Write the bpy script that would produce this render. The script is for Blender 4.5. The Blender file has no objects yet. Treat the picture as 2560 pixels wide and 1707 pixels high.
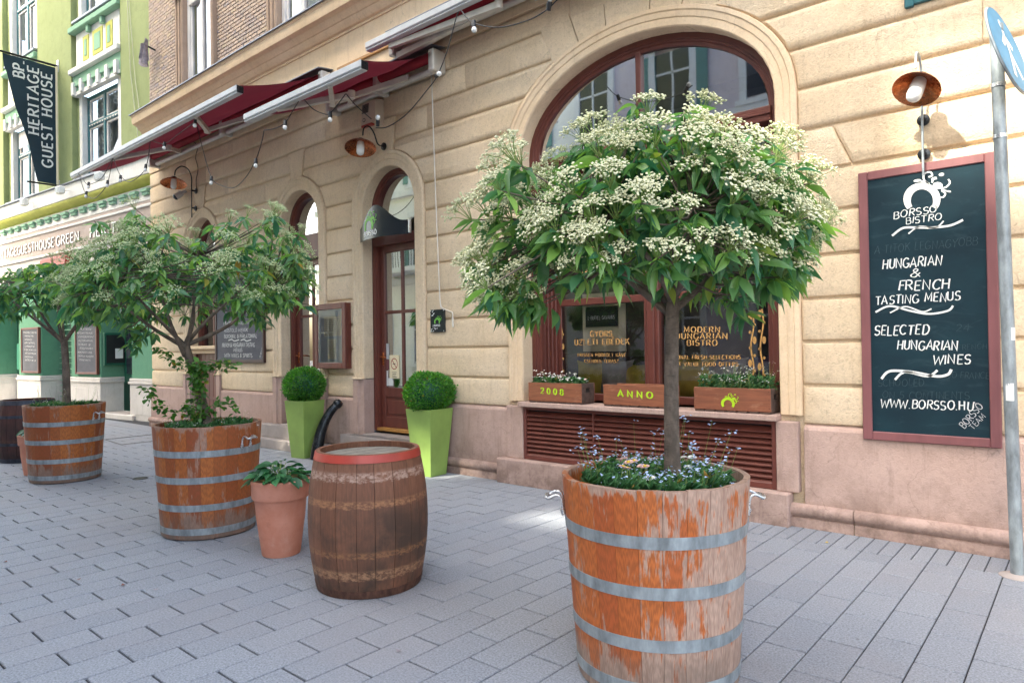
import bpy, bmesh, math, random
from math import sin, cos, pi, radians, atan2, sqrt, hypot
from mathutils import Vector, Matrix

# ------------------------------------------------------------------ camera
sc = bpy.context.scene
col = sc.collection
F_PX, PITCH, ROLL, YAW, CAM_Z = 1694.35, radians(.4931), radians(-.8933), radians(40.559), 1.5
CAM = Vector((0, 0, CAM_Z))
FW = Vector((-sin(YAW)*cos(PITCH), cos(YAW)*cos(PITCH), sin(PITCH)))
_r0 = Vector((cos(YAW), sin(YAW), 0)); _u0 = _r0.cross(FW)
RT = (_r0*cos(ROLL) + _u0*sin(ROLL)).normalized(); UP = RT.cross(FW).normalized()
cam = bpy.data.objects.new('camera', bpy.data.cameras.new('camera'))
col.objects.link(cam)
cam.data.sensor_width = 36; cam.data.lens = F_PX/2560*36
cam.data.clip_start = .05; cam.data.clip_end = 600
cam.matrix_world = Matrix(((RT.x, UP.x, -FW.x, 0), (RT.y, UP.y, -FW.y, 0), (RT.z, UP.z, -FW.z, CAM_Z), (0, 0, 0, 1)))
sc.camera = cam
sc.render.resolution_x, sc.render.resolution_y = 1024, 682

# ------------------------------------------------------------------ light
SUN_EL, SUN_AZ = radians(45), radians(17)           # the sun stands over the street, a little to the left
SUN = Vector((-sin(SUN_AZ)*cos(SUN_EL), -cos(SUN_AZ)*cos(SUN_EL), sin(SUN_EL)))
world = bpy.data.worlds.new('World'); sc.world = world; world.use_nodes = True
wn = world.node_tree.nodes; wl = world.node_tree.links
sky = wn.new('ShaderNodeTexSky'); sky.sky_type = 'NISHITA'; sky.sun_disc = False
sky.sun_elevation = SUN_EL; sky.sun_rotation = pi + SUN_AZ
sky.air_density = 1.0; sky.dust_density = 6.0; sky.ozone_density = .3
wl.new(sky.outputs[0], wn['Background'].inputs[0]); wn['Background'].inputs[1].default_value = .15
sun = bpy.data.objects.new('sun', bpy.data.lights.new('sun', 'SUN')); col.objects.link(sun)
sun.data.energy = 2.0; sun.data.angle = radians(1.4); sun.data.color = (1, .95, .86)
sun.rotation_euler = (-SUN).to_track_quat('-Z', 'Y').to_euler(); sun.location = (0, -4, 40)
sc.view_settings.view_transform = 'Standard'; sc.view_settings.look = 'None'
sc.view_settings.exposure = 2.82; sc.view_settings.gamma = 1; sc.view_settings.use_curve_mapping = False
sc.view_settings.use_white_balance = True; sc.view_settings.white_balance_temperature = 6750; sc.view_settings.white_balance_tint = 3

# ------------------------------------------------------------------ helpers
def ray(x, y): return FW + RT*((x-1280)/F_PX) - UP*((y-853.5)/F_PX)
def on_y(x, y, Y): d = ray(x, y); return CAM + d*(Y/d.y)
def on_z(x, y, z=0.): d = ray(x, y); return CAM + d*((z-CAM_Z)/d.z)

class MB:
    def __init__(s): s.v = []; s.f = []; s.col = None
    def add(s, vs, fs):
        b = len(s.v); s.v += [tuple(p) for p in vs]; s.f += [tuple(i+b for i in f) for f in fs]; return s
    def quad(s, a, b, c, d): return s.add([a, b, c, d], [(0, 1, 2, 3)])
    def box(s, x0, x1, y0, y1, z0, z1, b=0.):
        if b <= 0:
            return s.add([(x, y, z) for z in (z0, z1) for y in (y0, y1) for x in (x0, x1)],
                         [(0, 2, 3, 1), (4, 5, 7, 6), (0, 1, 5, 4), (2, 6, 7, 3), (0, 4, 6, 2), (1, 3, 7, 5)])
        c = Vector(((x0+x1)/2, (y0+y1)/2, (z0+z1)/2)); h = (abs(x1-x0)/2, abs(y1-y0)/2, abs(z1-z0)/2)
        b = min(b, min(h)*.9); vs = []; ix = {}
        for sx in (-1, 1):
            for sy in (-1, 1):
                for sz in (-1, 1):
                    for ax in range(3):
                        q = [sx*(h[0]-b), sy*(h[1]-b), sz*(h[2]-b)]; q[ax] = (sx, sy, sz)[ax]*h[ax]
                        ix[(sx, sy, sz, ax)] = len(vs); vs.append((c.x+q[0], c.y+q[1], c.z+q[2]))
        fs = []
        for t in (-1, 1):
            fs.append([ix[(t, a, d, 0)] for a, d in ((-1, -1), (1, -1), (1, 1), (-1, 1))])
            fs.append([ix[(a, t, d, 1)] for a, d in ((-1, -1), (1, -1), (1, 1), (-1, 1))])
            fs.append([ix[(a, d, t, 2)] for a, d in ((-1, -1), (1, -1), (1, 1), (-1, 1))])
            for u in (-1, 1):
                fs.append([ix[(t, u, -1, 0)], ix[(t, u, 1, 0)], ix[(t, u, 1, 1)], ix[(t, u, -1, 1)]])
                fs.append([ix[(t, -1, u, 0)], ix[(t, 1, u, 0)], ix[(t, 1, u, 2)], ix[(t, -1, u, 2)]])
                fs.append([ix[(-1, t, u, 1)], ix[(1, t, u, 1)], ix[(1, t, u, 2)], ix[(-1, t, u, 2)]])
                for w in (-1, 1): fs.append([ix[(t, u, w, 0)], ix[(t, u, w, 1)], ix[(t, u, w, 2)]])
        return s.add(vs, fs)
    def tube(s, pts, r, n=8, caps=True):
        pts = [Vector(p) for p in pts]; m = len(pts)
        rs = r if isinstance(r, (list, tuple)) else [r]*m
        vs = []; t0 = (pts[1]-pts[0]).normalized()
        ref = Vector((0, 0, 1)) if abs(t0.z) < .9 else Vector((1, 0, 0))
        nx = t0.cross(ref).normalized()
        for i, p in enumerate(pts):
            t = (pts[min(i+1, m-1)] - pts[max(i-1, 0)]).normalized()
            nx = (nx - t*nx.dot(t)).normalized(); ny = t.cross(nx)
            for k in range(n):
                a = 2*pi*k/n; vs.append(p + (nx*cos(a) + ny*sin(a))*rs[i])
        fs = [(i*n+k, i*n+(k+1) % n, (i+1)*n+(k+1) % n, (i+1)*n+k) for i in range(m-1) for k in range(n)]
        if caps: fs += [tuple(range(n-1, -1, -1)), tuple(range((m-1)*n, m*n))]
        return s.add(vs, fs)
    def lathe(s, prof, n=24, c=(0, 0, 0), a0=0., a1=2*pi):
        full = abs(a1-a0-2*pi) < 1e-6; k = n if full else n+1; vs = []
        for i in range(k):
            a = a0+(a1-a0)*i/n
            vs += [(c[0]+r*cos(a), c[1]+r*sin(a), c[2]+z) for r, z in prof]
        m = len(prof)
        fs = [(i*m+j, ((i+1) % k)*m+j, ((i+1) % k)*m+j+1, i*m+j+1) for i in range(n) for j in range(m-1)]
        return s.add(vs, fs)
    def prism(s, poly, y0, y1):              # polygon in x,z, pushed along y
        n = len(poly)
        return s.add([(x, y0, z) for x, z in poly]+[(x, y1, z) for x, z in poly],
                     [tuple(range(n)), tuple(range(2*n-1, n-1, -1))]+[(i, i+n, (i+1) % n+n, (i+1) % n) for i in range(n)])
    def disc(s, c, r, ax, n=20, y=None):
        pass
    def xf(s, M):
        s.v = [tuple(M @ Vector(p)) for p in s.v]; return s

def mesh_of(name, mb, mat, smooth=None, recalc=True):
    me = bpy.data.meshes.new(name); me.from_pydata(mb.v, [], mb.f); me.validate()
    if recalc and len(mb.f) < 60000:
        bm = bmesh.new(); bm.from_mesh(me); bmesh.ops.recalc_face_normals(bm, faces=bm.faces); bm.to_mesh(me); bm.free()
    if mat: me.materials.append(mat)
    if smooth is not None:
        me.polygons.foreach_set('use_smooth', [True]*len(me.polygons))
        if smooth < 180: me.set_sharp_from_angle(angle=radians(smooth))
    me.update(); return me
def inst(name, me, parent=None, loc=(0, 0, 0), rot=None, M=None):
    o = bpy.data.objects.new(name, me); col.objects.link(o)
    if parent is not None: o.parent = parent
    if M is not None: o.matrix_local = M
    else:
        o.location = loc
        if rot is not None: o.rotation_euler = rot
    return o
def tag(o, label=None, cat=None, group=None, kind=None):
    if label: o['label'] = label
    if cat: o['category'] = cat
    if group: o['group'] = group
    if kind: o['kind'] = kind
    return o
def thing(name, label, cat, loc=(0, 0, 0), rz=0., group=None):
    o = bpy.data.objects.new(name, None); col.objects.link(o); o.empty_display_size = .1
    o.location = loc; o.rotation_euler = (0, 0, rz); return tag(o, label, cat, group)
def part(name, mb, mat, parent, smooth=None, world=True, recalc=True):
    """mesh part; with world=True its vertices are in world space and the thing's offset is taken off"""
    o = inst(name, mesh_of(name, mb, mat, smooth, recalc), parent)
    if world and parent is not None and parent.data is None: o.location = -Vector(parent.location)
    return o
def struct(name, mb, mat, smooth=None):
    return tag(inst(name, mesh_of(name, mb, mat, smooth)), kind='structure')
def copy_tree(o, parent=None):
    c = o.copy(); col.objects.link(c); c.parent = parent
    for ch in list(o.children): copy_tree(ch, c)
    return c

# ------------------------------------------------------------------ materials
def new_mat(name):
    m = bpy.data.materials.new(name); m.use_nodes = True
    nt = m.node_tree; return m, nt, nt.nodes, nt.links, nt.nodes['Principled BSDF']
def N(nt, typ, **kw):
    n = nt.nodes.new(typ)
    for k, v in kw.items():
        if k in n.inputs: n.inputs[k].default_value = v
        else: setattr(n, k, v)
    return n
def mixc(nt, fac, a, b, mode='MIX'):
    n = nt.nodes.new('ShaderNodeMix'); n.data_type = 'RGBA'; n.blend_type = mode
    for sock, val in ((n.inputs[0], fac), (n.inputs[6], a), (n.inputs[7], b)):
        if hasattr(val, 'is_output'): nt.links.new(val, sock)
        elif isinstance(val, (tuple, list)): sock.default_value = (*val[:3], 1)
        else: sock.default_value = val
    return n.outputs[2]
def ramp(nt, fac, stops, interp='LINEAR'):
    n = nt.nodes.new('ShaderNodeValToRGB'); n.color_ramp.interpolation = interp; e = n.color_ramp.elements
    while len(e) < len(stops): e.new(.5)
    for i, (p, c) in enumerate(stops):
        e[i].position = p; e[i].color = (*c, 1) if isinstance(c, tuple) else (c, c, c, 1)
    nt.links.new(fac, n.inputs[0]); return n.outputs[0]
def noise(nt, scale, detail=4., rough=.55, vec=None, stretch=None, dist=0.):
    n = N(nt, 'ShaderNodeTexNoise', Scale=scale, Detail=detail, Roughness=rough, Distortion=dist)
    if vec is None:
        vec = nt.nodes.new('ShaderNodeNewGeometry').outputs['Position']
    if stretch:
        mp = nt.nodes.new('ShaderNodeMapping'); mp.inputs['Scale'].default_value = stretch
        nt.links.new(vec, mp.inputs[0]); vec = mp.outputs[0]
    nt.links.new(vec, n.inputs[0]); return n.outputs[0]
def bump(nt, bs, h, strength=.3, dist=.01):
    b = N(nt, 'ShaderNodeBump', Strength=strength, Distance=dist)
    nt.links.new(h, b.inputs['Height']); nt.links.new(b.outputs[0], bs.inputs['Normal']); return b
def math_(nt, op, a, b=None):
    n = nt.nodes.new('ShaderNodeMath'); n.operation = op
    for i, v in enumerate((a, b)):
        if v is None: continue
        if hasattr(v, 'is_output'): nt.links.new(v, n.inputs[i])
        else: n.inputs[i].default_value = v
    return n.outputs[0]
def plain(name, c, rough=.6, metal=0., vary=.12, vscale=6., bmp=0., bscale=80., spec=.5):
    m, nt, ns, ln, bs = new_mat(name)
    n1 = noise(nt, vscale, 5); lo = tuple(x*(1-vary) for x in c); hi = tuple(min(1, x*(1+vary)) for x in c)
    ln.new(ramp(nt, n1, [(.3, lo), (.7, hi)]), bs.inputs['Base Color'])
    bs.inputs['Roughness'].default_value = rough; bs.inputs['Metallic'].default_value = metal
    bs.inputs['Specular IOR Level'].default_value = spec
    if bmp: bump(nt, bs, noise(nt, bscale, 4), bmp, .005)
    return m
M = {}
def stucco(name, c, c2, grime, bs_scale=42., bstr=.75, rough=.5, splash=False):
    m, nt, ns, ln, bs = new_mat(name)
    big = noise(nt, 1.1, 6, .6); mid = noise(nt, 5., 6, .7)
    base = mixc(nt, ramp(nt, big, [(.35, 0.), (.68, 1.)]), c, c2)
    base = mixc(nt, ramp(nt, mid, [(.48, 0.), (.72, .5)]), base, tuple(x*.80 for x in c))
    streak = noise(nt, 3.2, 8, .7, stretch=(4.5, 4.5, .45))
    base = mixc(nt, ramp(nt, streak, [(.54, 0.), (.76, .6)]), base, grime)
    fine = noise(nt, bs_scale, 4, .7, dist=1.2)
    base = mixc(nt, ramp(nt, fine, [(.30, rough), (.50, 0.)]), base, tuple(x*.55 for x in c))
    base = mixc(nt, ramp(nt, fine, [(.54, 0.), (.70, rough*.7)]), base, tuple(min(.9, x*1.22) for x in c2))
    vor = N(nt, 'ShaderNodeTexVoronoi', feature='DISTANCE_TO_EDGE', Scale=1.6); mp = ns.new('ShaderNodeMapping')
    wv = N(nt, 'ShaderNodeTexNoise', Scale=2.5, Detail=5.); geo = ns.new('ShaderNodeNewGeometry').outputs['Position']; ln.new(geo, wv.inputs[0])
    va = N(nt, 'ShaderNodeVectorMath', operation='MULTIPLY_ADD'); ln.new(wv.outputs['Color'], va.inputs[0]); va.inputs[1].default_value = (.7, .7, .7); ln.new(geo, va.inputs[2]); ln.new(va.outputs[0], vor.inputs[0])
    crk = math_(nt, 'MULTIPLY', ramp(nt, vor.outputs['Distance'], [(.0, 1.), (.006, 0.)]), ramp(nt, big, [(.50, 0.), (.60, .4)]))
    base = mixc(nt, crk, base, tuple(x*.35 for x in grime))
    if splash:
        sz = ns.new('ShaderNodeSeparateXYZ'); ln.new(geo, sz.inputs[0])
        lowz = math_(nt, 'MULTIPLY', ramp(nt, sz.outputs[2], [(.0, 1.), (.12, .75), (.30, .35), (.55, 0.)]), ramp(nt, mid, [(.35, .15), (.62, 1.)]))
        base = mixc(nt, math_(nt, 'MULTIPLY', lowz, .75), base, tuple(x*.5 for x in grime))
        base = mixc(nt, ramp(nt, noise(nt, 9, 7, .75), [(.68, 0.), (.72, .8)]), base, tuple(min(.8, x*1.6) for x in c2))
    ln.new(base, bs.inputs['Base Color']); bs.inputs['Roughness'].default_value = .95
    bs.inputs['Specular IOR Level'].default_value = .15
    bump(nt, bs, fine, bstr, .018); return m
M['stucco'] = stucco('yellow_stucco', (.72, .555, .375), (.78, .625, .455), (.50, .36, .235))
M['stucco_smooth'] = stucco('smooth_stucco', (.74, .55, .36), (.80, .62, .44), (.52, .36, .23), 40, .35, .3)
M['plinth'] = stucco('pink_plinth', (.44, .30, .25), (.50, .355, .305), (.22, .14, .115), 38, .35, .3, True)
M['mortar'] = plain('dark_joint', (.022, .022, .026), .95, bmp=.4)
def stone_paver():
    m, nt, ns, ln, bs = new_mat('granite_paver')
    oi = ns.new('ShaderNodeObjectInfo')
    g = noise(nt, 95, 4, .75); b = noise(nt, .8, 5, .6); s_ = noise(nt, 11, 6, .7)
    c = mixc(nt, ramp(nt, g, [(.35, 0.), (.65, 1.)]), (.148, .155, .174), (.32, .332, .366))
    at = ns.new('ShaderNodeAttribute'); at.attribute_name = 'tone'
    tone = math_(nt, 'ADD', math_(nt, 'MULTIPLY', oi.outputs['Random'], .5), math_(nt, 'MULTIPLY', at.outputs['Fac'], .5))
    c = mixc(nt, 1., c, ramp(nt, tone, [(0., (.93, .93, .94)), (.5, (1.04, 1.035, 1.03))]), 'MULTIPLY')
    c = mixc(nt, ramp(nt, b, [(.48, 0.), (.75, .55)]), c, (.25, .225, .23))
    spot = N(nt, 'ShaderNodeTexVoronoi', Scale=5.5); ln.new(ns.new('ShaderNodeNewGeometry').outputs['Position'], spot.inputs[0])
    c = mixc(nt, ramp(nt, spot.outputs['Distance'], [(.035, .55), (.06, 0.)]), c, (.10, .10, .105))
    c = mixc(nt, ramp(nt, s_, [(.58, 0.), (.8, .4)]), c, (.11, .112, .125))
    ln.new(c, bs.inputs['Base Color']); bs.inputs['Roughness'].default_value = .8
    bs.inputs['Specular IOR Level'].default_value = .3
    bump(nt, bs, g, .5, .006); return m
M['paver'] = stone_paver()
def wood_paint(name, c, rough=.42):
    m, nt, ns, ln, bs = new_mat(name)
    n1 = noise(nt, 9, 5, stretch=(1, 1, .25)); g = noise(nt, 60, 4, stretch=(1, 1, .12))
    cc = mixc(nt, ramp(nt, n1, [(.35, 0.), (.75, 1.)]), tuple(x*.82 for x in c), tuple(x*1.15 for x in c))
    ln.new(cc, bs.inputs['Base Color']); bs.inputs['Roughness'].default_value = rough
    bump(nt, bs, g, .12, .003); return m
M['brown_wood'] = wood_paint('oxblood_paint', (.135, .037, .026))
M['dark_wood'] = wood_paint('dark_brown_wood', (.05, .022, .018), .5)
M['rose_frame'] = wood_paint('dusty_red_frame', (.20, .072, .075), .5)
M['white_wood'] = wood_paint('old_white_paint', (.66, .62, .60), .5)
M['threshold_wood'] = wood_paint('honey_wood', (.42, .20, .05), .5)
M['teal_wood'] = wood_paint('teal_paint', (.02, .11, .13), .35)
M['green_dark'] = wood_paint('bottle_green_paint', (.012, .10, .062), .45)
M['green_mid'] = stucco('shop_green', (.12, .27, .175), (.135, .295, .19), (.09, .21, .14), 60, .12, .18)
M['lime_wall'] = stucco('lime_render', (.265, .305, .145), (.30, .34, .17), (.22, .255, .115), 60, .2, .18)
M['lime_dark'] = stucco('lime_shade_render', (.28, .32, .11), (.31, .35, .12), (.24, .28, .1), 90, .1, .18)
M['olive'] = plain('olive_trim', (.40, .40, .06), .7)
M['mint'] = stucco('mint_render', (.25, .42, .30), (.28, .45, .33), (.2, .35, .25), 90, .1, .18)
M['white_wall'] = stucco('white_trim', (.70, .68, .65), (.76, .74, .71), (.55, .52, .48), 80, .12, .18)
M['offwhite'] = stucco('shop_base_white', (.58, .53, .49), (.66, .61, .57), (.42, .37, .33), 60, .12, .18)
M['taupe'] = plain('taupe_band', (.40, .32, .285), .8)
def glass(name, tint=(.02, .02, .025), refl=.5, trans=.8):
    m, nt, ns, ln, bs = new_mat(name)
    ns.remove(bs); out = ns['Material Output']
    gl = N(nt, 'ShaderNodeBsdfGlossy', Roughness=.02); gl.inputs[0].default_value = (.95, .97, 1, 1)
    tr = N(nt, 'ShaderNodeBsdfTransparent'); tr.inputs[0].default_value = (*[trans]*3, 1)
    fr = N(nt, 'ShaderNodeFresnel', IOR=1.5)
    fac = math_(nt, 'ADD', math_(nt, 'MULTIPLY', fr.outputs[0], 1.6), refl)
    mx = ns.new('ShaderNodeMixShader'); ln.new(fac, mx.inputs[0]); ln.new(tr.outputs[0], mx.inputs[1]); ln.new(gl.outputs[0], mx.inputs[2])
    nz = noise(nt, 1.2, 2); b = N(nt, 'ShaderNodeBump', Strength=.04, Distance=.02); ln.new(nz, b.inputs['Height']); ln.new(b.outputs[0], gl.inputs['Normal'])
    ln.new(mx.outputs[0], out.inputs[0]); return m
M['glass'] = glass('window_glass', refl=.05, trans=.9)
M['glass_mirror'] = glass('door_glass', refl=.45, trans=.6)
M['glass_fan'] = glass('fanlight_glass', refl=.34, trans=.7)
M['galv'] = None
def metal(name, c, rough=.45, vary=.25, scale=18., met=.85):
    m, nt, ns, ln, bs = new_mat(name)
    n1 = noise(nt, scale, 6, .6, stretch=(1, 1, .35)); n2 = noise(nt, scale*5, 3)
    cc = mixc(nt, ramp(nt, n1, [(.35, 0.), (.7, 1.)]), tuple(x*(1-vary) for x in c), tuple(min(1, x*(1+vary)) for x in c))
    ln.new(cc, bs.inputs['Base Color']); bs.inputs['Metallic'].default_value = met
    ln.new(ramp(nt, n2, [(.3, rough-.1), (.7, rough+.12)]), bs.inputs['Roughness']); return m
M['galv'] = metal('galvanised_steel', (.27, .30, .32), .5, .38, 16, .35)
M['steel'] = metal('bright_steel', (.62, .62, .63), .3)
M['alu'] = plain('white_coated_aluminium', (.52, .52, .53), .4)
M['alu_cream'] = plain('cream_coated_arm', (.58, .54, .48), .45)
M['black_iron'] = plain('black_iron', (.012, .012, .014), .42, .3)
M['guard_iron'] = metal('worn_black_iron', (.03, .032, .036), .32, .5, 12, .7)
M['copper'] = metal('copper_shade', (.50, .17, .07), .28, .3, 10, 1.)
M['red_hoop'] = plain('red_hoop_paint', (.36, .045, .03), .42, vary=.15)
M['rust'] = metal('rusty_hoop', (.10, .045, .03), .7, .5, 30, .3)
M['dark_hoop'] = metal('blue_black_hoop', (.045, .05, .07), .5, .4, 16, .5)
def fabric(name, c, tr):
    m, nt, ns, ln, bs = new_mat(name); n1 = noise(nt, 3, 4); cc = ramp(nt, n1, [(.3, tuple(x*.85 for x in c)), (.7, tuple(x*1.15 for x in c))])
    ln.new(cc, bs.inputs['Base Color']); bs.inputs['Roughness'].default_value = .9
    tl = N(nt, 'ShaderNodeBsdfTranslucent'); tl.inputs[0].default_value = (c[0]*1.5, c[1]*1.3, c[2]*1.3, 1)
    mx = N(nt, 'ShaderNodeMixShader', Fac=tr); ln.new(bs.outputs[0], mx.inputs[1]); ln.new(tl.outputs[0], mx.inputs[2]); ln.new(mx.outputs[0], ns['Material Output'].inputs[0]); return m
M['awning'] = fabric('maroon_fabric', (.105, .010, .022), .2)
M['awning_red'] = plain('red_fabric_roll', (.30, .012, .025), .8, vary=.15)
M['white'] = plain('white_enamel', (.74, .74, .72), .4, vary=.04)
M['chalk'] = plain('white_chalk', (.72, .72, .70), .9, vary=.12, vscale=90)
M['ghost'] = plain('rubbed_out_chalk', (.032, .062, .075), .9, vary=.3, vscale=40)
M['gold'] = plain('gold_lettering', (.54, .30, .10), .5, vary=.1)
M['shadow_brown'] = plain('brown_letter_edge', (.09, .04, .03), .6)
M['lime_paint'] = plain('lime_paint', (.40, .62, .015), .55, vary=.1)
M['logo_green'] = plain('logo_green', (.17, .50, .06), .5, vary=.05)
M['paper'] = plain('cream_paper', (.78, .68, .47), .8, vary=.06)
M['white_paper'] = plain('white_paper', (.70, .70, .68), .8, vary=.05)
M['terra'] = None
def terracotta():
    m, nt, ns, ln, bs = new_mat('terracotta')
    a = noise(nt, 5, 6, .6); b = noise(nt, 26, 5, .7)
    c = mixc(nt, ramp(nt, a, [(.35, 0.), (.7, 1.)]), (.50, .185, .115), (.60, .27, .19))
    c = mixc(nt, ramp(nt, b, [(.58, 0.), (.78, .5)]), c, (.30, .13, .09))
    c = mixc(nt, ramp(nt, noise(nt, 8, 7, .7, stretch=(1, 1, .6)), [(.58, 0.), (.74, .45)]), c, (.66, .42, .34))
    ln.new(c, bs.inputs['Base Color']); bs.inputs['Roughness'].default_value = .85
    bump(nt, bs, b, .25, .004); return m
M['terra'] = terracotta()
M['lime_pot'] = plain('lime_lacquer', (.25, .36, .085), .5, vary=.14, vscale=4, bmp=.1, bscale=25)
M['soil'] = plain('soil', (.028, .02, .015), .95, vary=.4, vscale=40, bmp=.9, bscale=60)
def board_mat(name, c, c2, smear):
    m, nt, ns, ln, bs = new_mat(name)
    a = noise(nt, 2.6, 6, .6, stretch=(1, 1, 1.7)); b = noise(nt, 9, 6, .7, stretch=(.5, 1, 1.5), dist=.8)
    cc = mixc(nt, ramp(nt, a, [(.38, 0.), (.72, 1.)]), c, c2)
    cc = mixc(nt, ramp(nt, b, [(.55, 0.), (.8, .55)]), cc, smear)
    ln.new(cc, bs.inputs['Base Color']); bs.inputs['Roughness'].default_value = .7; bs.inputs['Specular IOR Level'].default_value = .2; return m
M['slate_teal'] = board_mat('teal_chalkboard', (.006, .020, .030), (.009, .032, .044), (.045, .085, .10))
M['slate_grey'] = board_mat('grey_chalkboard', (.085, .085, .10), (.115, .115, .13), (.16, .16, .175))
def leaf_mat(name, a, b, attr=False, rough=.36, trans=.25):
    m, nt, ns, ln, bs = new_mat(name)
    if attr:
        at = ns.new('ShaderNodeAttribute'); at.attribute_name = 'tone'; f = at.outputs['Fac']
    else: f = ns.new('ShaderNodeObjectInfo').outputs['Random']
    mid = tuple((x+y)/2 for x, y in zip(a, b))
    c = ramp(nt, f, [(0., a), (.55, mid), (.86, b), (.97, tuple(x*1.35 for x in b)), (1., (.30, .17, .03))])
    ln.new(c, bs.inputs['Base Color']); bs.inputs['Roughness'].default_value = rough
    bs.inputs['Specular IOR Level'].default_value = .55
    tl = N(nt, 'ShaderNodeBsdfTranslucent'); hs = N(nt, 'ShaderNodeHueSaturation', Saturation=1.15, Value=2.2)
    ln.new(c, hs.inputs['Color']); ln.new(hs.outputs[0], tl.inputs[0])
    mx = N(nt, 'ShaderNodeMixShader', Fac=trans); ln.new(bs.outputs[0], mx.inputs[1]); ln.new(tl.outputs[0], mx.inputs[2])
    ln.new(mx.outputs[0], ns['Material Output'].inputs[0]); return m
LA, LB = (.040, .135, .068), (.17, .30, .07)
M['leaf'] = leaf_mat('glossy_leaf', LA, LB, trans=.32); M['leaf_a'] = leaf_mat('glossy_leaf_mass', LA, LB, True, trans=.32)
M['box_leaf'] = leaf_mat('boxwood_leaf', (.03, .12, .018), (.10, .28, .035), True, .45)
M['rose_leaf'] = leaf_mat('shrub_leaf', (.035, .11, .02), (.09, .22, .03), False, .45)
M['hosta_leaf'] = leaf_mat('broad_leaf', (.02, .085, .035), (.05, .16, .06), False, .4)
M['herb'] = leaf_mat('herb_leaf', (.03, .11, .035), (.10, .22, .08), True, .6)
M['petal'] = plain('cream_blossom', (.68, .66, .43), .7, vary=.15, vscale=60)
M['petal_green'] = plain('greenish_blossom', (.48, .54, .29), .7, vary=.2, vscale=60)
M['stalk'] = plain('green_stalk', (.19, .27, .07), .7)
M['blue_petal'] = plain('pale_blue_petal', (.42, .52, .75), .7, vary=.1, vscale=90)
M['pink_petal'] = plain('pale_pink_petal', (.78, .52, .48), .7, vary=.12, vscale=60)
M['white_petal'] = plain('white_petal', (.78, .76, .72), .7, vary=.05)
M['yolk'] = plain('yellow_centre', (.62, .40, .04), .8)
def bark():
    m, nt, ns, ln, bs = new_mat('bark')
    a = noise(nt, 14, 6, .65, stretch=(1, 1, .6)); r = noise(nt, 55, 4, .6, stretch=(.5, .5, 2.2))
    c = mixc(nt, ramp(nt, a, [(.35, 0.), (.7, 1.)]), (.075, .056, .043), (.22, .165, .13))
    c = mixc(nt, ramp(nt, r, [(.55, 0.), (.75, .6)]), c, (.035, .027, .022))
    ln.new(c, bs.inputs['Base Color']); bs.inputs['Roughness'].default_value = .9
    bump(nt, bs, r, .7, .006); return m
M['bark'] = bark()
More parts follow.
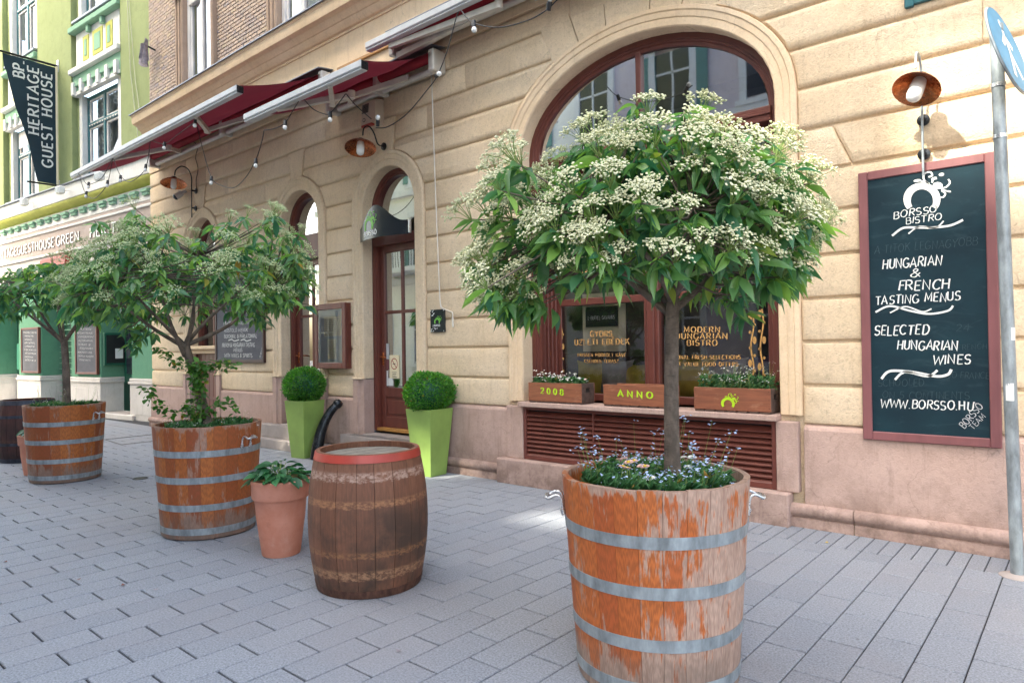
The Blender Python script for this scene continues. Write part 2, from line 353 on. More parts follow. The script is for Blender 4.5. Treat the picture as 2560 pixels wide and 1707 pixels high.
def planter_wood(name, varnish, varnish2, bare, amount, side=None):
    m, nt, ns, ln, bs = new_mat(name)
    oi = ns.new('ShaderNodeObjectInfo'); rnd = oi.outputs['Random']
    geo = ns.new('ShaderNodeNewGeometry').outputs['Position']
    tc = ns.new('ShaderNodeTexCoord').outputs['Object']
    off = N(nt, 'ShaderNodeVectorMath', operation='MULTIPLY_ADD')
    cmb = ns.new('ShaderNodeCombineXYZ')
    for i in range(3): ln.new(rnd, cmb.inputs[i])
    ln.new(cmb.outputs[0], off.inputs[0]); off.inputs[1].default_value = (37, 53, 71); ln.new(tc, off.inputs[2])
    v = off.outputs[0]
    grain = N(nt, 'ShaderNodeTexWave', Scale=30., Distortion=9., Detail=4.); grain.inputs['Detail Scale'].default_value = 1.6
    mp = ns.new('ShaderNodeMapping'); mp.inputs['Scale'].default_value = (2.6, 2.6, .12); ln.new(v, mp.inputs[0]); ln.new(mp.outputs[0], grain.inputs[0])
    fib = noise(nt, 90, 4, .6, v, (1, 1, .05))
    wear = noise(nt, 5.5, 6, .62, geo, (1.6, 1.6, .55)); wear2 = noise(nt, 3.0, 3, .5, v, (1, 1, .5))
    c = mixc(nt, ramp(nt, rnd, [(0., 0.), (1., 1.)]), varnish, varnish2)
    c = mixc(nt, math_(nt, 'MULTIPLY', grain.outputs['Fac'], .6), c, tuple(x*.40 for x in varnish))
    c = mixc(nt, ramp(nt, fib, [(.5, 0.), (.72, .55)]), c, tuple(x*.45 for x in varnish))
    w = math_(nt, 'ADD', math_(nt, 'MULTIPLY', wear, .75), math_(nt, 'MULTIPLY', wear2, .25))
    w = math_(nt, 'ADD', w, math_(nt, 'MULTIPLY', math_(nt, 'SUBTRACT', fib, .5), .36))
    if side:
        sg = ns.new('ShaderNodeSeparateXYZ'); ln.new(geo, sg.inputs[0])
        lat = math_(nt, 'ADD', math_(nt, 'MULTIPLY', math_(nt, 'ADD', sg.outputs[0], -side[0]), .76), math_(nt, 'MULTIPLY', math_(nt, 'ADD', sg.outputs[1], -side[1]), .65))
        w = math_(nt, 'ADD', w, math_(nt, 'MULTIPLY', lat, .24))
    sz = ns.new('ShaderNodeSeparateXYZ'); ln.new(tc, sz.inputs[0])
    foot = ramp(nt, sz.outputs[2], [(.0, .22), (.2, .06), (.3, 0.), (.84, 0.), (.9, .16)])
    w = math_(nt, 'ADD', w, foot)
    bare_c = mixc(nt, math_(nt, 'MULTIPLY', grain.outputs['Fac'], .5), bare, tuple(x*.55 for x in bare))
    bare_c = mixc(nt, ramp(nt, fib, [(.46, 0.), (.68, .7)]), bare_c, (.22, .115, .08))
    c = mixc(nt, ramp(nt, w, [(amount, 0.), (amount+.05, 1.)]), c, bare_c)
    foot_mottle = noise(nt, 7, 5, .6, geo, (1, 1, .5))
    low = ramp(nt, sz.outputs[2], [(.0, .75), (.16, .5), (.24, .0)])
    c = mixc(nt, math_(nt, 'MULTIPLY', low, ramp(nt, foot_mottle, [(.3, .3), (.6, 1.)])), c, (.10, .075, .06))  # mottled darker brown towards the foot of the stave
    ln.new(c, bs.inputs['Base Color']); bs.inputs['Roughness'].default_value = .6
    bump(nt, bs, fib, .18, .003); return m
M['planter_worn'] = planter_wood('sun_bleached_cedar', (.50, .135, .026), (.38, .082, .02), (.45, .295, .225), .495, (-1.568, 2.835))
M['planter_new'] = planter_wood('varnished_cedar', (.44, .125, .022), (.22, .042, .012), (.36, .20, .14), .575)
def barrel_wood(name, c, c2, bands, dark):
    m, nt, ns, ln, bs = new_mat(name)
    oi = ns.new('ShaderNodeObjectInfo'); geo = ns.new('ShaderNodeNewGeometry').outputs['Position']
    tc = ns.new('ShaderNodeTexCoord').outputs['Object']; sz = ns.new('ShaderNodeSeparateXYZ'); ln.new(tc, sz.inputs[0])
    fib = noise(nt, 80, 5, .6, geo, (1, 1, .06)); st = noise(nt, 4.5, 6, .65, geo, (1, 1, .8)); bl = noise(nt, 32, 6, .7, geo, (1, 1, 1.7))
    cc = mixc(nt, oi.outputs['Random'], c, c2)
    cc = mixc(nt, ramp(nt, fib, [(.35, 0.), (.7, .55)]), cc, tuple(x*.45 for x in c))
    mid = ramp(nt, sz.outputs[2], [(.0, .95), (.2, .8), (.36, .95), (.50, .8), (.62, .25), (1., .1)])
    cc = mixc(nt, math_(nt, 'MULTIPLY', mid, ramp(nt, st, [(.34, 0.), (.62, 1.)])), cc, dark)
    for z0, z1, bc, sharp in bands:
        e = .012
        f = ramp(nt, math_(nt, 'ADD', sz.outputs[2], math_(nt, 'MULTIPLY', math_(nt, 'SUBTRACT', bl, .5), .055)), [(z0-e, 0.), (z0, 1.), (z1, 1.), (z1+e, 0.)])
        cc = mixc(nt, math_(nt, 'MULTIPLY', f, ramp(nt, bl, [(.42, .05), (.60, sharp)])), cc, bc)
    ln.new(cc, bs.inputs['Base Color']); bs.inputs['Roughness'].default_value = .72
    bump(nt, bs, fib, .3, .004); return m
M['barrel'] = barrel_wood('old_oak_stave', (.175, .068, .036), (.235, .098, .054),
    [(.125, .17, (.33, .175, .095), .95), (.26, .285, (.30, .14, .06), .7), (.56, .59, (.36, .17, .08), .8), (.715, .755, (.44, .30, .24), .85)], (.045, .026, .018))
M['barrel_dark'] = barrel_wood('dark_oak_stave', (.075, .024, .02), (.10, .035, .026), [(.3, .32, (.16, .08, .05), .4)], (.02, .01, .01))
M['barrel_top'] = plain('weathered_barrel_head', (.20, .18, .15), .8, vary=.3, vscale=9, bmp=.3)
M['brick'] = None
def brick_mat():
    m, nt, ns, ln, bs = new_mat('clinker_brick')
    oi = ns.new('ShaderNodeObjectInfo'); at = ns.new('ShaderNodeAttribute'); at.attribute_name = 'tone'
    t = math_(nt, 'FRACT', math_(nt, 'ADD', oi.outputs['Random'], at.outputs['Fac']))
    c = ramp(nt, t, [(0., (.50, .37, .28)), (.4, (.44, .33, .26)), (.7, (.36, .28, .25)), (.9, (.48, .37, .25)), (1., (.30, .25, .26))])
    n1 = noise(nt, 35, 5); c = mixc(nt, ramp(nt, n1, [(.45, 0.), (.75, .4)]), c, (.18, .13, .11))
    ln.new(c, bs.inputs['Base Color']); bs.inputs['Roughness'].default_value = .8; bump(nt, bs, n1, .3, .003); return m
M['brick'] = brick_mat()
M['stone_grey'] = stucco('old_sandstone', (.36, .255, .185), (.43, .31, .235), (.2, .14, .11), 50, .3, .18)
M['sheet'] = plain('grey_blue_sheet_metal', (.20, .22, .26), .45, .5)
M['curtain'] = plain('net_curtain', (.70, .68, .66), .9, vary=.1, vscale=14)
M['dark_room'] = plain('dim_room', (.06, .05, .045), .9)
M['room_wall'] = plain('bistro_wall', (.19, .16, .13), .9, vary=.15, vscale=2)
M['cloth'] = plain('white_table_linen', (.62, .62, .64), .85)
M['yellow_fabric'] = plain('mustard_fabric', (.46, .34, .06), .9, vary=.15, vscale=12, bmp=.3, bscale=200)
M['grey_fabric'] = plain('taupe_fabric', (.30, .27, .26), .9, vary=.15, vscale=12, bmp=.3, bscale=200)
M['purple_fabric'] = plain('plum_fabric', (.085, .055, .10), .9, vary=.15, vscale=12, bmp=.3, bscale=200)
M['blackboard'] = plain('black_sign', (.012, .013, .015), .5)
M['sign_black'] = plain('gloss_black_sign', (.010, .014, .018), .24, vary=.2)
M['navy'] = plain('navy_banner_cloth', (.010, .030, .045), .8, vary=.2, vscale=2)
M['blue_sign'] = plain('blue_sign_face', (.07, .24, .40), .55)
M['crate'] = None
def crate_mat():
    m, nt, ns, ln, bs = new_mat('stained_crate_wood')
    oi = ns.new('ShaderNodeObjectInfo'); g = noise(nt, 70, 5, .6, stretch=(.08, 1, 1)); k = noise(nt, 9, 6, .7, stretch=(.5, 1, 1))
    c = mixc(nt, oi.outputs['Random'], (.30, .105, .045), (.22, .07, .035))
    c = mixc(nt, ramp(nt, g, [(.4, 0.), (.7, .6)]), c, (.11, .035, .02)); c = mixc(nt, ramp(nt, k, [(.56, 0.), (.74, .6)]), c, (.42, .22, .13))
    ln.new(c, bs.inputs['Base Color']); bs.inputs['Roughness'].default_value = .6; bump(nt, bs, g, .3, .003); return m
M['crate'] = crate_mat()
M['crate_old'] = plain('grey_crate_slat', (.09, .055, .042), .8, vary=.4, vscale=20)
M['step'] = plain('grey_step_stone', (.30, .255, .235), .8, vary=.15, vscale=5, bmp=.2)
M['grate'] = plain('dark_grate', (.05, .048, .05), .6)
M['cable'] = plain('black_cable', (.02, .02, .022), .5)
M['bulb'] = plain('milky_bulb', (.78, .78, .76), .25, vary=.03)
M['conduit'] = plain('white_conduit', (.66, .60, .52), .5)
M['plastic'] = plain('beige_plastic', (.52, .43, .33), .5, vary=.06)
M['camera_white'] = plain('camera_housing', (.50, .47, .44), .45)
M['lens'] = plain('dark_lens', (.01, .012, .02), .15)
M['opp'] = stucco('opposite_cream', (.78, .75, .70), (.82, .79, .74), (.68, .64, .6), 60, .1, .18)
M['opp_mauve'] = stucco('opposite_mauve', (.62, .53, .54), (.66, .57, .58), (.5, .43, .45), 60, .1, .18)
M['shutter'] = plain('green_shutter', (.10, .22, .19), .6)
M['dark_glass'] = plain('dark_window', (.03, .035, .045), .12)
M['rag'] = plain('grey_cloth', (.30, .26, .28), .9, vary=.3, vscale=20)
M['red_leaf'] = plain('russet_leaf', (.16, .05, .03), .6)
M['wire'] = plain('pale_wire', (.55, .55, .42), .6)
# ================================================================== the setting: ground and pavement
def floats(me, name, vals):
    a = me.attributes.new(name, 'FLOAT', 'FACE'); a.data.foreach_set('value', vals)
g = MB(); g.quad((-90, -60, -.03), (60, -60, -.03), (60, 90, -.03), (-90, 90, -.03)); struct('ground', g, M['mortar'])
b = MB(); b.quad((-34, -6.2, -.012), (4, -6.2, -.012), (4, 6.9, -.012), (-34, 6.9, -.012))
pavement = struct('pavement', b, M['mortar'])
rp = random.Random(3)
PW, PL, GAP = .2078, .4225, .0065
cells = []
for k in range(-12, 155):                                   # courses run square to the facade
    x1 = -.456 - PW*k; x0 = x1 - PW
    par = (k % 2 == 0)
    y = 5.32 - (0 if par else PL/2)
    if not par: cells.append((x0, x1, y, 5.32))
    while y > -5.6:
        cells.append((x0, x1, y-PL, y)); y -= PL
    for h in (0, 1): cells.append((x0+h*PW/2, x0+(h+1)*PW/2, 5.32, 5.735))
def paver_score(c):
    p = Vector(((c[0]+c[1])/2, (c[2]+c[3])/2, 0)) - CAM
    d = p.dot(FW); u, v = p.dot(RT), p.dot(UP)
    return None if d < .6 or abs(u/d) > .86 or abs(v/d) > .62 else d
sc_cells = sorted(((paver_score(c) or 1e3 + i, c) for i, c in enumerate(cells)), key=lambda t: t[0])
pm = {}
def paver_mesh(w, l):
    key = (round(w, 3), round(l, 3))
    if key not in pm:
        pm[key] = mesh_of('paver', MB().box(-w/2, w/2, -l/2, l/2, -.02, 0, .0035), M['paver'])
    return pm[key]
rest = MB(); tones = []
for i, (s_, c) in enumerate(sc_cells):
    x0, x1, y0, y1 = c; g_ = GAP*(.7 + rp.random()*.7)
    if i < 300:
        inst('paver', paver_mesh(x1-x0-GAP, y1-y0-.0115), pavement,
             ((x0+x1)/2, (y0+y1)/2, rp.uniform(-.0012, .0012)), (rp.uniform(-.002, .002), rp.uniform(-.003, .003), 0))
    else:
        n0 = len(rest.f); z = rp.uniform(-.0012, .0012); b_ = g_/2; e_ = .006
        rest.add([(x0+b_, y0+e_, z), (x1-b_, y0+e_, z), (x1-b_, y1-e_, z), (x0+b_, y1-e_, z), (x0+b_, y0+e_, -.012), (x1-b_, y0+e_, -.012), (x1-b_, y1-e_, -.012), (x0+b_, y1-e_, -.012)],
                 [(0, 1, 2, 3), (0, 4, 5, 1), (1, 5, 6, 2), (2, 6, 7, 3), (3, 7, 4, 0)])
        tones += [rp.random()]*(len(rest.f)-n0)
me = mesh_of('distant_pavers', rest, M['paver'], recalc=False)
floats(me, 'tone', tones)
tag(inst('distant_pavers', me, pavement), kind='stuff')
# service cover and round valve cap let into the paving
t = thing('service_cover', 'rectangular paved service cover framed by thin steel edging behind orange planters', 'cover', (-13, 4.75, 0))
A_, B_, C_ = on_z(262, 1098.5), on_z(381, 1086), on_z(303.5, 1111.4)
f = MB()
for p, q in ((A_, C_), (C_, C_+(B_-A_)), (A_, B_), (B_, C_+(B_-A_))):
    d = (q-p).normalized(); n = Vector((-d.y, d.x, 0))*.012
    f.add([p-n+Vector((0, 0, .001)), q-n+Vector((0, 0, .001)), q+n+Vector((0, 0, .001)), p+n+Vector((0, 0, .001)), p-n+Vector((0, 0, .006)), q-n+Vector((0, 0, .006)), q+n+Vector((0, 0, .006)), p+n+Vector((0, 0, .006))],
          [(4, 5, 6, 7), (0, 1, 5, 4), (1, 2, 6, 5), (2, 3, 7, 6), (3, 0, 4, 7)])
part('steel_edge', f, M['grate'], t)
c = on_z(351, 1196); t = thing('valve_cap', 'small round dark iron valve cap in the paving between two planters', 'cover', (c.x, c.y, 0))
part('ring', MB().lathe([(.085, .002), (.085, .008), (.07, .008), (.068, .003)], 20), M['grate'], t, world=False)
part('lid', MB().lathe([(.066, .001), (.064, .006), (.03, .006), (.0, .007)], 20), M['black_iron'], t, world=False)

# ================================================================== bistro building
WF, WR = 5.77, 5.802                                        # face of the courses, bottom of the grooves
XL, XR = -14.70, 3.2
bistro = thing('bistro_building', 'cream yellow rusticated corner building with arched doors, arched window and brick upper floor', 'building', (-6, WF, 0))
OPEN = {   # name: centre, half width, spring height, rise, foot
    'big': (-3.395, 1.395, 3.60, .92, .905), 'door1': (-7.103, .537, 3.40, .537, .36),
    'door2': (-9.235, .525, 3.43, .525, .36), 'door3': (-12.455, .525, 3.45, .525, .10)}
G_ = [.83, 1.152, 1.507, 1.856, 2.203, 2.555, 2.89, 3.238, 3.58, 3.917, 4.245, 4.56, 4.89, 5.17]
def arch_z(o, x, off=0.):
    xc, hw, zs, hz, zb = OPEN[o]; t = (x-xc)/(hw+off)
    return zs + (hz+off)*sqrt(max(0., 1-t*t))
def arch_x(o, z, side, off=0.):
    xc, hw, zs, hz, zb = OPEN[o]
    if z <= zs: return xc + side*(hw+off)
    t = (z-zs)/(hz+off)
    return xc + side*(hw+off)*sqrt(max(0., 1-t*t))
SUR = {'big': .185, 'door1': .205, 'door2': .205, 'door3': .19}
# the wall behind the courses: one sheet with real openings
core = MB(); order = ['door3', 'door2', 'door1', 'big']; xs = XL+.04
for o in order:
    xc, hw, zs, hz, zb = OPEN[o]; top = 6.5
    core.quad((xs, WR, -.02), (xc-hw, WR, -.02), (xc-hw, WR, top), (xs, WR, top))
    n = 28
    for i in range(n):
        a, b2 = [xc - hw*cos(pi*j/n) for j in (i, i+1)]
        core.quad((a, WR, arch_z(o, a)), (b2, WR, arch_z(o, b2)), (b2, WR, top), (a, WR, top))
    lo = zb-.06 if o != 'big' else .855
    if o != 'big': core.quad((xc-hw, WR, -.02), (xc+hw, WR, -.02), (xc+hw, WR, lo), (xc-hw, WR, lo))
    xs = xc+hw
core.quad((xs, WR, -.02), (XR, WR, -.02), (XR, WR, 6.5), (xs, WR, 6.5))
core.quad((XL+.04, WR, -.02), (XL+.04, WR, 6.5), (XL+.04, 12, 6.5), (XL+.04, 12, -.02))
core.quad((XR, WR, -.02), (XR, WR, 14), (XR, 12, 14), (XR, 12, -.02))
part('wall', core, M['stucco'], bistro, recalc=False)
# cushioned courses
def course(xl, xr, z0, z1, nrow=9, gl=.012, gr=.012, bulge=.038):
    """one rusticated block between xl(z) and xr(z)"""
    mb = MB(); g = .008; rows = []
    for j in range(nrow):
        u = j/(nrow-1); u = .5-.5*cos(pi*u)
        z = z0+g+(z1-z0-2*g)*u; e = min(z-z0-g, z1-g-z); r = .036
        d = bulge if e >= r else bulge*sqrt(max(0., 1-(1-e/r)**2))
        rows.append((z, WR-d))
    V = []
    for z, y in rows:
        a, b2 = xl(z)+gl*.3, xr(z)-gr*.3
        dl, dr = min(.03, (b2-a)*.2), min(.03, (b2-a)*.2)
        for x, yy in ((a, WR), (a+gl*.25, y+(WR-y)*.55), (a+dl, y), (b2-dr, y), (b2-gr*.25, y+(WR-y)*.55), (b2, WR)): V.append((x, yy, z))
    m = 6; mb.add(V, [(i*m+j, i*m+j+1, (i+1)*m+j+1, (i+1)*m+j) for i in range(len(rows)-1) for j in range(m-1)])
    return mb
def K(v): return lambda z: v
rc = random.Random(11)
key_edge = lambda o, s: (lambda z: OPEN[o][0] + s*(.15+.20*(z-4.2)))
spans = [(None, 'door3'), ('door3', 'door2'), ('door2', 'door1'), ('door1', 'big'), ('big', None)]
for j in range(len(G_)-1):
    z0, z1 = G_[j], G_[j+1]
    for a, b2 in spans:
        if z0 < 4.5:
            def xl(z, a=a): 
                if a is None: return XL
                x = arch_x(a, z, 1, SUR[a]); return max(x, OPEN[a][0]+.15+.2*(z-4.2)) if a != 'big' and z > 3.9 else x
            def xr(z, b2=b2):
                if b2 is None: return XR
                x = arch_x(b2, z, -1, SUR[b2]); return min(x, OPEN[b2][0]-.15-.2*(z-4.2)) if b2 != 'big' and z > 3.9 else x
        elif j == len(G_)-3 and (b2 == 'big' or a == 'big'):
            xl = K(xs_) if False else None
            if b2 == 'big': xl, xr = K(-7.2), lambda z: -4.31-.48*(z-4.6)
            else: xl, xr = (lambda z: -2.50+.48*(z-4.6)), K(XR)
        else:
            if a is None: xl, xr = K(XL), K(-7.2 if j == len(G_)-3 else XR)
            else: continue
        L0, R0 = min(xl(z0), xl(z1)), max(xr(z0), xr(z1)); cuts = []
        if R0-L0 > 2.4:
            n = int((R0-L0)//1.9); ph = rc.uniform(-.35, .35)
            cuts = [L0+(R0-L0)*(i+1)/(n+1)+ph+(.45 if j % 2 else -.45) for i in range(n)]
            cuts = [q for q in cuts if L0+.5 < q < R0-.5]
        if a == 'big' and j == 6:
            part('stone_course', course(xl, lambda z: -1.47-.42*(z-3.05), z0, z1), M['stucco'], bistro, 40)
            part('stone_course', course(lambda z: -1.47-.42*(z-3.05), xr, z0, z1), M['stucco'], bistro, 40); continue
        edges = [xl]+[K(q) for q in cuts]+[xr]
        for q in range(len(edges)-1):
            part('stone_course', course(edges[q], edges[q+1], z0, z1, 13 if z1 > 3.4 else 9, .012 if q == 0 else .003, .012 if q == len(edges)-2 else .003), M['stucco'], bistro, 40)
# keystones over the narrow arches and wedge stones over the big one
for o in ('door1', 'door2', 'door3'):
    xc = OPEN[o][0]; zt = arch_z(o, xc, SUR[o])
    mb = MB(); poly = [(xc-.145, zt-.01), (xc+.145, zt-.01), (xc+.215, 4.552), (xc-.215, 4.552)]
    mb.prism(poly, WR-.045, WR+.01); part('keystone', mb, M['stucco'], bistro)
wed = [(-4.31, -4.49), (-3.97, -4.09), (-3.64, -3.66)]; wed += [(-6.79-b_, -6.79-t_) for b_, t_ in wed[::-1]]
for (b0, t0), (b1, t1) in zip(wed, wed[1:]):
    e = .006; n = 6; bot = [(b0+e+(b1-b0-2*e)*i/n) for i in range(n+1)]
    poly = [(x, arch_z('big', x, SUR['big'])) for x in bot]+[(t1-e, 4.97), (t0+e, 4.97)]
    part('keystone', MB().prism(poly, WR-.034, WR+.01), M['stucco'], bistro)
# moulded surrounds that run up the jamb, round the arch and down again
def u_path(o, off, n=26, zfoot=None):
    xc, hw, zs, hz, zb = OPEN[o]; zb = zb if zfoot is None else zfoot
    pts = [(xc-hw-off, zb)] + [(xc-(hw+off)*cos(pi*i/n), zs+(hz+off)*sin(pi*i/n)) for i in range(n+1)] + [(xc+hw+off, zb)]
    return pts
def sweep(o, prof, zfoot=None, n=26):
    mb = MB(); P_ = [[(x, y, z) for x, z in u_path(o, off, n, zfoot)] for off, y in prof]; k = len(P_[0]); vs = sum(P_, [])
    return mb.add(vs, [(i*k+j, (i+1)*k+j, (i+1)*k+j+1, i*k+j+1) for i in range(len(prof)-1) for j in range(k-1)])
for o in order:
    w = SUR[o]; deep = 5.94 if o != 'big' else 5.945
    prof = [(0, deep), (0, 5.788), (.012, 5.775), (w*.42, 5.772), (w*.45, 5.762), (w*.5, 5.76), (w*.72, 5.757), (w*.78, 5.745), (w*.96, 5.745), (w, 5.757), (w, WR)]
    part('arch_surround', sweep(o, prof, 1.10 if o != 'big' else .906), M['stucco_smooth' if o == 'big' else 'stucco'], bistro, 35)
# pink plinth, torus foot, jamb bases
def plinth(x0, x1):
    mb = MB(); mb.add([(x0, 5.80, .835), (x1, 5.80, .835), (x0, 5.762, .812), (x1, 5.762, .812), (x0, 5.75, .79), (x1, 5.75, .79), (x0, 5.748, .16), (x1, 5.748, .16)],
                      [(0, 1, 3, 2), (2, 3, 5, 4), (4, 5, 7, 6)])
    for x in (x0, x1): mb.quad((x, 5.748, .16), (x, 5.75, .79), (x, 5.80, .835), (x, 5.80, .16))
    part('plinth', mb, M['plinth'], bistro, recalc=False)
def torus(x0, x1):
    prof = [(5.75, .19), (5.722, .188), (5.70, .172), (5.692, .15), (5.694, .125), (5.708, .10), (5.728, .088), (5.73, .08), (5.718, .075), (5.714, .0)]
    mb = MB(); n = len(prof); mb.add([(x, y, z) for x in (x0, x1) for y, z in prof], [(i, i+1, n+i+1, n+i) for i in range(n-1)]+[tuple(range(n)), tuple(range(2*n-1, n-1, -1))])
    part('foot_moulding', mb, M['plinth'], bistro, 50)
edges = [XL]
for o in order: edges += [OPEN[o][0]-OPEN[o][1]-.20, OPEN[o][0]+OPEN[o][1]+.20]
edges += [XR]
for i in range(0, len(edges), 2): plinth(edges[i], edges[i+1])
for x0, x1 in ((XL-.02, -13.2), (-11.72, -10.45), (-6.15, -5.1), (-1.90, -1.43), (-1.424, .6), (.61, XR)): torus(x0, x1)
for o in ('door1', 'door2', 'door3'):
    xc, hw, zs, hz, zb = OPEN[o]
    for s in (-1, 1):
        xa, xb = xc+s*hw, xc+s*(hw+.2); x0, x1 = min(xa, xb), max(xa, xb); mb = MB()
        c_ = .05; inner, outer = (x1, x0) if s < 0 else (x0, x1)
        poly = [(inner, 5.94), (inner, 5.775), (inner-s*-.0, 5.77), (inner+s*.09, 5.755), (inner+s*.10, 5.735), (outer, 5.735), (outer, 5.80)]
        n = len(poly); mb.add([(x, y, .0) for x, y in poly]+[(x, y, 1.088) for x, y in poly], [tuple(range(n)), tuple(range(2*n-1, n-1, -1))]+[(i, (i+1) % n, n+(i+1) % n, n+i) for i in range(n)])
        part('jamb_base', mb, M['plinth'], bistro)
        mb = MB().box(min(inner, outer+s*.012), max(inner, outer+s*.012), 5.722, 5.79, 1.088, 1.112, .008); part('jamb_cap', mb, M['stucco'], bistro)
# big window: base block, sill, louvres
xb0, xb1 = -4.79, -2.0
part('base_block', MB().box(-5.09, -1.90, 5.64, 5.79, -.01, .272, .012), M['plinth'], bistro)
for x0, x1 in ((-5.0, -4.765), (-2.02, -1.84)): part('jamb_base', MB().box(x0, x1, 5.725, 5.80, .273, .852, .006), M['plinth'], bistro)
part('window_sill', MB().box(-4.785, -1.995, 5.665, 6.0, .853, .903, .006), M['plinth'], bistro)
part('vent_backing', MB().box(-4.765, -2.02, 5.81, 5.83, .27, .853), M['black_iron'], bistro)
lv = part('louvre_frame', MB().box(-4.764, -4.725, 5.735, 5.80, .275, .852, .004).box(-2.06, -2.021, 5.735, 5.80, .275, .852, .004).box(-4.725, -2.06, 5.737, 5.80, .275, .325, .004).box(-4.725, -2.06, 5.737, 5.80, .815, .852, .004), M['brown_wood'], bistro)
part('divider', MB().box(-3.862, -3.846, 5.739, 5.80, .325, .815, .002), M['brown_wood'], lv)
part('divider', MB().box(-2.920, -2.904, 5.739, 5.80, .325, .815, .002), M['brown_wood'], lv)
slat = {}
for x0, x1 in ((-4.725, -3.862), (-3.846, -2.920), (-2.904, -2.06)):
    n = 10
    for i in range(n):
        z = .338+.0478*i; w = x1-x0-.003
        if round(w, 3) not in slat:
            slat[round(w, 3)] = mesh_of('louvre_slat', MB().add([(-w/2, -.026, -.012), (w/2, -.026, -.012), (w/2, .022, .028), (-w/2, .022, .028), (-w/2, -.026, -.022), (w/2, -.026, -.022), (w/2, .022, .020), (-w/2, .022, .020)],
                [(0, 1, 2, 3), (7, 6, 5, 4), (0, 4, 5, 1), (2, 6, 7, 3), (0, 3, 7, 4), (1, 5, 6, 2)]), M['brown_wood'])
        inst('louvre_slat', slat[round(w, 3)], lv, ((x0+x1)/2, 5.772, z))
# ---------------- big window joinery
YG = 6.20
win = part('window_frame', sweep('big', [(0.001, 5.945), (-.05, 5.945), (-.055, 5.958), (-.075, 5.96), (-.08, 5.972), (-.115, 5.975), (-.115, 6.03), (.001, 6.03)], .905), M['brown_wood'], bistro, 30)
xc = -3.395
def wbox(nm, *a, m='brown_wood', p=win): return part(nm, MB().box(*a), M[m], p)
wbox('mullion', xc-.03, xc+.03, 5.958, 6.03, 3.64, 4.42, .006)
wbox('transom', xb0+.09, xb1-.09, 5.948, 6.22, 3.44, 3.575, .008); wbox('transom_bead', xb0+.085, xb1-.085, 5.93, 5.9479, 3.50, 3.535, .004)
for s, x in ((1, xb0), (-1, xb1)):
    for i, (w0, y0) in enumerate(((.115, 6.031), (.135, 6.075), (.16, 6.115), (.185, 6.155))):
        a, b2 = sorted((x, x+s*w0)); wbox('jamb_lining', a, b2, y0, y0+.036, .905, 3.44, .006)
    a, b2 = sorted((x, x+s*.235)); wbox('stile', a, b2, 6.192, 6.25, .905, 3.44, .006)
wbox('centre_post', xc-.085, xc+.085, 6.14, 6.26, .905, 3.44, .01); wbox('centre_bead', xc-.04, xc+.04, 6.118, 6.1399, .905, 3.44, .008)
for x0, x1 in ((xb0+.235, xc-.085), (xc+.085, xb1-.235)):
    wbox('rail', x0, x1, 6.17, 6.25, .905, .985, .006); wbox('rail', x0, x1, 6.165, 6.25, 1.95, 2.025, .006); wbox('rail', x0, x1, 6.17, 6.25, 3.38, 3.44, .006)
    part('pane', MB().quad((x0, YG, .98), (x1, YG, .98), (x1, YG, 1.955), (x0, YG, 1.955)), M['glass'], win, recalc=False)
    part('pane', MB().quad((x0, YG, 2.02), (x1, YG, 2.02), (x1, YG, 3.385), (x0, YG, 3.385)), M['glass'], win, recalc=False)
for s in (-1, 1):
    mb = MB(); n = 14
    for i in range(n):
        a, b2 = [xc+s*(.03+(1.395-.11-.03)*j/n) for j in (i, i+1)]
        mb.quad((a, 6.0, 3.575), (b2, 6.0, 3.575), (b2, 6.0, arch_z('big', b2, -.11)), (a, 6.0, arch_z('big', a, -.11)))
    part('pane', mb, M['glass_fan'], win, recalc=False)
# ---------------- the room behind
rm = MB(); X0, X1, Y0, Y1, Z0, Z1 = -6.1, -.9, 6.262, 10.2, .45, 4.0
rm.quad((X0, Y1, Z0), (X1, Y1, Z0), (X1, Y1, Z1), (X0, Y1, Z1)).quad((X0, Y0, Z0), (X0, Y1, Z0), (X0, Y1, Z1), (X0, Y0, Z1)).quad((X1, Y0, Z0), (X1, Y1, Z0), (X1, Y1, Z1), (X1, Y0, Z1))
rm.quad((X0, Y0, Z1), (X1, Y0, Z1), (X1, Y1, Z1), (X0, Y1, Z1)).quad((X0, 6.04, 4.62), (X1, 6.04, 4.62), (X1, 6.6, 4.62), (X0, 6.6, 4.62)).quad((X0, 6.6, 3.45), (X1, 6.6, 3.45), (X1, 6.6, 4.62), (X0, 6.6, 4.62))
part('room_shell', rm, M['room_wall'], bistro, recalc=False)
part('room_floor', MB().quad((X0, Y0, Z0), (X1, Y0, Z0), (X1, Y1, Z0), (X0, Y1, Z0)), M['dark_wood'], bistro, recalc=False)
part('window_bench', MB().box(xb0, xb1, 6.262, 6.75, .46, .93, .01), M['dark_wood'], bistro)
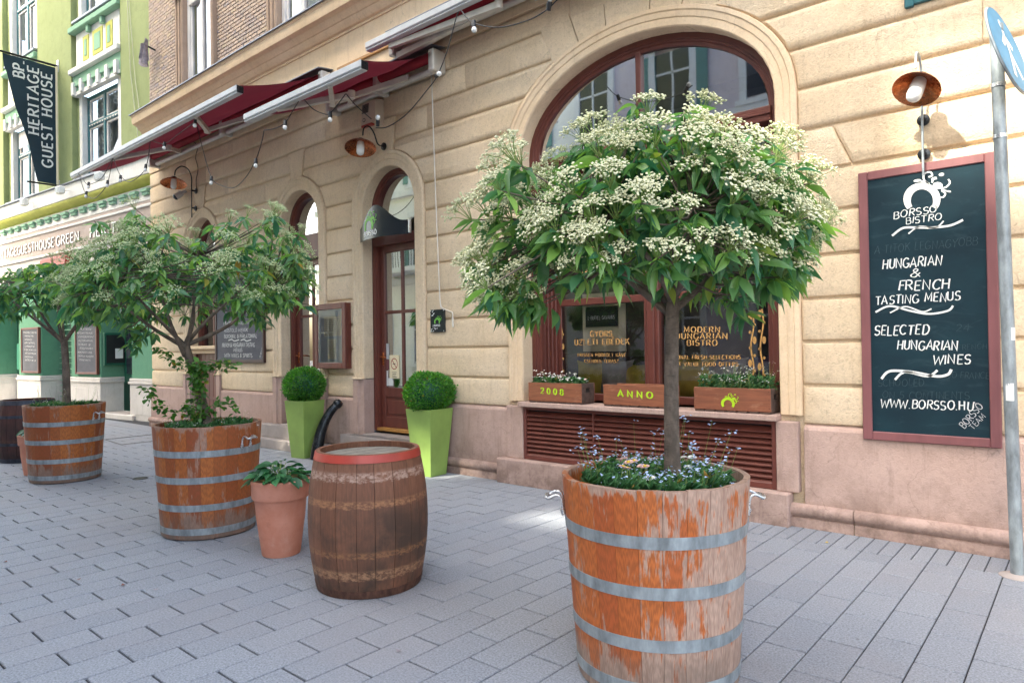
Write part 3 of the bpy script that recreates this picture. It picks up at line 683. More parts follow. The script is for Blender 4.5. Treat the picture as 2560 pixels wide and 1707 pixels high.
# ---------------- arched doors
def door(o, y=5.945, leaf=True, tz=2.93, tz2=3.06):
    xc, hw, zs, hz, zb = OPEN[o]
    fr = part('door_frame', sweep(o, [(0.001, y), (-.05, y), (-.055, y+.02), (-.085, y+.022), (-.085, y+.13), (.001, y+.13)], zb+.02), M['brown_wood'], bistro, 30)
    part('transom', MB().box(xc-hw+.05, xc+hw-.05, y-.008, y+.13, tz, tz2, .008), M['brown_wood'], fr)
    n = 16; mb = MB(); r = hw-.08
    for i in range(n):
        a, b2 = [xc-r*cos(pi*j/n) for j in (i, i+1)]
        mb.quad((a, y+.07, tz2), (b2, y+.07, tz2), (b2, y+.07, arch_z(o, b2, -.08)), (a, y+.07, arch_z(o, a, -.08)))
    part('fanlight', mb, M['glass_mirror'], fr, recalc=False)
    return fr
def leaf(o, y, z0, z1, zmid, zg):
    xc, hw = OPEN[o][:2]; a, b2 = xc-hw+.088, xc+hw-.088; d = MB()
    lf = part('door_leaf', MB().box(a, a+.085, y, y+.05, z0, z1, .005).box(b2-.085, b2, y, y+.05, z0, z1, .005).box(a+.085, b2-.085, y, y+.05, z1-.095, z1, .005)
              .box(a+.085, b2-.085, y, y+.05, zg-.13, zg, .005).box(a+.085, b2-.085, y, y+.05, z0, z0+.15, .005), M['brown_wood'], bistro)
    part('glazing_bar', MB().box(xc-.02, xc+.02, y+.006, y+.046, zg, z1-.095, .005), M['brown_wood'], lf)
    for x0, x1 in ((a+.085, xc-.02), (xc+.02, b2-.085)):
        part('glazing_bar', MB().box(x0, x1, y+.008, y+.044, zmid-.022, zmid+.022, .005), M['brown_wood'], lf)
        for p, q in ((zg, zmid-.022), (zmid+.022, z1-.095)):
            part('pane', MB().quad((x0, y+.028, p), (x1, y+.028, p), (x1, y+.028, q), (x0, y+.028, q)), M['glass_mirror'], lf, recalc=False)
    part('panel', MB().box(a+.085, b2-.085, y+.02, y+.04, z0+.15, zg-.13).box(a+.125, b2-.125, y+.006, y+.021, z0+.19, zg-.17, .012), M['brown_wood'], lf)
    hd = MB(); hx = a+.045; hz_ = 1.42 if o == 'door2' else 1.4
    hd.tube([(hx, y, hz_), (hx, y-.05, hz_), (hx+.03, y-.058, hz_), (hx+.12, y-.055, hz_-.012)], .011, 8); hd.box(hx-.02, hx+.02, y-.008, y-.0005, hz_-.12, hz_+.06, .003)
    part('door_handle', hd, M['copper'], lf, 40)
    return lf
door('door1'); leaf('door1', 6.01, .42, 2.93, 2.01, .97)
door('door2', tz=2.92, tz2=3.30); leaf('door2', 6.01, .42, 2.92, 2.04, 1.0)
for o in ('door1', 'door2'):
    xc, hw = OPEN[o][:2]
    part('door_sill', MB().box(xc-hw+.002, xc+hw-.002, 5.95, 6.08, .372, .418, .006), M['threshold_wood'], bistro)
    part('porch_back', MB().box(xc-.7, xc+.7, 7.2, 7.25, .3, 4.1).box(xc-.7, xc-.66, 6.1, 7.2, .3, 4.1).box(xc+.66, xc+.7, 6.1, 7.2, .3, 4.1).box(xc-.7, xc+.7, 6.1, 7.2, .26, .3).box(xc-.7, xc+.7, 6.1, 7.2, 4.1, 4.14), M['room_wall'], bistro)
# third opening: window above a stone sill, plank cellar door below
fr = door('door3', tz=3.2, tz2=3.28); xc, hw = OPEN['door3'][:2]
part('pane', MB().quad((xc-hw+.08, 6.03, 1.62), (xc+hw-.08, 6.03, 1.62), (xc+hw-.08, 6.03, 3.2), (xc-hw+.08, 6.03, 3.2)), M['glass'], fr, recalc=False)
part('glazing_bar', MB().box(xc-.03, xc+.03, 5.99, 6.05, 1.62, 3.2, .006), M['brown_wood'], fr)
part('window_sill', MB().box(xc-hw-.03, xc+hw+.03, 5.74, 6.05, 1.55, 1.615, .01), M['stucco_smooth'], bistro)
part('sill_apron', MB().box(xc-hw, xc+hw, 5.80, 5.95, 1.47, 1.549, .01), M['stucco_smooth'], bistro)
cd = part('cellar_door', MB().box(xc-hw+.004, xc-hw+.06, 5.89, 5.94, .1, 1.468, .004).box(xc+hw-.06, xc+hw-.004, 5.89, 5.94, .1, 1.468, .004), M['brown_wood'], bistro)
n = 6; x0, x1 = xc-hw+.06, xc+hw-.06
for i in range(n): part('plank', MB().box(x0+(x1-x0)*i/n+.003, x0+(x1-x0)*(i+1)/n-.003, 5.90, 5.93, .1, 1.466, .006), M['brown_wood'], cd)
for z in (.62, 1.30): part('hinge_bar', MB().box(x0, x1, 5.885, 5.8995, z, z+.05, .004), M['brown_wood'], cd)
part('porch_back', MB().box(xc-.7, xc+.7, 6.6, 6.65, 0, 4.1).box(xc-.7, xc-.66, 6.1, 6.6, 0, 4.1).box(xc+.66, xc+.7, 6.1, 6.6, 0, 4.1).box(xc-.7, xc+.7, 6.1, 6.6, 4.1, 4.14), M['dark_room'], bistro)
# steps
part('step', MB().box(-10.42, -8.30, 5.49, 5.735, 0, .148, .008), M['step'], bistro); part('step', MB().box(-10.12, -8.62, 5.60, 5.735, .1485, .352, .008), M['step'], bistro)
part('step', MB().box(-9.755, -8.715, 5.7355, 5.95, 0, .355, .004), M['step'], bistro)
part('step', MB().box(-8.00, -6.25, 5.45, 5.735, 0, .165, .008), M['step'], bistro); st = part('step', MB().box(-7.95, -6.3, 5.585, 5.735, .1655, .335, .008), M['step'], bistro)
part('step', MB().box(-7.635, -6.57, 5.7355, 5.95, 0, .345, .004), M['step'], bistro)
for i in range(5): part('tread_groove', MB().box(-7.8, -6.4, 5.60+.026*i, 5.606+.026*i, .3352, .337), M['grate'], st)
# ---------------- fascia, cornice, brick storey
part('fascia', MB().box(XL+.02, XR, 5.755, 5.801, 5.175, 6.02, .004), M['stucco_smooth'], bistro)
part('timber_batten', MB().box(-8.1, -2.0, 5.72, 5.7549, 5.47, 5.51, .004), M['threshold_wood'], bistro)
prof = [(5.80, 5.95), (5.735, 5.95), (5.735, 5.985), (5.70, 5.99), (5.66, 6.02), (5.635, 6.065), (5.62, 6.07), (5.60, 6.09), (5.56, 6.14), (5.52, 6.155), (5.49, 6.16), (5.478, 6.20), (5.475, 6.29), (5.46, 6.31), (5.46, 6.345), (5.80, 6.39)]
n = len(prof); mb = MB().add([(x, y, z) for x in (XL-.12, XR) for y, z in prof], [(i, i+1, n+i+1, n+i) for i in range(n-1)]+[tuple(range(n)), tuple(range(2*n-1, n-1, -1))])
part('cornice', mb, M['stucco_smooth'], bistro, 25)
part('cornice_flashing', MB().add([(x, y, z) for x in (XL-.16, XR) for y, z in ((5.43, 6.335), (5.43, 6.352), (5.80, 6.42), (5.80, 6.40))], [(0, 1, 5, 4), (1, 2, 6, 5), (2, 3, 7, 6), (3, 0, 4, 7), (0, 3, 2, 1), (4, 5, 6, 7)]), M['sheet'], bistro)
UW = [(-12.98, -11.86), (-9.66, -8.5), (-6.3, -5.14), (-3.0, -1.84), (.3, 1.46)]
mb = MB(); xs = XL
for a, b2 in UW+[(XR, XR)]:
    mb.quad((xs, 5.80, 6.38), (a, 5.80, 6.38), (a, 5.80, 14), (xs, 5.80, 14)); xs = b2
    if a != b2: mb.quad((a, 5.80, 9.4), (b2, 5.80, 9.4), (b2, 5.80, 14), (a, 5.80, 14))
mb.quad((XL, 5.80, 6.38), (XL, 5.80, 14), (XL, 12, 14), (XL, 12, 6.38)).quad((XL, 5.8, 14), (XR, 5.8, 14), (XR, 12, 14), (XL, 12, 14))
part('upper_wall', mb, M['mortar'], bistro, recalc=False)
BW, BH, BG = .172, .064, .013
bl = []; row = 0; z = 6.40
while z < 9.2:
    x = XL + (0 if row % 2 else -BW/2)
    while x < -6.0:
        a, b2 = max(x, XL)+BG/2, x+BW-BG/2
        for wa, wb in UW[:2]:
            if b2 > wa-.32 and a < wb+.10: 
                if a < wa-.32-.05 : b2 = min(b2, wa-.32)
                elif b2 > wb+.10+.05: a = max(a, wb+.10)
                else: a = b2 = 0
        if b2-a > .03:
            p = Vector((a, 5.78, z)) - CAM; d = p.dot(FW); u, v = p.dot(RT)/d, p.dot(UP)/d
            bl.append(((0 if abs(u) < .77 and v < .51 else 1000)+d, a, b2, z))
        x += BW
    z += BH; row += 1
bl.sort(); bm_ = {}; rest = MB(); tn = []
rb = random.Random(5)
for i, (s_, a, b2, z) in enumerate(bl):
    y = 5.782+rb.uniform(-.003, .003)
    if i < 300:
        k = round(b2-a, 2)
        if k not in bm_: bm_[k] = mesh_of('brick', MB().box(-k/2, k/2, 0, .025, 0, BH-BG, .004), M['brick'])
        inst('brick', bm_[k], bistro, Vector(((a+b2)/2, y, z))-bistro.location)
    else:
        n0 = len(rest.f); rest.box(a, b2, y, y+.02, z, z+BH-BG); tn += [rb.random()]*(len(rest.f)-n0)
me = mesh_of('far_bricks', rest, M['brick'], recalc=False); floats(me, 'tone', tn)
tag(inst('far_bricks', me, bistro, -Vector(bistro.location)), kind='stuff')
for a, b2 in UW[:2]:
    for x0, x1, nm in ((a-.31, a, 'window_pilaster'), (b2, b2+.09, 'window_jamb')):
        wj = part(nm, MB().box(x0, x1, 5.70, 5.86, 6.39, 9.0, .02), M['stone_grey'], bistro)
        if nm == 'window_pilaster':
            part('rib', MB().box(x0+.06, x0+.12, 5.68, 5.6999, 6.55, 8.3, .008).box(x0+.17, x0+.24, 5.68, 5.6999, 6.55, 8.3, .008), M['stone_grey'], wj)
            orn = MB(); rr = random.Random(2)
            for i in range(16):
                q = Vector((x0+.12+rr.uniform(-.13, .13), 5.66+rr.uniform(-.05, .03), 8.35+rr.uniform(-.17, .15))); r = rr.uniform(.035, .07)
                orn.lathe([(0, -r), (r*.7, -r*.7), (r, 0), (r*.7, r*.7), (0, r)], 7, q)
            for i in range(7):
                q = Vector((x0+.1+rr.uniform(-.2, .16), 5.68, 6.5+rr.uniform(-.06, .06))); orn.lathe([(0, -.05), (.04, -.03), (.05, 0), (.03, .04), (0, .05)], 7, q)
            part('ornament', orn, M['stone_grey'], wj, 60)
    uf = part('upper_window', MB().box(a, a+.10, 5.80, 5.88, 6.42, 9.3, .01).box(b2-.10, b2, 5.80, 5.88, 6.42, 9.3, .01).box(a+.1, b2-.1, 5.80, 5.88, 6.42, 6.50, .01).box(a+.1, b2-.1, 5.79, 5.88, 8.05, 8.2, .01), M['white_wood'], bistro)
    part('sash_bar', MB().box((a+b2)/2-.05, (a+b2)/2+.05, 5.81, 5.87, 6.5, 8.05, .01), M['white_wood'], uf)
    part('sash_frame', MB().box(a+.1, a+.16, 5.825, 5.87, 6.5, 8.05).box(b2-.16, b2-.1, 5.825, 5.87, 6.5, 8.05), M['white_wood'], uf)
    part('pane', MB().quad((a+.1, 5.85, 6.5), (b2-.1, 5.85, 6.5), (b2-.1, 5.85, 9.3), (a+.1, 5.85, 9.3)), M['glass'], uf, recalc=False)
    part('curtain', MB().add([(a+.02+(b2-a-.04)*i/40, 5.97+.02*sin(i*1.7), z) for i in range(41) for z in (6.42, 9.3)], [(2*i, 2*i+2, 2*i+3, 2*i+1) for i in range(40)]), M['curtain'], uf, 180)
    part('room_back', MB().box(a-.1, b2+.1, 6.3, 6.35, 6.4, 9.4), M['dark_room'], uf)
# ================================================================== lettering: a small stroke alphabet
def EL(cx, cy, rx, ry, a0, a1, n=10): return [(cx+rx*cos(radians(a0+(a1-a0)*i/n)), cy+ry*sin(radians(a0+(a1-a0)*i/n))) for i in range(n+1)]
GL = {
 'A': (.62, [[(0, 0), (.31, 1), (.62, 0)], [(.12, .34), (.5, .34)]]), 'B': (.56, [[(.06, 0), (.06, 1)], [(.06, 1), (.3, 1)]+EL(.3, .77, .2, .23, 90, -90, 8)+[(.06, .54)], [(.06, .54), (.32, .54)]+EL(.32, .27, .24, .27, 90, -90, 8)+[(.06, 0)]]),
 'C': (.6, [EL(.34, .5, .32, .5, 45, 315, 16)]), 'D': (.62, [[(.06, 0), (.06, 1)], [(.06, 1), (.25, 1)]+EL(.25, .5, .34, .5, 90, -90, 12)+[(.06, 0)]]),
 'E': (.5, [[(.06, 0), (.06, 1)], [(.06, 1), (.48, 1)], [(.06, .52), (.4, .52)], [(.06, 0), (.48, 0)]]), 'F': (.48, [[(.06, 0), (.06, 1)], [(.06, 1), (.48, 1)], [(.06, .52), (.4, .52)]]),
 'G': (.64, [EL(.34, .5, .32, .5, 45, 330, 16)+[(.62, .42), (.40, .42)]]), 'H': (.6, [[(.06, 0), (.06, 1)], [(.54, 0), (.54, 1)], [(.06, .52), (.54, .52)]]),
 'I': (.2, [[(.1, 0), (.1, 1)]]), 'J': (.42, [[(.34, 1), (.34, .25)]+EL(.18, .22, .16, .22, 0, -170, 8)]), 'K': (.58, [[(.06, 0), (.06, 1)], [(.54, 1), (.06, .42)], [(.22, .6), (.56, 0)]]),
 'L': (.46, [[(.06, 1), (.06, 0), (.46, 0)]]), 'M': (.74, [[(.05, 0), (.09, 1), (.37, .25), (.65, 1), (.69, 0)]]), 'N': (.62, [[(.06, 0), (.06, 1), (.56, 0), (.56, 1)]]),
 'O': (.68, [EL(.34, .5, .31, .5, 90, 450, 20)]), 'P': (.54, [[(.06, 0), (.06, 1)], [(.06, 1), (.28, 1)]+EL(.28, .74, .23, .26, 90, -90, 8)+[(.06, .48)]]),
 'Q': (.68, [EL(.34, .5, .31, .5, 90, 450, 20), [(.4, .22), (.64, -.06)]]), 'R': (.58, [[(.06, 0), (.06, 1)], [(.06, 1), (.28, 1)]+EL(.28, .75, .23, .25, 90, -90, 8)+[(.06, .5)], [(.26, .5), (.56, 0)]]),
 'S': (.54, [EL(.27, .75, .22, .25, 30, 270, 12)+EL(.27, .25, .24, .25, 90, -150, 12)]), 'T': (.56, [[(.28, 0), (.28, 1)], [(0, 1), (.56, 1)]]),
 'U': (.6, [[(.06, 1), (.06, .3)]+EL(.3, .28, .24, .28, 180, 360, 10)+[(.54, 1)]]), 'V': (.6, [[(0, 1), (.3, 0), (.6, 1)]]), 'W': (.86, [[(0, 1), (.2, 0), (.43, .8), (.66, 0), (.86, 1)]]),
 'X': (.58, [[(0, 0), (.58, 1)], [(0, 1), (.58, 0)]]), 'Y': (.58, [[(0, 1), (.29, .48), (.58, 1)], [(.29, .48), (.29, 0)]]), 'Z': (.54, [[(.02, 1), (.52, 1), (.0, 0), (.54, 0)]]),
 '&': (.7, [[(.66, 0), (.2, .68)]+EL(.3, .82, .14, .17, 210, -60, 9)+[(.1, .36)]+EL(.26, .22, .22, .23, 140, 300, 8)+[(.62, .48)]]),
 '0': (.56, [EL(.28, .5, .24, .5, 90, 450, 18)]), '2': (.54, [EL(.27, .74, .23, .26, 170, -40, 10)+[(.03, 0), (.54, 0)]]), '4': (.56, [[(.42, 0), (.42, 1), (.0, .3), (.56, .3)]]), '5': (.52, [[(.48, 1), (.1, 1), (.07, .56)]+EL(.25, .3, .24, .3, 110, -150, 10)]),
 '8': (.54, [EL(.27, .75, .2, .25, 90, 450, 14), EL(.27, .26, .24, .27, 90, 450, 14)]), '.': (.2, [[(.09, 0), (.09, .07)]]), '-': (.4, [[(.05, .45), (.35, .45)]]), "'": (.2, [[(.1, 1.05), (.06, .8)]]), '"': (.3, [[(.06, .1), (.02, -.1)], [(.2, .1), (.16, -.1)]]), ' ': (.34, []), ',': (.2, [[(.1, .06), (.05, -.12)]]), '/': (.4, [[(0, 0), (.4, 1)]])}
ACC = {'Á': 'A', 'É': 'E', 'Ó': 'O', 'Ü': 'U', 'Ö': 'O', 'Ű': 'U', 'Í': 'I'}
def ribbon(mb, pts, wf, put, y=0.):
    """flat stroke along 2-D points; wf(direction) gives the half width"""
    q = [Vector(pts[0])]
    for p in pts[1:]:
        if (Vector(p)-q[-1]).length > 1e-5: q.append(Vector(p))
    if len(q) < 2: return
    L = []; R = []
    for i, p in enumerate(q):
        d0 = (q[i]-q[i-1]).normalized() if i else (q[1]-q[0]).normalized(); d1 = (q[i+1]-q[i]).normalized() if i < len(q)-1 else d0
        n0 = Vector((-d0.y, d0.x)); n1 = Vector((-d1.y, d1.x)); n = (n0+n1)
        n = n.normalized() if n.length > .2 else n1
        k = min(1.8, 1/max(.4, n.dot(n1))); w = wf(d1)*k
        L.append(p+n*w); R.append(p-n*w)
    b = len(mb.v); k = len(q)
    mb.v += [tuple(put(*p)) for p in L]+[tuple(put(*p)) for p in R]
    mb.f += [(b+i, b+i+1, b+k+i+1, b+k+i) for i in range(k-1)]
def text(mb, s, p0, p1, h, style='chalk', w=.055, rnd=None, gap=.13, nrm=Vector((0, -1, 0)), up=None):
    """write s between world points p0 and p1 (baseline), cap height h"""
    p0, p1 = Vector(p0), Vector(p1); ax = (p1-p0); tot = ax.length; ax.normalize()
    up = up if up is not None else nrm.cross(ax).normalized()*-1
    if up.z < 0 and abs(up.z) > .3 and style != 'vert': up = -up
    ws = [GL[ACC.get(c, c)][0] for c in s]; full = sum(ws)+gap*(len(s)-1); sx = tot/full; x = 0.
    rnd = rnd or random.Random(hash(s) % 1000 if False else len(s)*7)
    for c, cw in zip(s, ws):
        strokes = list(GL[ACC.get(c, c)][1]); jx, jy, sl = (0, 0, 0)
        if style == 'chalk': jx, jy, sl = rnd.uniform(-.04, .04), rnd.uniform(-.07, .07), rnd.uniform(.05, .24)
        if c in 'ÁÉÓÍ': strokes.append([(cw/2-.02, 1.1), (cw/2+.12, 1.32)])
        if c in 'ÜÖ': strokes += [[(cw*.3, 1.12), (cw*.3, 1.22)], [(cw*.7, 1.12), (cw*.7, 1.22)]]
        def put(a, b2, x=x): return p0 + ax*a + up*b2
        for st in strokes:
            pts = [((x+a+jx+sl*b2*.6)*sx, (b2+jy)*h) for a, b2 in st]
            if style == 'chalk':
                pts = [(a+rnd.uniform(-.012, .012)*h, b2+rnd.uniform(-.012, .012)*h) for a, b2 in pts]; wf = lambda d: w*h*(.8+.3*abs(d.y))*rnd.uniform(.72, 1.28)
            else:
                thin, thick = (w*.42, w*1.25) if style == 'serif' else (w*.8, w*1.2)
                wf = lambda d: h*(thin+(thick-thin)*min(1, abs(d.y)*1.05))
            ribbon(mb, pts, wf, put)
            if style in ('serif', 'slab'):
                for e, f_ in ((0, 1), (-1, -2)):
                    a, b2 = pts[e]; d = Vector(pts[f_])-Vector(pts[e])
                    if abs(d.y) > .6*d.length and len(st) < 8:
                        t = w*h*(1.25 if style == 'serif' else 1.8); hh = w*h*(.28 if style == 'serif' else .55)
                        yy = b2+(hh if d.y > 0 else -hh); ribbon(mb, [(a-t, yy), (a+t, yy)], lambda d_: hh, put)
        x += cw+gap
    return mb
def curve_pts(pts, n=8):
    P_ = [Vector(p) for p in pts]; out = []
    for i in range(len(P_)-1):
        a, b, c, d = P_[max(i-1, 0)], P_[i], P_[i+1], P_[min(i+2, len(P_)-1)]
        for k in range(n):
            t = k/n; out.append(.5*((2*b)+(c-a)*t+(2*a-5*b+4*c-d)*t*t+(3*b-a-3*c+d)*t**3))
    out.append(P_[-1]); return out
def emblem(mb, put, dot_n=12):
    """horseshoe arch with a pea-shoot curling off its shoulder, in a unit box"""
    out = EL(.40, .28, .40, .46, -38, 218, 26); inn = EL(.40, .24, .24, .32, -30, 210, 26)
    b = len(mb.v); k = len(out); mb.v += [tuple(put(*p)) for p in out+inn]; mb.f += [(b+i, b+i+1, b+k+i+1, b+k+i) for i in range(k-1)]
    def blob(cx, cy, rx, ry, rot=0):
        b = len(mb.v); c_, s_ = cos(rot), sin(rot)
        mb.v += [tuple(put(cx+rx*cos(a)*c_-ry*sin(a)*s_, cy+rx*cos(a)*s_+ry*sin(a)*c_)) for a in [2*pi*i/dot_n for i in range(dot_n)]]; mb.f.append(tuple(range(b, b+dot_n)))
    blob(.74, .66, .11, .10); blob(.66, .86, .07, .035, .5); blob(.82, .97, .06, .045, .4); blob(.30, .80, .085, .04, .2); blob(.98, .50, .05, .025, -.3)
    for c in ([(.56, .70), (.44, .84), (.46, 1.0), (.58, 1.04), (.62, .94), (.54, .90)], [(.62, .74), (.64, .82), (.72, .86)], [(.80, .58), (.92, .62), (1.0, .74), (.97, .84)], [(.82, .52), (.90, .44), (.86, .34), (.78, .34)], [(.82, .54), (.9, .52), (.97, .50)], [(.56, .72), (.42, .78), (.30, .80)]):
        ribbon(mb, [tuple(p) for p in curve_pts(c, 6)], lambda d: .02, put)
def on_board(Y):                                   # photo pixel -> point on a vertical plane parallel to the facade
    return lambda x, y: on_y(x, y, Y)
def line_px(mb, s, l, r, hpx, Y, **kw):
    p0, p1 = on_y(*l, Y), on_y(*r, Y); h = (on_y(l[0], l[1]-hpx, Y)-p0).length
    return text(mb, s, p0, p1, h, **kw)
def stroke_px(mb, pts, w, Y):
    q = [on_y(*p, Y) for p in curve_pts([(*p,) for p in pts], 8)] if len(pts) > 2 else [on_y(*p, Y) for p in pts]
    ribbon(mb, [(p.x, p.z) for p in q], lambda d: w, lambda a, b: (a, Y, b))
def emblem_px(mb, x0, y0, x1, y1, Y):
    ribbon_put = lambda u, v: on_y(x0+(x1-x0)*u, y1+(y0-y1)*v, Y); emblem(mb, ribbon_put)

# ================================================================== chalkboards
rk = random.Random(4)
def framed_board(name, label, x0, x1, z0, z1, yb, yf, fw, frame, face):
    t = thing(name, label, 'chalkboard', ((x0+x1)/2, yb, z0))
    part('board', MB().box(x0+fw*.6, x1-fw*.6, yf+.012, yb, z0+fw*.6, z1-fw*.6), M[face], t)
    for nm, a in (('frame_rail', (x0+fw, x1-fw, yf, yb, z0, z0+fw)), ('frame_rail', (x0+fw, x1-fw, yf, yb, z1-fw, z1)), ('frame_stile', (x0, x0+fw, yf-.0015, yb, z0, z1)), ('frame_stile', (x1-fw, x1, yf-.0015, yb, z0, z1))):
        part(nm, MB().box(*a, .006), M[frame], t)
    return t
cb = framed_board('chalkboard', 'tall teal chalkboard in a dusty red frame below the copper lamp', -1.352, -.482, .752, 2.80, 5.768, 5.718, .065, 'rose_frame', 'slate_teal')
YB = 5.7265
z6 = lambda x, y: (2150+x*.2551, 360+y*.2551); zb_ = lambda x, y: (2140+x*.4242, 760+y*.4242)
mb = MB()
emblem_px(mb, *z6(425, 290), *z6(880, 640), YB)
part('emblem', mb, M['chalk'], cb, recalc=False)
for s, l, r, h in (('BORSSÓ', (330, 735), (750, 668), 66), ('BISTRO', (445, 788), (800, 740), 62), ('HUNGARIAN', (215, 1220), (795, 1190), 90), ('&', (490, 1308), (595, 1300), 80), ('FRENCH', (370, 1438), (880, 1415), 92), ('TASTING MENUS', (150, 1575), (985, 1532), 80)):
    part('chalk_line', line_px(MB(), s, z6(*l), z6(*r), h*.2551, YB, w=.062, rnd=rk), M['chalk'], cb, recalc=False)
for s, l, r, h in (('SELECTED', (105, 182), (428, 180), 54), ('HUNGARIAN', (243, 268), (600, 270), 52), ('WINES', (452, 352), (675, 350), 52), ('WWW.BORSSO.HU', (145, 608), (690, 625), 48)):
    part('chalk_line', line_px(MB(), s, zb_(*l), zb_(*r), h*.4242, YB, w=.062, rnd=rk), M['chalk'], cb, recalc=False)
mb = MB()
stroke_px(mb, [z6(315, 900), z6(420, 825), z6(560, 820), z6(700, 790+30), z6(880, 800), z6(1010, 745)], .008, YB); stroke_px(mb, [z6(475, 880), z6(580, 810), z6(740, 780+40), z6(820, 755)], .005, YB)
stroke_px(mb, [zb_(115, 48), zb_(200, 12), zb_(320, 40), zb_(430, 58), zb_(540, 40), zb_(572, 10)], .007, YB); stroke_px(mb, [zb_(200, 52), zb_(290, 15), zb_(390, 45), zb_(445, 28)], .005, YB)
stroke_px(mb, [zb_(150, 440), zb_(200, 395), zb_(330, 400), zb_(470, 425), zb_(540, 415), zb_(562, 385)], .009, YB); stroke_px(mb, [zb_(230, 445), zb_(290, 400), zb_(420, 425), zb_(480, 390)], .008, YB)
part('chalk_flourish', mb, M['chalk'], cb, recalc=False)
mb = MB()
line_px(mb, 'BORSSÓ', zb_(640, 735), zb_(750, 605), 38*.4242, YB, w=.05, rnd=rk); line_px(mb, 'TEAM', zb_(690, 740), zb_(765, 665), 30*.4242, YB, w=.05, rnd=rk)
part('signature', mb, M['alu'], cb, recalc=False)
mb = MB()
for s, l, r, h in (('A TITOK LEGNAGYOBB', z6(140, 1075), z6(1150, 990), 19), ('ON 5 CONTINENTS', zb_(155, 555), zb_(670, 560), 17), ('JO FRANCE', zb_(540, 435), zb_(785, 440), 15), ('SCHOOLED', zb_(130, 485), zb_(400, 480), 17), ('24', zb_(590, 160), zb_(665, 158), 17), ('FRENCH', zb_(600, 270), zb_(770, 262), 13)):
    line_px(mb, s, l, r, h, YB+.001, w=.028, rnd=rk)
part('rubbed_lettering', mb, M['ghost'], cb, recalc=False)
cb2 = framed_board('chalkboard', 'grey chalkboard with tasting menus behind the middle tree, left of the glazed arched doors', -11.85, -10.19, 1.31, 2.78, 5.768, 5.72, .055, 'dark_wood', 'slate_grey')
Y2 = 5.7275
z3 = lambda x, y: (360+x*400/1195, 780+y*400/1195)
for s, l, r, h in (('FRANCIA & MAGYAR', (592, 96), (783, 92), 24), ('KÓSTOLÓ MENÜK', (600, 150), (775, 145), 24), ('BOROKKAL & PÁRLATOKKAL', (598, 194), (842, 192), 26), ('FRENCH & HUNGARIAN TASTING', (583, 260), (826, 258), 27), ('MENUS', (668, 296), (733, 295), 25), ('WITH WINES & SPIRITS', (600, 338), (808, 338), 27)):
    part('chalk_line', line_px(MB(), s, z3(*l), z3(*r), h*400/1195, Y2, w=.06, rnd=rk), M['chalk'], cb2, recalc=False)
mb = MB()
for a in ((630, 212, 710), (722, 212, 800)): stroke_px(mb, [z3(a[0], a[1]), z3(a[0]+25, a[1]-8), z3((a[0]+a[2])/2+5, a[1]+4), z3(a[2], a[1]-6)], .008, Y2)
stroke_px(mb, [z3(740, 10), z3(775, 0), z3(800, 18), z3(832, 8)], .01, Y2); line_px(mb, 'BORSSÓ', z3(868, 345), z3(892, 255), 16*400/1195, Y2, w=.05, rnd=rk); line_px(mb, 'TEAM', z3(884, 350), z3(897, 290), 12*400/1195, Y2, w=.05, rnd=rk)
part('chalk_flourish', mb, M['chalk'], cb2, recalc=False)

# ================================================================== lettering on the big window, room inside
ZW = lambda x, y: (1300+x*680/1344, 560+y*680/1344); YT = YG-.004
wl_ = tag(thing('window_lettering', 'gold serif menu lettering and vine scrolls on the big arched window', 'lettering', (-3.4, YT, 1.3)))
for s, l, r, h in (('GYORS', (347, 556), (455, 556), 27), ('ÜZLETI EBÉDEK', (270, 598), (540, 593), 27), ('FRISSEN PÖRKÖLT KÁVÉ', (285, 654), (524, 655), 15), ('CSENDES TERASZ', (318, 684), (487, 685), 15), ('MODERN', (810, 535), (988, 535), 27), ('HUNGARIAN', (768, 567), (1025, 567), 27), ('BISTRO', (825, 600), (975, 600), 27), ('SEASONAL FRESH SELECTIONS', (718, 667), (1090, 667), 18), ('GREAT VALUE FOOD OFFERS', (722, 700), (1078, 702), 18), ('LIVE JAZZ MUSIC', (205, 205), (500, 180), 34)):
    hp = h*680/1344
    part('lettering', line_px(MB(), s, ZW(*l), ZW(*r), hp, YT, style='serif', w=.095, gap=.2), M['gold'], wl_, recalc=False)
    sh = line_px(MB(), s, ZW(l[0]+1.6, l[1]+1.8), ZW(r[0]+1.6, r[1]+1.8), hp, YT+.0015, style='serif', w=.10, gap=.2)
    part('letter_edge', sh, M['shadow_brown'], wl_, recalc=False)
for bx, top, bot in ((1148, 440, 745), (1195, 420, 770), (202, 500, 740)):
    mb = MB(); pts = [ZW(bx+7*sin(i*1.1), top+(bot-top)*i/8) for i in range(9)]; stroke_px(mb, pts, .007, YT)
    for i in range(8):
        y = top+(bot-top)*(i+.5)/8; s = 1 if i % 2 else -1; c = on_y(*ZW(bx+s*11, y), YT); r = (.018, .036) if i % 3 == 0 else (.014, .014)
        n = 10; b_ = len(mb.v); mb.v += [(c.x+r[0]*cos(2*pi*k/n), YT, c.z+r[1]*sin(2*pi*k/n)) for k in range(n)]; mb.f.append(tuple(range(b_, b_+n)))
        stroke_px(mb, [ZW(bx+7*sin((i+.5)*1.1), y+6), ZW(bx+s*11, y)], .004, YT)
    part('vine_scroll', mb, M['gold'], wl_, recalc=False)
mb = MB()
for k in range(-2, 3): stroke_px(mb, [ZW(358+k*3, 118), ZW(358+k*14, 100-abs(k)*-6), ZW(358+k*12, 85+abs(k)*6)], .009, YT)
stroke_px(mb, [ZW(315, 122), ZW(358, 120), ZW(405, 108)], .008, YT); part('crown_motif', mb, M['gold'], wl_, recalc=False)
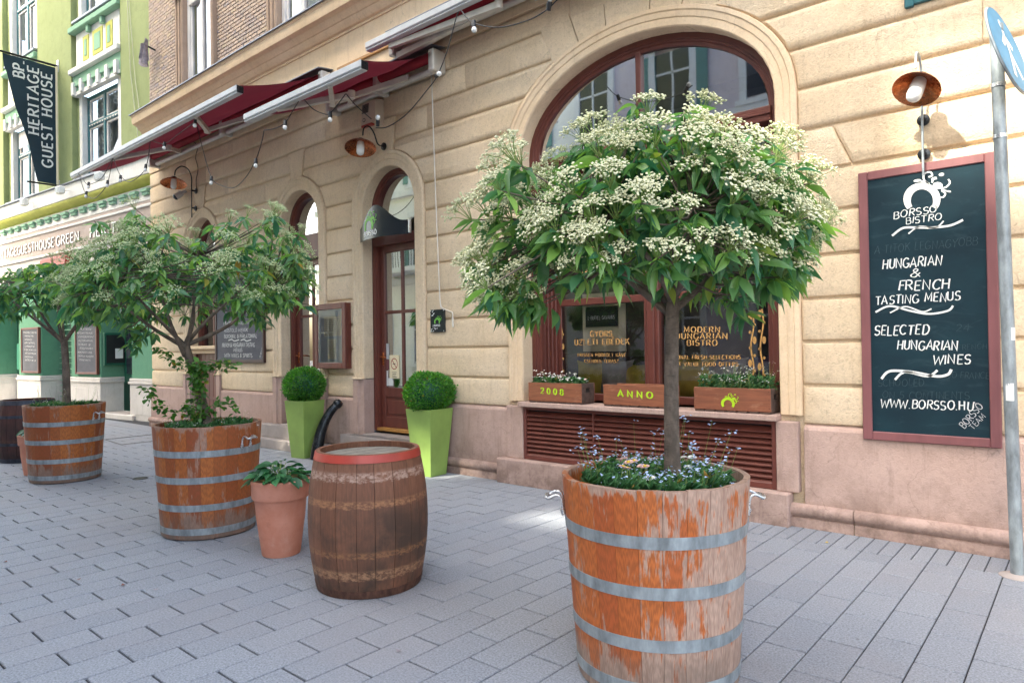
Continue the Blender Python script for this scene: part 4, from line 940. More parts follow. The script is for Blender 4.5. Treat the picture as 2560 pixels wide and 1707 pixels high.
mb = MB(); stroke_px(mb, [ZW(215, 225), ZW(260, 240), ZW(330, 236), ZW(400, 222)], .009, YT); part('underline_flourish', mb, M['gold'], wl_, recalc=False)
def cushion(label, c, w, h, th, mat, rx, rz):
    mb = MB(); n = 12
    def pos(u, v, s):
        x = (u-.5)*2; y = (v-.5)*2; k = 1-.09*(1-abs(x)**2)*abs(y)**6-.0; bulge = (max(0, 1-abs(x)**2.6)*max(0, 1-abs(y)**2.6))**.55
        px = x*w/2*(1-.16*(1-y*y)); pz = y*h/2*(1-.16*(1-x*x)); return (px, s*th/2*bulge+.012*sin(5*x+3*y), pz)
    for s in (-1, 1):
        mb.add([pos(i/n, j/n, s) for i in range(n+1) for j in range(n+1)], [(i*(n+1)+j, (i+1)*(n+1)+j, (i+1)*(n+1)+j+1, i*(n+1)+j+1) for i in range(n) for j in range(n)])
    o = inst('cushion', mesh_of('cushion', mb, M[mat], 180), None, c, (rx, 0, rz)); return tag(o, label, 'cushion', 'cushions on the window bench')
def inside(x, y, Y): return on_y(1300+x*.28912, 820+y*.28912, Y)
for lab, px, w, h, m_, rx, rz, Y in (
    ('plump mustard cushion left of the grey one behind crate reading 2008', (625, 440), .42, .42, 'yellow_fabric', -.2, .1, 6.36),
    ('taupe grey cushion behind the middle crate, left window half', (830, 430), .42, .42, 'grey_fabric', -.2, -.06, 6.37),
    ('mustard cushion peeking beside the window post', (1020, 445), .38, .38, 'yellow_fabric', -.25, .1, 6.42),
    ('plum purple cushion leaning at left window edge', (440, 340), .46, .42, 'purple_fabric', -.5, .3, 6.62),
    ('taupe cushion half hidden behind the tree trunk', (1290, 440), .38, .38, 'grey_fabric', -.2, .1, 6.38),
    ('tall mustard cushion on its corner right of the tree trunk', (1510, 430), .48, .48, 'yellow_fabric', -.25, -.2, 6.38),
    ('pale grey cushion behind the herb crate', (1770, 430), .44, .42, 'grey_fabric', -.25, .05, 6.4),
    ('plum purple cushion in the right window corner', (1990, 400), .46, .44, 'purple_fabric', -.4, -.2, 6.55)):
    p = inside(*px, Y); cushion(lab, (p.x, Y, max(p.z, .935+h/2*cos(rx)-.005)), w, h, .23, m_, rx, rz)
for lab, px, Y in (('white clothed table seen through the left window half', (760, 370), 7.3), ('white clothed table seen through the right window half', (1560, 380), 7.3)):
    p = inside(*px, Y); t = thing('dining_table', lab, 'table', (p.x, Y, .45), 0, 'tables inside the bistro')
    part('tablecloth', MB().box(-.42, .42, -.36, .36, .50, .76, .03), M['cloth'], t, world=False)
    for sx in (-1, 1):
        for sy in (-1, 1): part('leg', MB().box(sx*.36-.025, sx*.36+.025, sy*.3-.025, sy*.3+.025, .001, .51), M['dark_wood'], t, world=False)
    v = thing('table_vase', lab.replace('white clothed table', 'small glass of flowers on the table'), 'vase', (p.x, Y-.1, 1.2105))
    part('glass', MB().lathe([(.0, 0), (.03, 0), (.035, .1), (.028, .1), (.024, .01)], 12), M['white'], v, world=False, smooth=40)
    fl = MB()
    for i in range(7): a = i*.9; fl.tube([(0, 0, .05), (.04*cos(a), .04*sin(a), .16+.01*(i % 3))], .003, 4); fl.lathe([(0, -.012), (.014, 0), (0, .012)], 6, (.04*cos(a), .04*sin(a), .17+.01*(i % 3)))
    part('flowers', fl, M['white_petal'], v, world=False)
def chair(lab, px, Y, rz):
    p = inside(*px, Y); t = thing('dining_chair', lab, 'chair', (p.x, Y, .45), rz, 'chairs inside the bistro')
    part('seat', MB().box(-.2, .2, -.2, .2, .43, .47, .01), M['dark_wood'], t, world=False); part('backrest', MB().box(-.2, .2, .17, .2, .62, .9, .01), M['dark_wood'], t, world=False)
    for sx in (-.18, .18):
        for sy, z in ((-.18, .43), (.185, .62)): part('leg', MB().box(sx-.018, sx+.018, sy-.018, sy+.018, .001, z), M['dark_wood'], t, world=False)
chair('dark wooden chair behind the left table inside', (1010, 330), 7.7, .3); chair('dark wooden chair behind the right table inside', (1830, 340), 7.8, -.2)
p0, p1 = on_y(*ZW(310, 500), 6.36), on_y(*ZW(525, 628), 6.36)
tag(inst('hanging_poster', mesh_of('hanging_poster', MB().box(p0.x, p1.x, 6.36, 6.368, p1.z, p0.z+.35), M['paper'])), 'plain buff paper panel hanging behind the left window half', 'poster')
p0, p1 = on_y(*ZW(322, 412), 6.33), on_y(*ZW(482, 504), 6.33)
t = thing('buffet_sign', 'small black sign with white script behind left window half', 'sign', ((p0.x+p1.x)/2, 6.33, p1.z))
part('panel', MB().box(p0.x, p1.x, 6.33, 6.345, p1.z, p0.z, .004), M['blackboard'], t)
part('lettering', line_px(MB(), 'L-BUFFEL-SAVANUS', ZW(335, 474), ZW(468, 468), 17*.506, 6.328, w=.05, rnd=rk), M['chalk'], t, recalc=False)
# ================================================================== things on the facade
def crv(pts, n=8): return [tuple(p) for p in curve_pts(pts, n)]
# ---- wall lamps
def lamp_shade(t, c, tilt, R=.155):
    """copper dish, glass cover, socket cap; c = rim centre, tilt = Matrix"""
    Mx = Matrix.Translation(c) @ tilt
    sh = MB().lathe([(R, -.0), (R*.97, .012), (R*.72, .05), (R*.42, .078), (.05, .092), (.045, .12), (.03, .132), (.0, .135)], 32).lathe([(R, 0), (R*.95, .006), (R*.70, .042), (R*.40, .07), (.048, .084), (.0, .086)], 32).xf(Mx)
    s = part('lamp_shade', sh, M['copper'], t, 60)
    part('cap', MB().lathe([(.051, .090), (.050, .125), (.034, .14), (0, .145)], 20).xf(Mx), M['black_iron'], s, 40)
    part('lamp_glass', MB().lathe([(.045, .084), (.050, .03), (.050, -.05), (.045, -.075), (.028, -.092), (0, -.098)], 20).xf(Mx), M['bulb'], t, 180)
def rosette(mb, x, z, y=5.745, r=.042): mb.xf(Matrix()); q = MB().lathe([(0, .035), (.016, .034), (.02, .022), (r, .014), (r, 0)], 18).xf(Matrix.Translation((x, y, z)) @ Matrix.Rotation(pi/2, 4, 'X')); mb.add(q.v, q.f)
t = thing('wall_lamp', 'copper dish wall lamp on a steel stem above the teal chalkboard', 'lamp', (-.911, 5.76, 2.86), 0, 'copper wall lamps')
rod = crv([(-.911, 5.69, 2.70), (-.911, 5.69, 3.12), (-.911, 5.69, 3.42), (-.911, 5.655, 3.52), (-.911, 5.58, 3.555), (-.911, 5.51, 3.52), (-.911, 5.485, 3.42)], 6)
part('stem', MB().tube(rod, .0085, 8), M['galv'], t, 60)
m_ = MB(); rosette(m_, -.911, 3.114); rosette(m_, -.911, 2.864); m_.tube([(-.911, 5.735, 3.114), (-.911, 5.69, 3.114)], .014, 8).tube([(-.911, 5.735, 2.864), (-.911, 5.69, 2.864)], .014, 8)
part('wall_rosettes', m_, M['guard_iron'], t, 40)
lamp_shade(t, Vector((-.908, 5.47, 3.262)), Matrix.Rotation(radians(-32), 4, 'X') @ Matrix.Rotation(radians(10), 4, 'Y'))
t = thing('wall_lamp', 'copper dish lamp on a gooseneck arm above the bistro door', 'lamp', (-7.10, 5.74, 4.18), 0, 'copper wall lamps')
part('stem', MB().tube(crv([(-7.10, 5.73, 4.19), (-7.10, 5.64, 4.20), (-7.10, 5.58, 4.33), (-7.10, 5.50, 4.40), (-7.10, 5.42, 4.36), (-7.10, 5.40, 4.26)], 6), .0095, 8), M['black_iron'], t, 60)
m_ = MB(); rosette(m_, -7.10, 4.19, 5.745, .05); part('wall_rosettes', m_, M['black_iron'], t, 40)
lamp_shade(t, Vector((-7.10, 5.36, 4.085)), Matrix.Rotation(radians(-14), 4, 'X') @ Matrix.Rotation(radians(-14), 4, 'Y'), .20)
t = thing('wall_lamp', 'copper dish lamp on a tall hooked stem above the leftmost arch', 'lamp', (-12.56, 5.74, 4.16), 0, 'copper wall lamps')
part('stem', MB().tube(crv([(-12.56, 5.66, 3.98), (-12.56, 5.66, 4.5), (-12.56, 5.66, 4.72), (-12.56, 5.60, 4.86), (-12.56, 5.48, 4.89), (-12.56, 5.38, 4.80), (-12.56, 5.36, 4.70)], 6), .0105, 8), M['black_iron'], t, 60)
m_ = MB(); rosette(m_, -12.56, 4.48, 5.745, .05); rosette(m_, -12.56, 4.16, 5.735, .05); m_.tube([(-12.56, 5.735, 4.48), (-12.56, 5.66, 4.48)], .016, 8).tube([(-12.56, 5.73, 4.16), (-12.56, 5.66, 4.16)], .016, 8)
part('wall_rosettes', m_, M['black_iron'], t, 40)
lamp_shade(t, Vector((-12.56, 5.34, 4.545)), Matrix.Rotation(radians(-8), 4, 'X') @ Matrix.Rotation(radians(-12), 4, 'Y'), .22)
# ---- bell-shaped shop sign bowed over the door
t = thing('shop_sign', 'glossy black bowed shop sign with green emblem over the bistro door', 'sign', (-7.11, 5.75, 2.97))
x0, x1, n = -7.64, -6.59, 30; yb = lambda u: 5.742-.13*(1-(2*u-1)**2)
def top(u): e = abs(2*(u-.47))/1.02; return 3.155+.245*(.5+.5*cos(pi*min(1, e*1.12)))
fr_, bk = [], []
for i in range(n+1):
    u = i/n; fr_ += [(x0+(x1-x0)*u, yb(u), 2.972), (x0+(x1-x0)*u, yb(u), top(u))]; bk += [(x0+(x1-x0)*u, yb(u)+.012, 2.972), (x0+(x1-x0)*u, yb(u)+.012, top(u))]
k = len(fr_); fs = []
for i in range(n): a = 2*i; fs += [(a, a+2, a+3, a+1), (k+a, k+a+1, k+a+3, k+a+2), (a+1, a+3, k+a+3, k+a+1), (a, k+a, k+a+2, a+2)]
fs += [(0, 1, k+1, k), (k-2, 2*k-2, 2*k-1, k-1)]
part('sign_panel', MB().add(fr_+bk, fs), M['sign_black'], t, 30)
def on_bow(u, z, d=.003): return Vector((x0+(x1-x0)*u, yb(u)-d, z))
mb = MB(); emblem(mb, lambda a, b: on_bow(.20+.30*a, 3.085+.235*b)); part('emblem', mb, M['logo_green'], t, recalc=False)
mb = MB(); w = .30/6
for i, c in enumerate('BORSSÓ'):
    for st in GL[ACC.get(c, c)][1]+([[(.3, 1.1), (.42, 1.3)]] if c == 'Ó' else []): ribbon(mb, [(a*.075+i*.052, b*.055) for a, b in st], lambda d: .007, lambda a, b: on_bow(.19+a, 3.018+b))
part('lettering', mb, M['white'], t, recalc=False)
part('end_bracket', MB().box(-6.592, -6.574, 5.70, 5.742, 2.98, 3.15, .003), M['steel'], t)
# ---- plaque, conduit
t = thing('door_plaque', 'small square black plaque with green emblem right of the bistro door', 'plaque', (-6.12, 5.765, 1.70))
part('plate', MB().box(-6.247, -5.995, 5.742, 5.768, 1.70, 1.98, .003), M['sign_black'], t)
mb = MB(); emblem(mb, lambda a, b: (-6.175+.13*a, 5.7405, 1.805+.09*b)); part('emblem', mb, M['logo_green'], t, recalc=False)
mb = MB(); text(mb, 'BORSSÓ', (-6.175, 5.7405, 1.772), (-6.07, 5.7405, 1.772), .022, 'sans', .09)
rq = random.Random(8)
for i in range(46):
    u, v = rq.random(), rq.random()
    if rq.random() < (1-u)*(1.2-abs(v-.5)): 
        x, z, a, r = -6.24+.2*u, 1.71+.26*v, rq.uniform(.3, 1.2), rq.uniform(.006, .016)
        if abs(x+6.12) < .07 and 1.765 < z < 1.9: continue
        b_ = len(mb.v); mb.v += [(x+cos(q)*r*cos(a)-.4*r*sin(q)*sin(a), 5.7407, z+cos(q)*r*sin(a)+.4*r*sin(q)*cos(a)) for q in [k*pi/4 for k in range(8)]]; mb.f.append(tuple(range(b_, b_+8)))
for sx in (-6.235, -6.007):
    for z in (1.713, 1.967): b_ = len(mb.v); mb.v += [(sx+.007*cos(q), 5.7406, z+.007*sin(q)) for q in [k*pi/4 for k in range(8)]]; mb.f.append(tuple(range(b_, b_+8)))
part('white_print', mb, M['white'], t, recalc=False)
t = thing('wall_conduit', 'thin white cable conduit running down the wall beside the plaque', 'cable', (-6.1, 5.76, 1.75))
part('conduit', MB().tube(crv([(-6.17, 5.752, 4.95), (-6.14, 5.752, 3.8), (-6.09, 5.752, 2.4), (-6.07, 5.752, 2.05), (-6.03, 5.752, 1.99), (-5.93, 5.752, 1.955), (-5.865, 5.752, 1.93), (-5.858, 5.752, 1.87)], 6), .0075, 6), M['conduit'], t, 60)
part('sleeve', MB().tube([(-5.858, 5.750, 1.87), (-5.856, 5.750, 1.755)], .013, 8), M['conduit'], t, 40)
# ---- alarm box, camera
t = thing('alarm_box', 'beige wall alarm siren box with vent grille above the doors', 'siren', (-7.25, 5.76, 4.5))
part('housing', MB().add([(-7.42, 5.62, 4.50), (-7.14, 5.62, 4.50), (-7.12, 5.77, 4.48), (-7.44, 5.77, 4.48), (-7.42, 5.64, 4.80), (-7.14, 5.64, 4.80), (-7.12, 5.77, 4.83), (-7.44, 5.77, 4.83)], [(0, 1, 2, 3), (4, 5, 6, 7), (0, 1, 5, 4), (1, 2, 6, 5), (2, 3, 7, 6), (3, 0, 4, 7)]), M['plastic'], t)
g_ = MB()
for i in range(7): g_.box(-7.40, -7.27, 5.612+.0022*i, 5.6225+.0022*i, 4.66+.018*i, 4.667+.018*i)
part('vent_grille', g_, M['cable'], t)
part('badge', MB().lathe([(.028, 0), (.028, .003), (.02, .003)], 14).xf(Matrix.Translation((-7.36, 5.622, 4.57)) @ Matrix.Rotation(pi/2, 4, 'X')), M['cable'], t)
part('strobe', MB().box(-7.40, -7.18, 5.60, 5.66, 4.468, 4.499, .006), M['red_hoop'], t)
t = thing('security_camera', 'small grey dome ended security camera under the hooked lamp', 'camera', (-13.05, 5.77, 4.42))
part('bracket', MB().tube([(-13.0, 5.76, 4.56), (-13.06, 5.66, 4.50)], .028, 10), M['camera_white'], t, 40)
part('body', MB().tube([(-13.05, 5.70, 4.52), (-13.09, 5.60, 4.43)], [.055, .062], 14), M['camera_white'], t, 40)
part('lens', MB().lathe([(.06, 0), (.045, .03), (0, .045)], 14).xf(Matrix.Translation((-13.09, 5.60, 4.43)) @ (Vector((-.3, -.75, -.65)).to_track_quat('Z', 'Y').to_matrix().to_4x4())), M['lens'], t, 180)
# ---- display case
t = thing('menu_display_case', 'oxblood wooden glazed display case with two papers between the arched doors', 'display case', (-8.29, 5.77, 1.22))
X0, X1, Z0, Z1, Yf = -8.66, -7.90, 1.235, 2.165, 5.66; fw = .085
for nm, a in (('frame_rail', (X0+fw, X1-fw, Yf, 5.70, Z0, Z0+fw)), ('frame_rail', (X0+fw, X1-fw, Yf, 5.70, Z1-fw, Z1)), ('frame_stile', (X0, X0+fw, Yf-.0015, 5.70, Z0, Z1)), ('frame_stile', (X1-fw, X1, Yf-.0015, 5.70, Z0, Z1))): part(nm, MB().box(*a, .008), M['brown_wood'], t)
part('case_side', MB().box(X0+.004, X1-.004, 5.7005, 5.769, Z0+.004, Z1-.004), M['brown_wood'], t)
part('backing', MB().box(X0+fw-.01, X1-fw+.01, 5.690, 5.7003, Z0+fw-.01, Z1-fw+.01), M['alu'], t)  # pale tone stands in for the reflection on the case glass
part('paper', MB().box(-8.44, -8.03, 5.684, 5.6895, 1.70, 1.98), M['paper'], t); part('paper', MB().box(-8.36, -8.16, 5.684, 5.6895, 1.37, 1.66), M['paper'], t)
pl_ = MB()
for i in range(9): pl_.box(-8.42, -8.25+.02*(i % 3), 5.6825, 5.6837, 1.72+.027*i, 1.724+.027*i); pl_.box(-8.22, -8.06+.01*(i % 2), 5.6825, 5.6837, 1.72+.027*i, 1.724+.027*i)
for i in range(9): pl_.box(-8.34, -8.20+.02*(i % 2), 5.6825, 5.6837, 1.39+.028*i, 1.393+.028*i)
part('print_lines', pl_, M['step'], t)
part('pane', MB().quad((X0+fw-.005, 5.668, Z0+fw-.005), (X1-fw+.005, 5.668, Z0+fw-.005), (X1-fw+.005, 5.668, Z1-fw+.005), (X0+fw-.005, 5.668, Z1-fw+.005)), M['glass'], t, recalc=False)
# ---- notices on the bistro door
def notice(name, lab, a, b2, Y, mat): 
    p, q = on_y(*a, Y), on_y(*b2, Y); o = thing(name, lab, 'notice', ((p.x+q.x)/2, Y, q.z)); part('sheet', MB().box(p.x, q.x, Y, Y+.003, q.z, p.z), M[mat], o); return o, p, q
dz = lambda x, y: (940+x*.2455, 760+y*.2455)
o, p, q = notice('door_notice', 'yellow no smoking notice on the bistro door glass', dz(136, 520), dz(238, 760), 6.030, 'paper')
ring = MB(); cx, cz, r = (p.x+q.x)/2, p.z-.12, .072
for i in range(24): a, b2 = 2*pi*i/24, 2*pi*(i+1)/24; ring.quad(*[(cx+rr*cos(k), 6.0285, cz+1.1*rr*sin(k)) for rr, k in ((r, a), (r, b2), (r*.84, b2), (r*.84, a))])
ribbon(ring, [(cx-.045, cz+.055), (cx+.045, cz-.055)], lambda d: .006, lambda a, b: (a, 6.0283, b)); part('prohibition_ring', ring, M['red_hoop'], o, recalc=False)
tx = MB().box(cx-.03, cx+.025, 6.0275, 6.0285, cz-.005, cz+.006)
for i in range(6): tx.box(cx-.05+.01*(i % 2), cx+.05-.012*(i % 3), 6.0275, 6.029, cz-.12-.022*i, cz-.114-.022*i)
part('print_lines', tx, M['cable'], o)
o, p, q = notice('door_notice', 'narrow white card sticker low on the bistro door glass', dz(78, 676), dz(121, 832), 6.030, 'white_paper')
mk = MB()
for i in range(6): zz = q.z+.02+(p.z-q.z-.04)*i/6; mk.box(p.x+.012, p.x+.03, 6.0275, 6.0295, zz, zz+.018)
part('print_marks', mk, M['rose_frame'], o)
notice('door_notice', 'square white sticker beside the narrow card on the bistro door', dz(124, 752), dz(174, 832), 6.030, 'white_paper')
notice('door_notice', 'small red sticker on the bistro door glass above narrow card', dz(82, 566), dz(130, 668), 6.030, 'rose_frame')
notice('door_notice', 'bluish grey paper on the bistro door glass above red sticker', dz(76, 402), dz(130, 560), 6.030, 'alu')
# ---- iron wheel guard
t = thing('wheel_guard', 'black cast iron curved wheel guard leaning on wall between lime planters', 'guard', (-8.02, 5.45, 0))
pts = crv([(-8.16, 5.34, .0), (-8.155, 5.37, .2), (-8.14, 5.43, .42), (-8.11, 5.53, .62), (-8.07, 5.63, .735)], 6); n = len(pts)
part('horn', MB().tube(pts, [.088-.036*i/(n-1) for i in range(n)], 16), M['guard_iron'], t, 50)
a, b2 = Vector(pts[-3]), Vector(pts[-1]); d = (b2-a).normalized()
part('knob', MB().tube([b2-d*.03, b2-d*.01, b2+d*.04, b2+d*.07], [.052, .066, .064, .042], 16), M['guard_iron'], t, 40)
# ---- street plate at the top edge
p = on_y(2262, 24, 5.75); t = thing('street_plate', 'dark framed white enamel street plate high on the wall, above copper lamp', 'sign', (p.x+.4, 5.765, p.z))
part('plate', MB().box(p.x+.03, p.x+.77, 5.745, 5.765, p.z+.05, p.z+.40, .004), M['white'], t)
part('frame', MB().box(p.x+.06, p.x+.8, 5.735, 5.768, p.z+.012, p.z+.049, .006).box(p.x+.0, p.x+.06, 5.73, 5.768, p.z-.0, p.z+.075, .006).box(p.x+.0, p.x+.029, 5.737, 5.768, p.z+.0755, p.z+.42, .006), M['teal_wood'], t)
# ================================================================== awnings
def awning(lab, xa, xb, yr, zr, yb_, zb, xba, xbb, sag=.07, folded=False):
    t = thing('awning', lab, 'awning', ((xa+xb)/2, yr, zr), 0, 'retractable awnings over the bistro front')
    n, k = 20, 12; V = []
    for i in range(n+1):
        u = i/n
        for j in range(k+1):
            v = j/k; x = (xa+(xb-xa)*u)*(1-v)+(xba+(xbb-xba)*u)*v; y = yr+(yb_-yr)*v
            z = zr+.055+(zb+.03-zr-.055)*v - sag*sin(pi*v)*(1+.35*sin(u*9+v*3)) - .02*sin(u*26)*sin(pi*v)
            V.append((x, y, z))
    part('canopy', MB().add(V, [(i*(k+1)+j, (i+1)*(k+1)+j, (i+1)*(k+1)+j+1, i*(k+1)+j+1) for i in range(n) for j in range(k)]), M['awning'], t, 180, recalc=False)
    part('front_bar', MB().box(xba, xbb, yb_-.06, yb_+.05, zb-.055, zb+.028, .012).box(xba, xbb, yb_-.045, yb_+.035, zb-.078, zb-.0555, .006), M['alu'], t)
    part('bar_cap', MB().box(xbb, xbb+.012, yb_-.05, yb_+.04, zb-.07, zb+.02, .003), M['guard_iron'], t)
    part('roller', MB().tube([(xa, yr+.02, zr), (xb, yr+.02, zr)], .062, 16), M['awning_red'], t, 40)
    part('torsion_bar', MB().tube([(xa+.15, yr+.06, zr-.15), (xb-.08, yr+.06, zr-.15)], .04, 14), M['alu_cream'], t, 40)
    for x in (xa+.02, (xa+xb)/2, xb-.02):
        part('wall_bracket', MB().box(x-.05, x+.05, yr-.05, 5.765, zr-.20, zr+.07, .015), M['alu_cream'], t)
    part('rain_cover', MB().add([(x, y, z) for x in (xa-.02, xb+.02) for y, z in ((5.76, zr+.14), (yr-.10, zr+.10), (yr-.10, zr+.088), (5.76, zr+.128))], [(0, 1, 5, 4), (1, 2, 6, 5), (2, 3, 7, 6), (0, 3, 2, 1), (4, 5, 6, 7)]), M['sheet'], t)
    for s, x0 in ((1, xa+(xb-xa)*.22), (-1, xb-(xb-xa)*.22)):
        sh = Vector((x0, yr, zr-.15)); fr = Vector((x0+s*.05, yb_, zb-.07)); mid = (sh+fr)/2+Vector((s*min(.95, (xb-xa)*.36), 0, -.06))
        if folded: sh = Vector((x0-s*.75, 5.50, zb-.16)); mid = Vector((x0+s*1.0, 5.42, zb-.15)); fr = Vector((x0-s*.7, 5.33, zb-.11))
        for p, q in ((sh, mid), (mid, fr)):
            d = (q-p).normalized(); sd = d.cross(Vector((0, 0, 1))).normalized()*.03; up_ = Vector((0, 0, .035))
            part('folding_arm', MB().add([p+sd+up_, p-sd+up_, p-sd-up_, p+sd-up_, q+sd*.8+up_*.8, q-sd*.8+up_*.8, q-sd*.8-up_*.8, q+sd*.8-up_*.8], [(0, 1, 2, 3), (7, 6, 5, 4), (0, 4, 5, 1), (1, 5, 6, 2), (2, 6, 7, 3), (3, 7, 4, 0)]), M['alu_cream'], t)
        part('elbow', MB().lathe([(0, -.045), (.045, -.045), (.045, .045), (0, .045)], 12, mid), M['alu_cream'], t, 40)
    return t
awning('long maroon awning on the left with a white front bar', -14.2, -8.25, 5.6, 5.40, 4.40, 4.92, -14.72, -8.34)
awning('short maroon awning in the middle above the arched doors', -8.12, -5.95, 5.6, 5.03, 4.48, 4.55, -8.32, -5.84)
awning('folded maroon awning at the top above the big window, left end in view', -6.75, -2.2, 5.62, 5.44, 5.30, 5.30, -6.83, -2.1, .015, True)
# ---- festoon lights
t = thing('festoon_lights', 'black cable of festoon bulbs looped below the awnings', 'string lights', (-9, 4.6, 4.8))
z4 = lambda x, y: (300+x*.29762, 100+y*.29762); z1 = lambda x, y: (x*640/1761, y*640/1761); z8 = lambda x, y: (900+x*.3869, y*.3869)
paths = [([z1(540, 1195), z1(575, 1240), z1(610, 1270), z1(700, 1225), z1(775, 1090)], 4.35), ([z1(545, 1205), z1(590, 1335), z1(650, 1365), z1(710, 1310), z1(745, 1245), z1(775, 1095)], 4.35),
 ([z1(780, 1090), z1(830, 1210), z1(900, 1250), z1(1000, 1160), z1(1035, 970)], 4.4), ([z4(265, 845), z4(375, 872), z4(480, 800), z4(630, 690)], 4.44),
 ([z4(635, 670), z4(690, 900), z4(770, 1160), z4(860, 1225), z4(960, 1240), z4(1060, 1150), z4(1140, 1010), z4(1190, 860), z4(1210, 760)], 4.62), ([z4(1210, 760), z4(1300, 745), z4(1385, 700), z4(1450, 600), z4(1510, 500)], 4.5),
 ([z4(1540, 495), z4(1620, 580), z4(1700, 618), z4(1760, 620), z4(1830, 540), z4(1895, 455)], 4.6), ([z4(1900, 455), z4(1975, 545), z4(2110, 665)], 4.9),
 ([z4(2150, 740), z8(180, 820), z8(300, 740), z8(420, 600), z8(500, 490), z8(570, 310), z8(620, 120), z8(640, 75)], 5.0), ([z8(655, 72), z8(735, 150), z8(900, 178), z8(1080, 135), z8(1200, 70), z8(1275, 0)], 4.7)]
for pts, Y in paths:
    part('cable', MB().tube([tuple(on_y(p.x, p.y, Y)) for p in curve_pts([Vector(q) for q in pts], 6)], .006, 6), M['cable'], t, 60)
bulbs = [(z1(610, 1262), 4.35, -1), (z1(595, 1325), 4.35, -1), (z1(740, 1250), 4.35, -1), (z1(830, 1215), 4.4, -1), (z1(1003, 1140), 4.4, -1), (z4(375, 870), 4.44, -1), (z4(632, 680), 4.45, -1), (z4(768, 1160), 4.62, -1), (z4(1142, 1012), 4.62, -1), (z4(1388, 690), 4.5, -1), (z4(1765, 622), 4.6, -1), (z4(2165, 712), 5.0, 1), (z8(495, 492), 5.0, 0), (z8(735, 150), 4.7, -1), (z8(1220, 55), 4.7, 1)]
for (px, Y, s) in bulbs:
    c = on_y(*px, Y); d = Vector((.25, -.2, -1)).normalized() if s == -1 else (Vector((.45, -.3, .9)).normalized() if s == 1 else Vector((.9, -.4, -.1)).normalized())
    Q = Matrix.Translation(c) @ d.to_track_quat('Z', 'Y').to_matrix().to_4x4()
    so = part('socket', MB().lathe([(0, -.02), (.02, -.02), (.024, .03), (.022, .052), (0, .052)], 12).xf(Q), M['cable'], t, 40)
    part('bulb', MB().lathe([(.012, .05), (.024, .068), (.027, .085), (.021, .103), (0, .111)], 14).xf(Q), M['bulb'], t, 180)
# ================================================================== crates on the sill
def crate(lab, xa, xb, mark):
    t = thing('wooden_crate', lab, 'crate', ((xa+xb)/2, 5.83, .905), 0, 'stained crates on the window sill'); y0, y1, z0, z1 = 5.705, 5.955, .922, 1.118
    part('front_board', MB().box(xa, xb, y0, y0+.014, z0, z1, .003), M['crate'], t); part('back_board', MB().box(xa, xb, y1-.014, y1, z0, z1, .003), M['crate'], t)
    for xx in (xa+.001, xb-.017): 
        part('end_board', MB().box(xx, xx+.016, y0+.0142, y1-.0142, z0, z0+.10, .003).box(xx, xx+.016, y0+.0142, y1-.0142, z0+.145, z1, .003).box(xx, xx+.016, y0+.0142, y0+.085, z0+.1001, z0+.1449).box(xx, xx+.016, y1-.085, y1-.0142, z0+.1001, z0+.1449), M['crate_old'], t)
    n = 7
    for i in range(n): part('floor_slat', MB().box(xa+(xb-xa)*i/n+.006, xa+(xb-xa)*(i+1)/n-.006, y0+.004, y1-.004, .904, .9215, .002), M['crate_old'], t)
    part('soil', MB().box(xa+.02, xb-.02, y0+.016, y1-.016, .93, 1.075), M['soil'], t)
    mb = MB(); yt = y0-.0025; cx = (xa+xb)/2
    if mark: 
        L = xa+.17; R = L+(.30 if len(mark) == 4 and mark[0] == '2' else .38)
        text(mb, mark, (L, yt, 1.005), (R, yt, .995 if mark == '2008' else 1.0), .058, 'serif', .13, gap=.55 if mark == '2008' else .5)
    else: emblem(mb, lambda a, b: (xa+.255+.155*a, yt, .95+.115*b))
    part('lettering' if mark else 'emblem', mb, M['lime_paint'], t, recalc=False)
    nl = MB()
    for xx in (xa+.012, xb-.012):
        for zz in (z0+.03, z0+.10, z0+.17): nl.box(xx-.003, xx+.003, y0-.001, y0+.001, zz-.003, zz+.003)
    part('nail_heads', nl, M['black_iron'], t)
    return t
crate('stained wooden crate painted 2008 on the window sill', -4.66, -3.965, '2008')
crate('stained wooden crate painted ANNO behind the tree trunk on the sill', -3.70, -3.0, 'ANNO')
crate('stained wooden crate with lime emblem and herbs at right of sill', -2.735, -2.05, None)
# ================================================================== round sign on a leaning pole
t = thing('sign_pole', 'galvanised leaning street sign pole in front of the chalkboard', 'pole', (-.40, 5.37, 0))
pb, pt = Vector((-.385, 5.34, 0)), Vector((-.430, 5.28, 3.49))
part('pole', MB().tube([pb, pb+(pt-pb)*.5, pt], .0365, 20), M['galv'], t, 40)
part('pole_cap', MB().tube([pt-Vector((0, 0, .03)), pt+Vector((0, 0, .006))], .039, 20), M['galv'], t, 40)
part('footing', MB().lathe([(0, .02), (.06, .018), (.10, .004), (.10, -.005)], 14).xf(Matrix.Translation(pb)), M['step'], t, 40)
for z in (.86, .96): q = pb+(pt-pb)*(z/.99*.92); part('clamp', MB().tube([q-Vector((0, 0, .012)), q+Vector((0, 0, .012))], .041, 20), M['steel'], t, 40)
q = pb+(pt-pb)*.335; part('sticker', MB().lathe([(.0372, -.055), (.0372, .055)], 8, q, radians(-125), radians(-55)), M['white'], t, 180)
q = pb+(pt-pb)*.44; part('sticker', MB().lathe([(.0376, -.04), (.0376, .04)], 8, q, radians(-60), radians(0)), M['white'], t, 180)
q = pb+(pt-pb)*.93
sg = thing('round_sign', 'round blue traffic sign seen nearly edge on at pole top', 'sign', q)
nrm = Vector((.95, -.185, .25)).normalized(); c = on_y(2516, 130, 5.25)
Q = Matrix.Translation(c) @ nrm.to_track_quat('Z', 'Y').to_matrix().to_4x4()
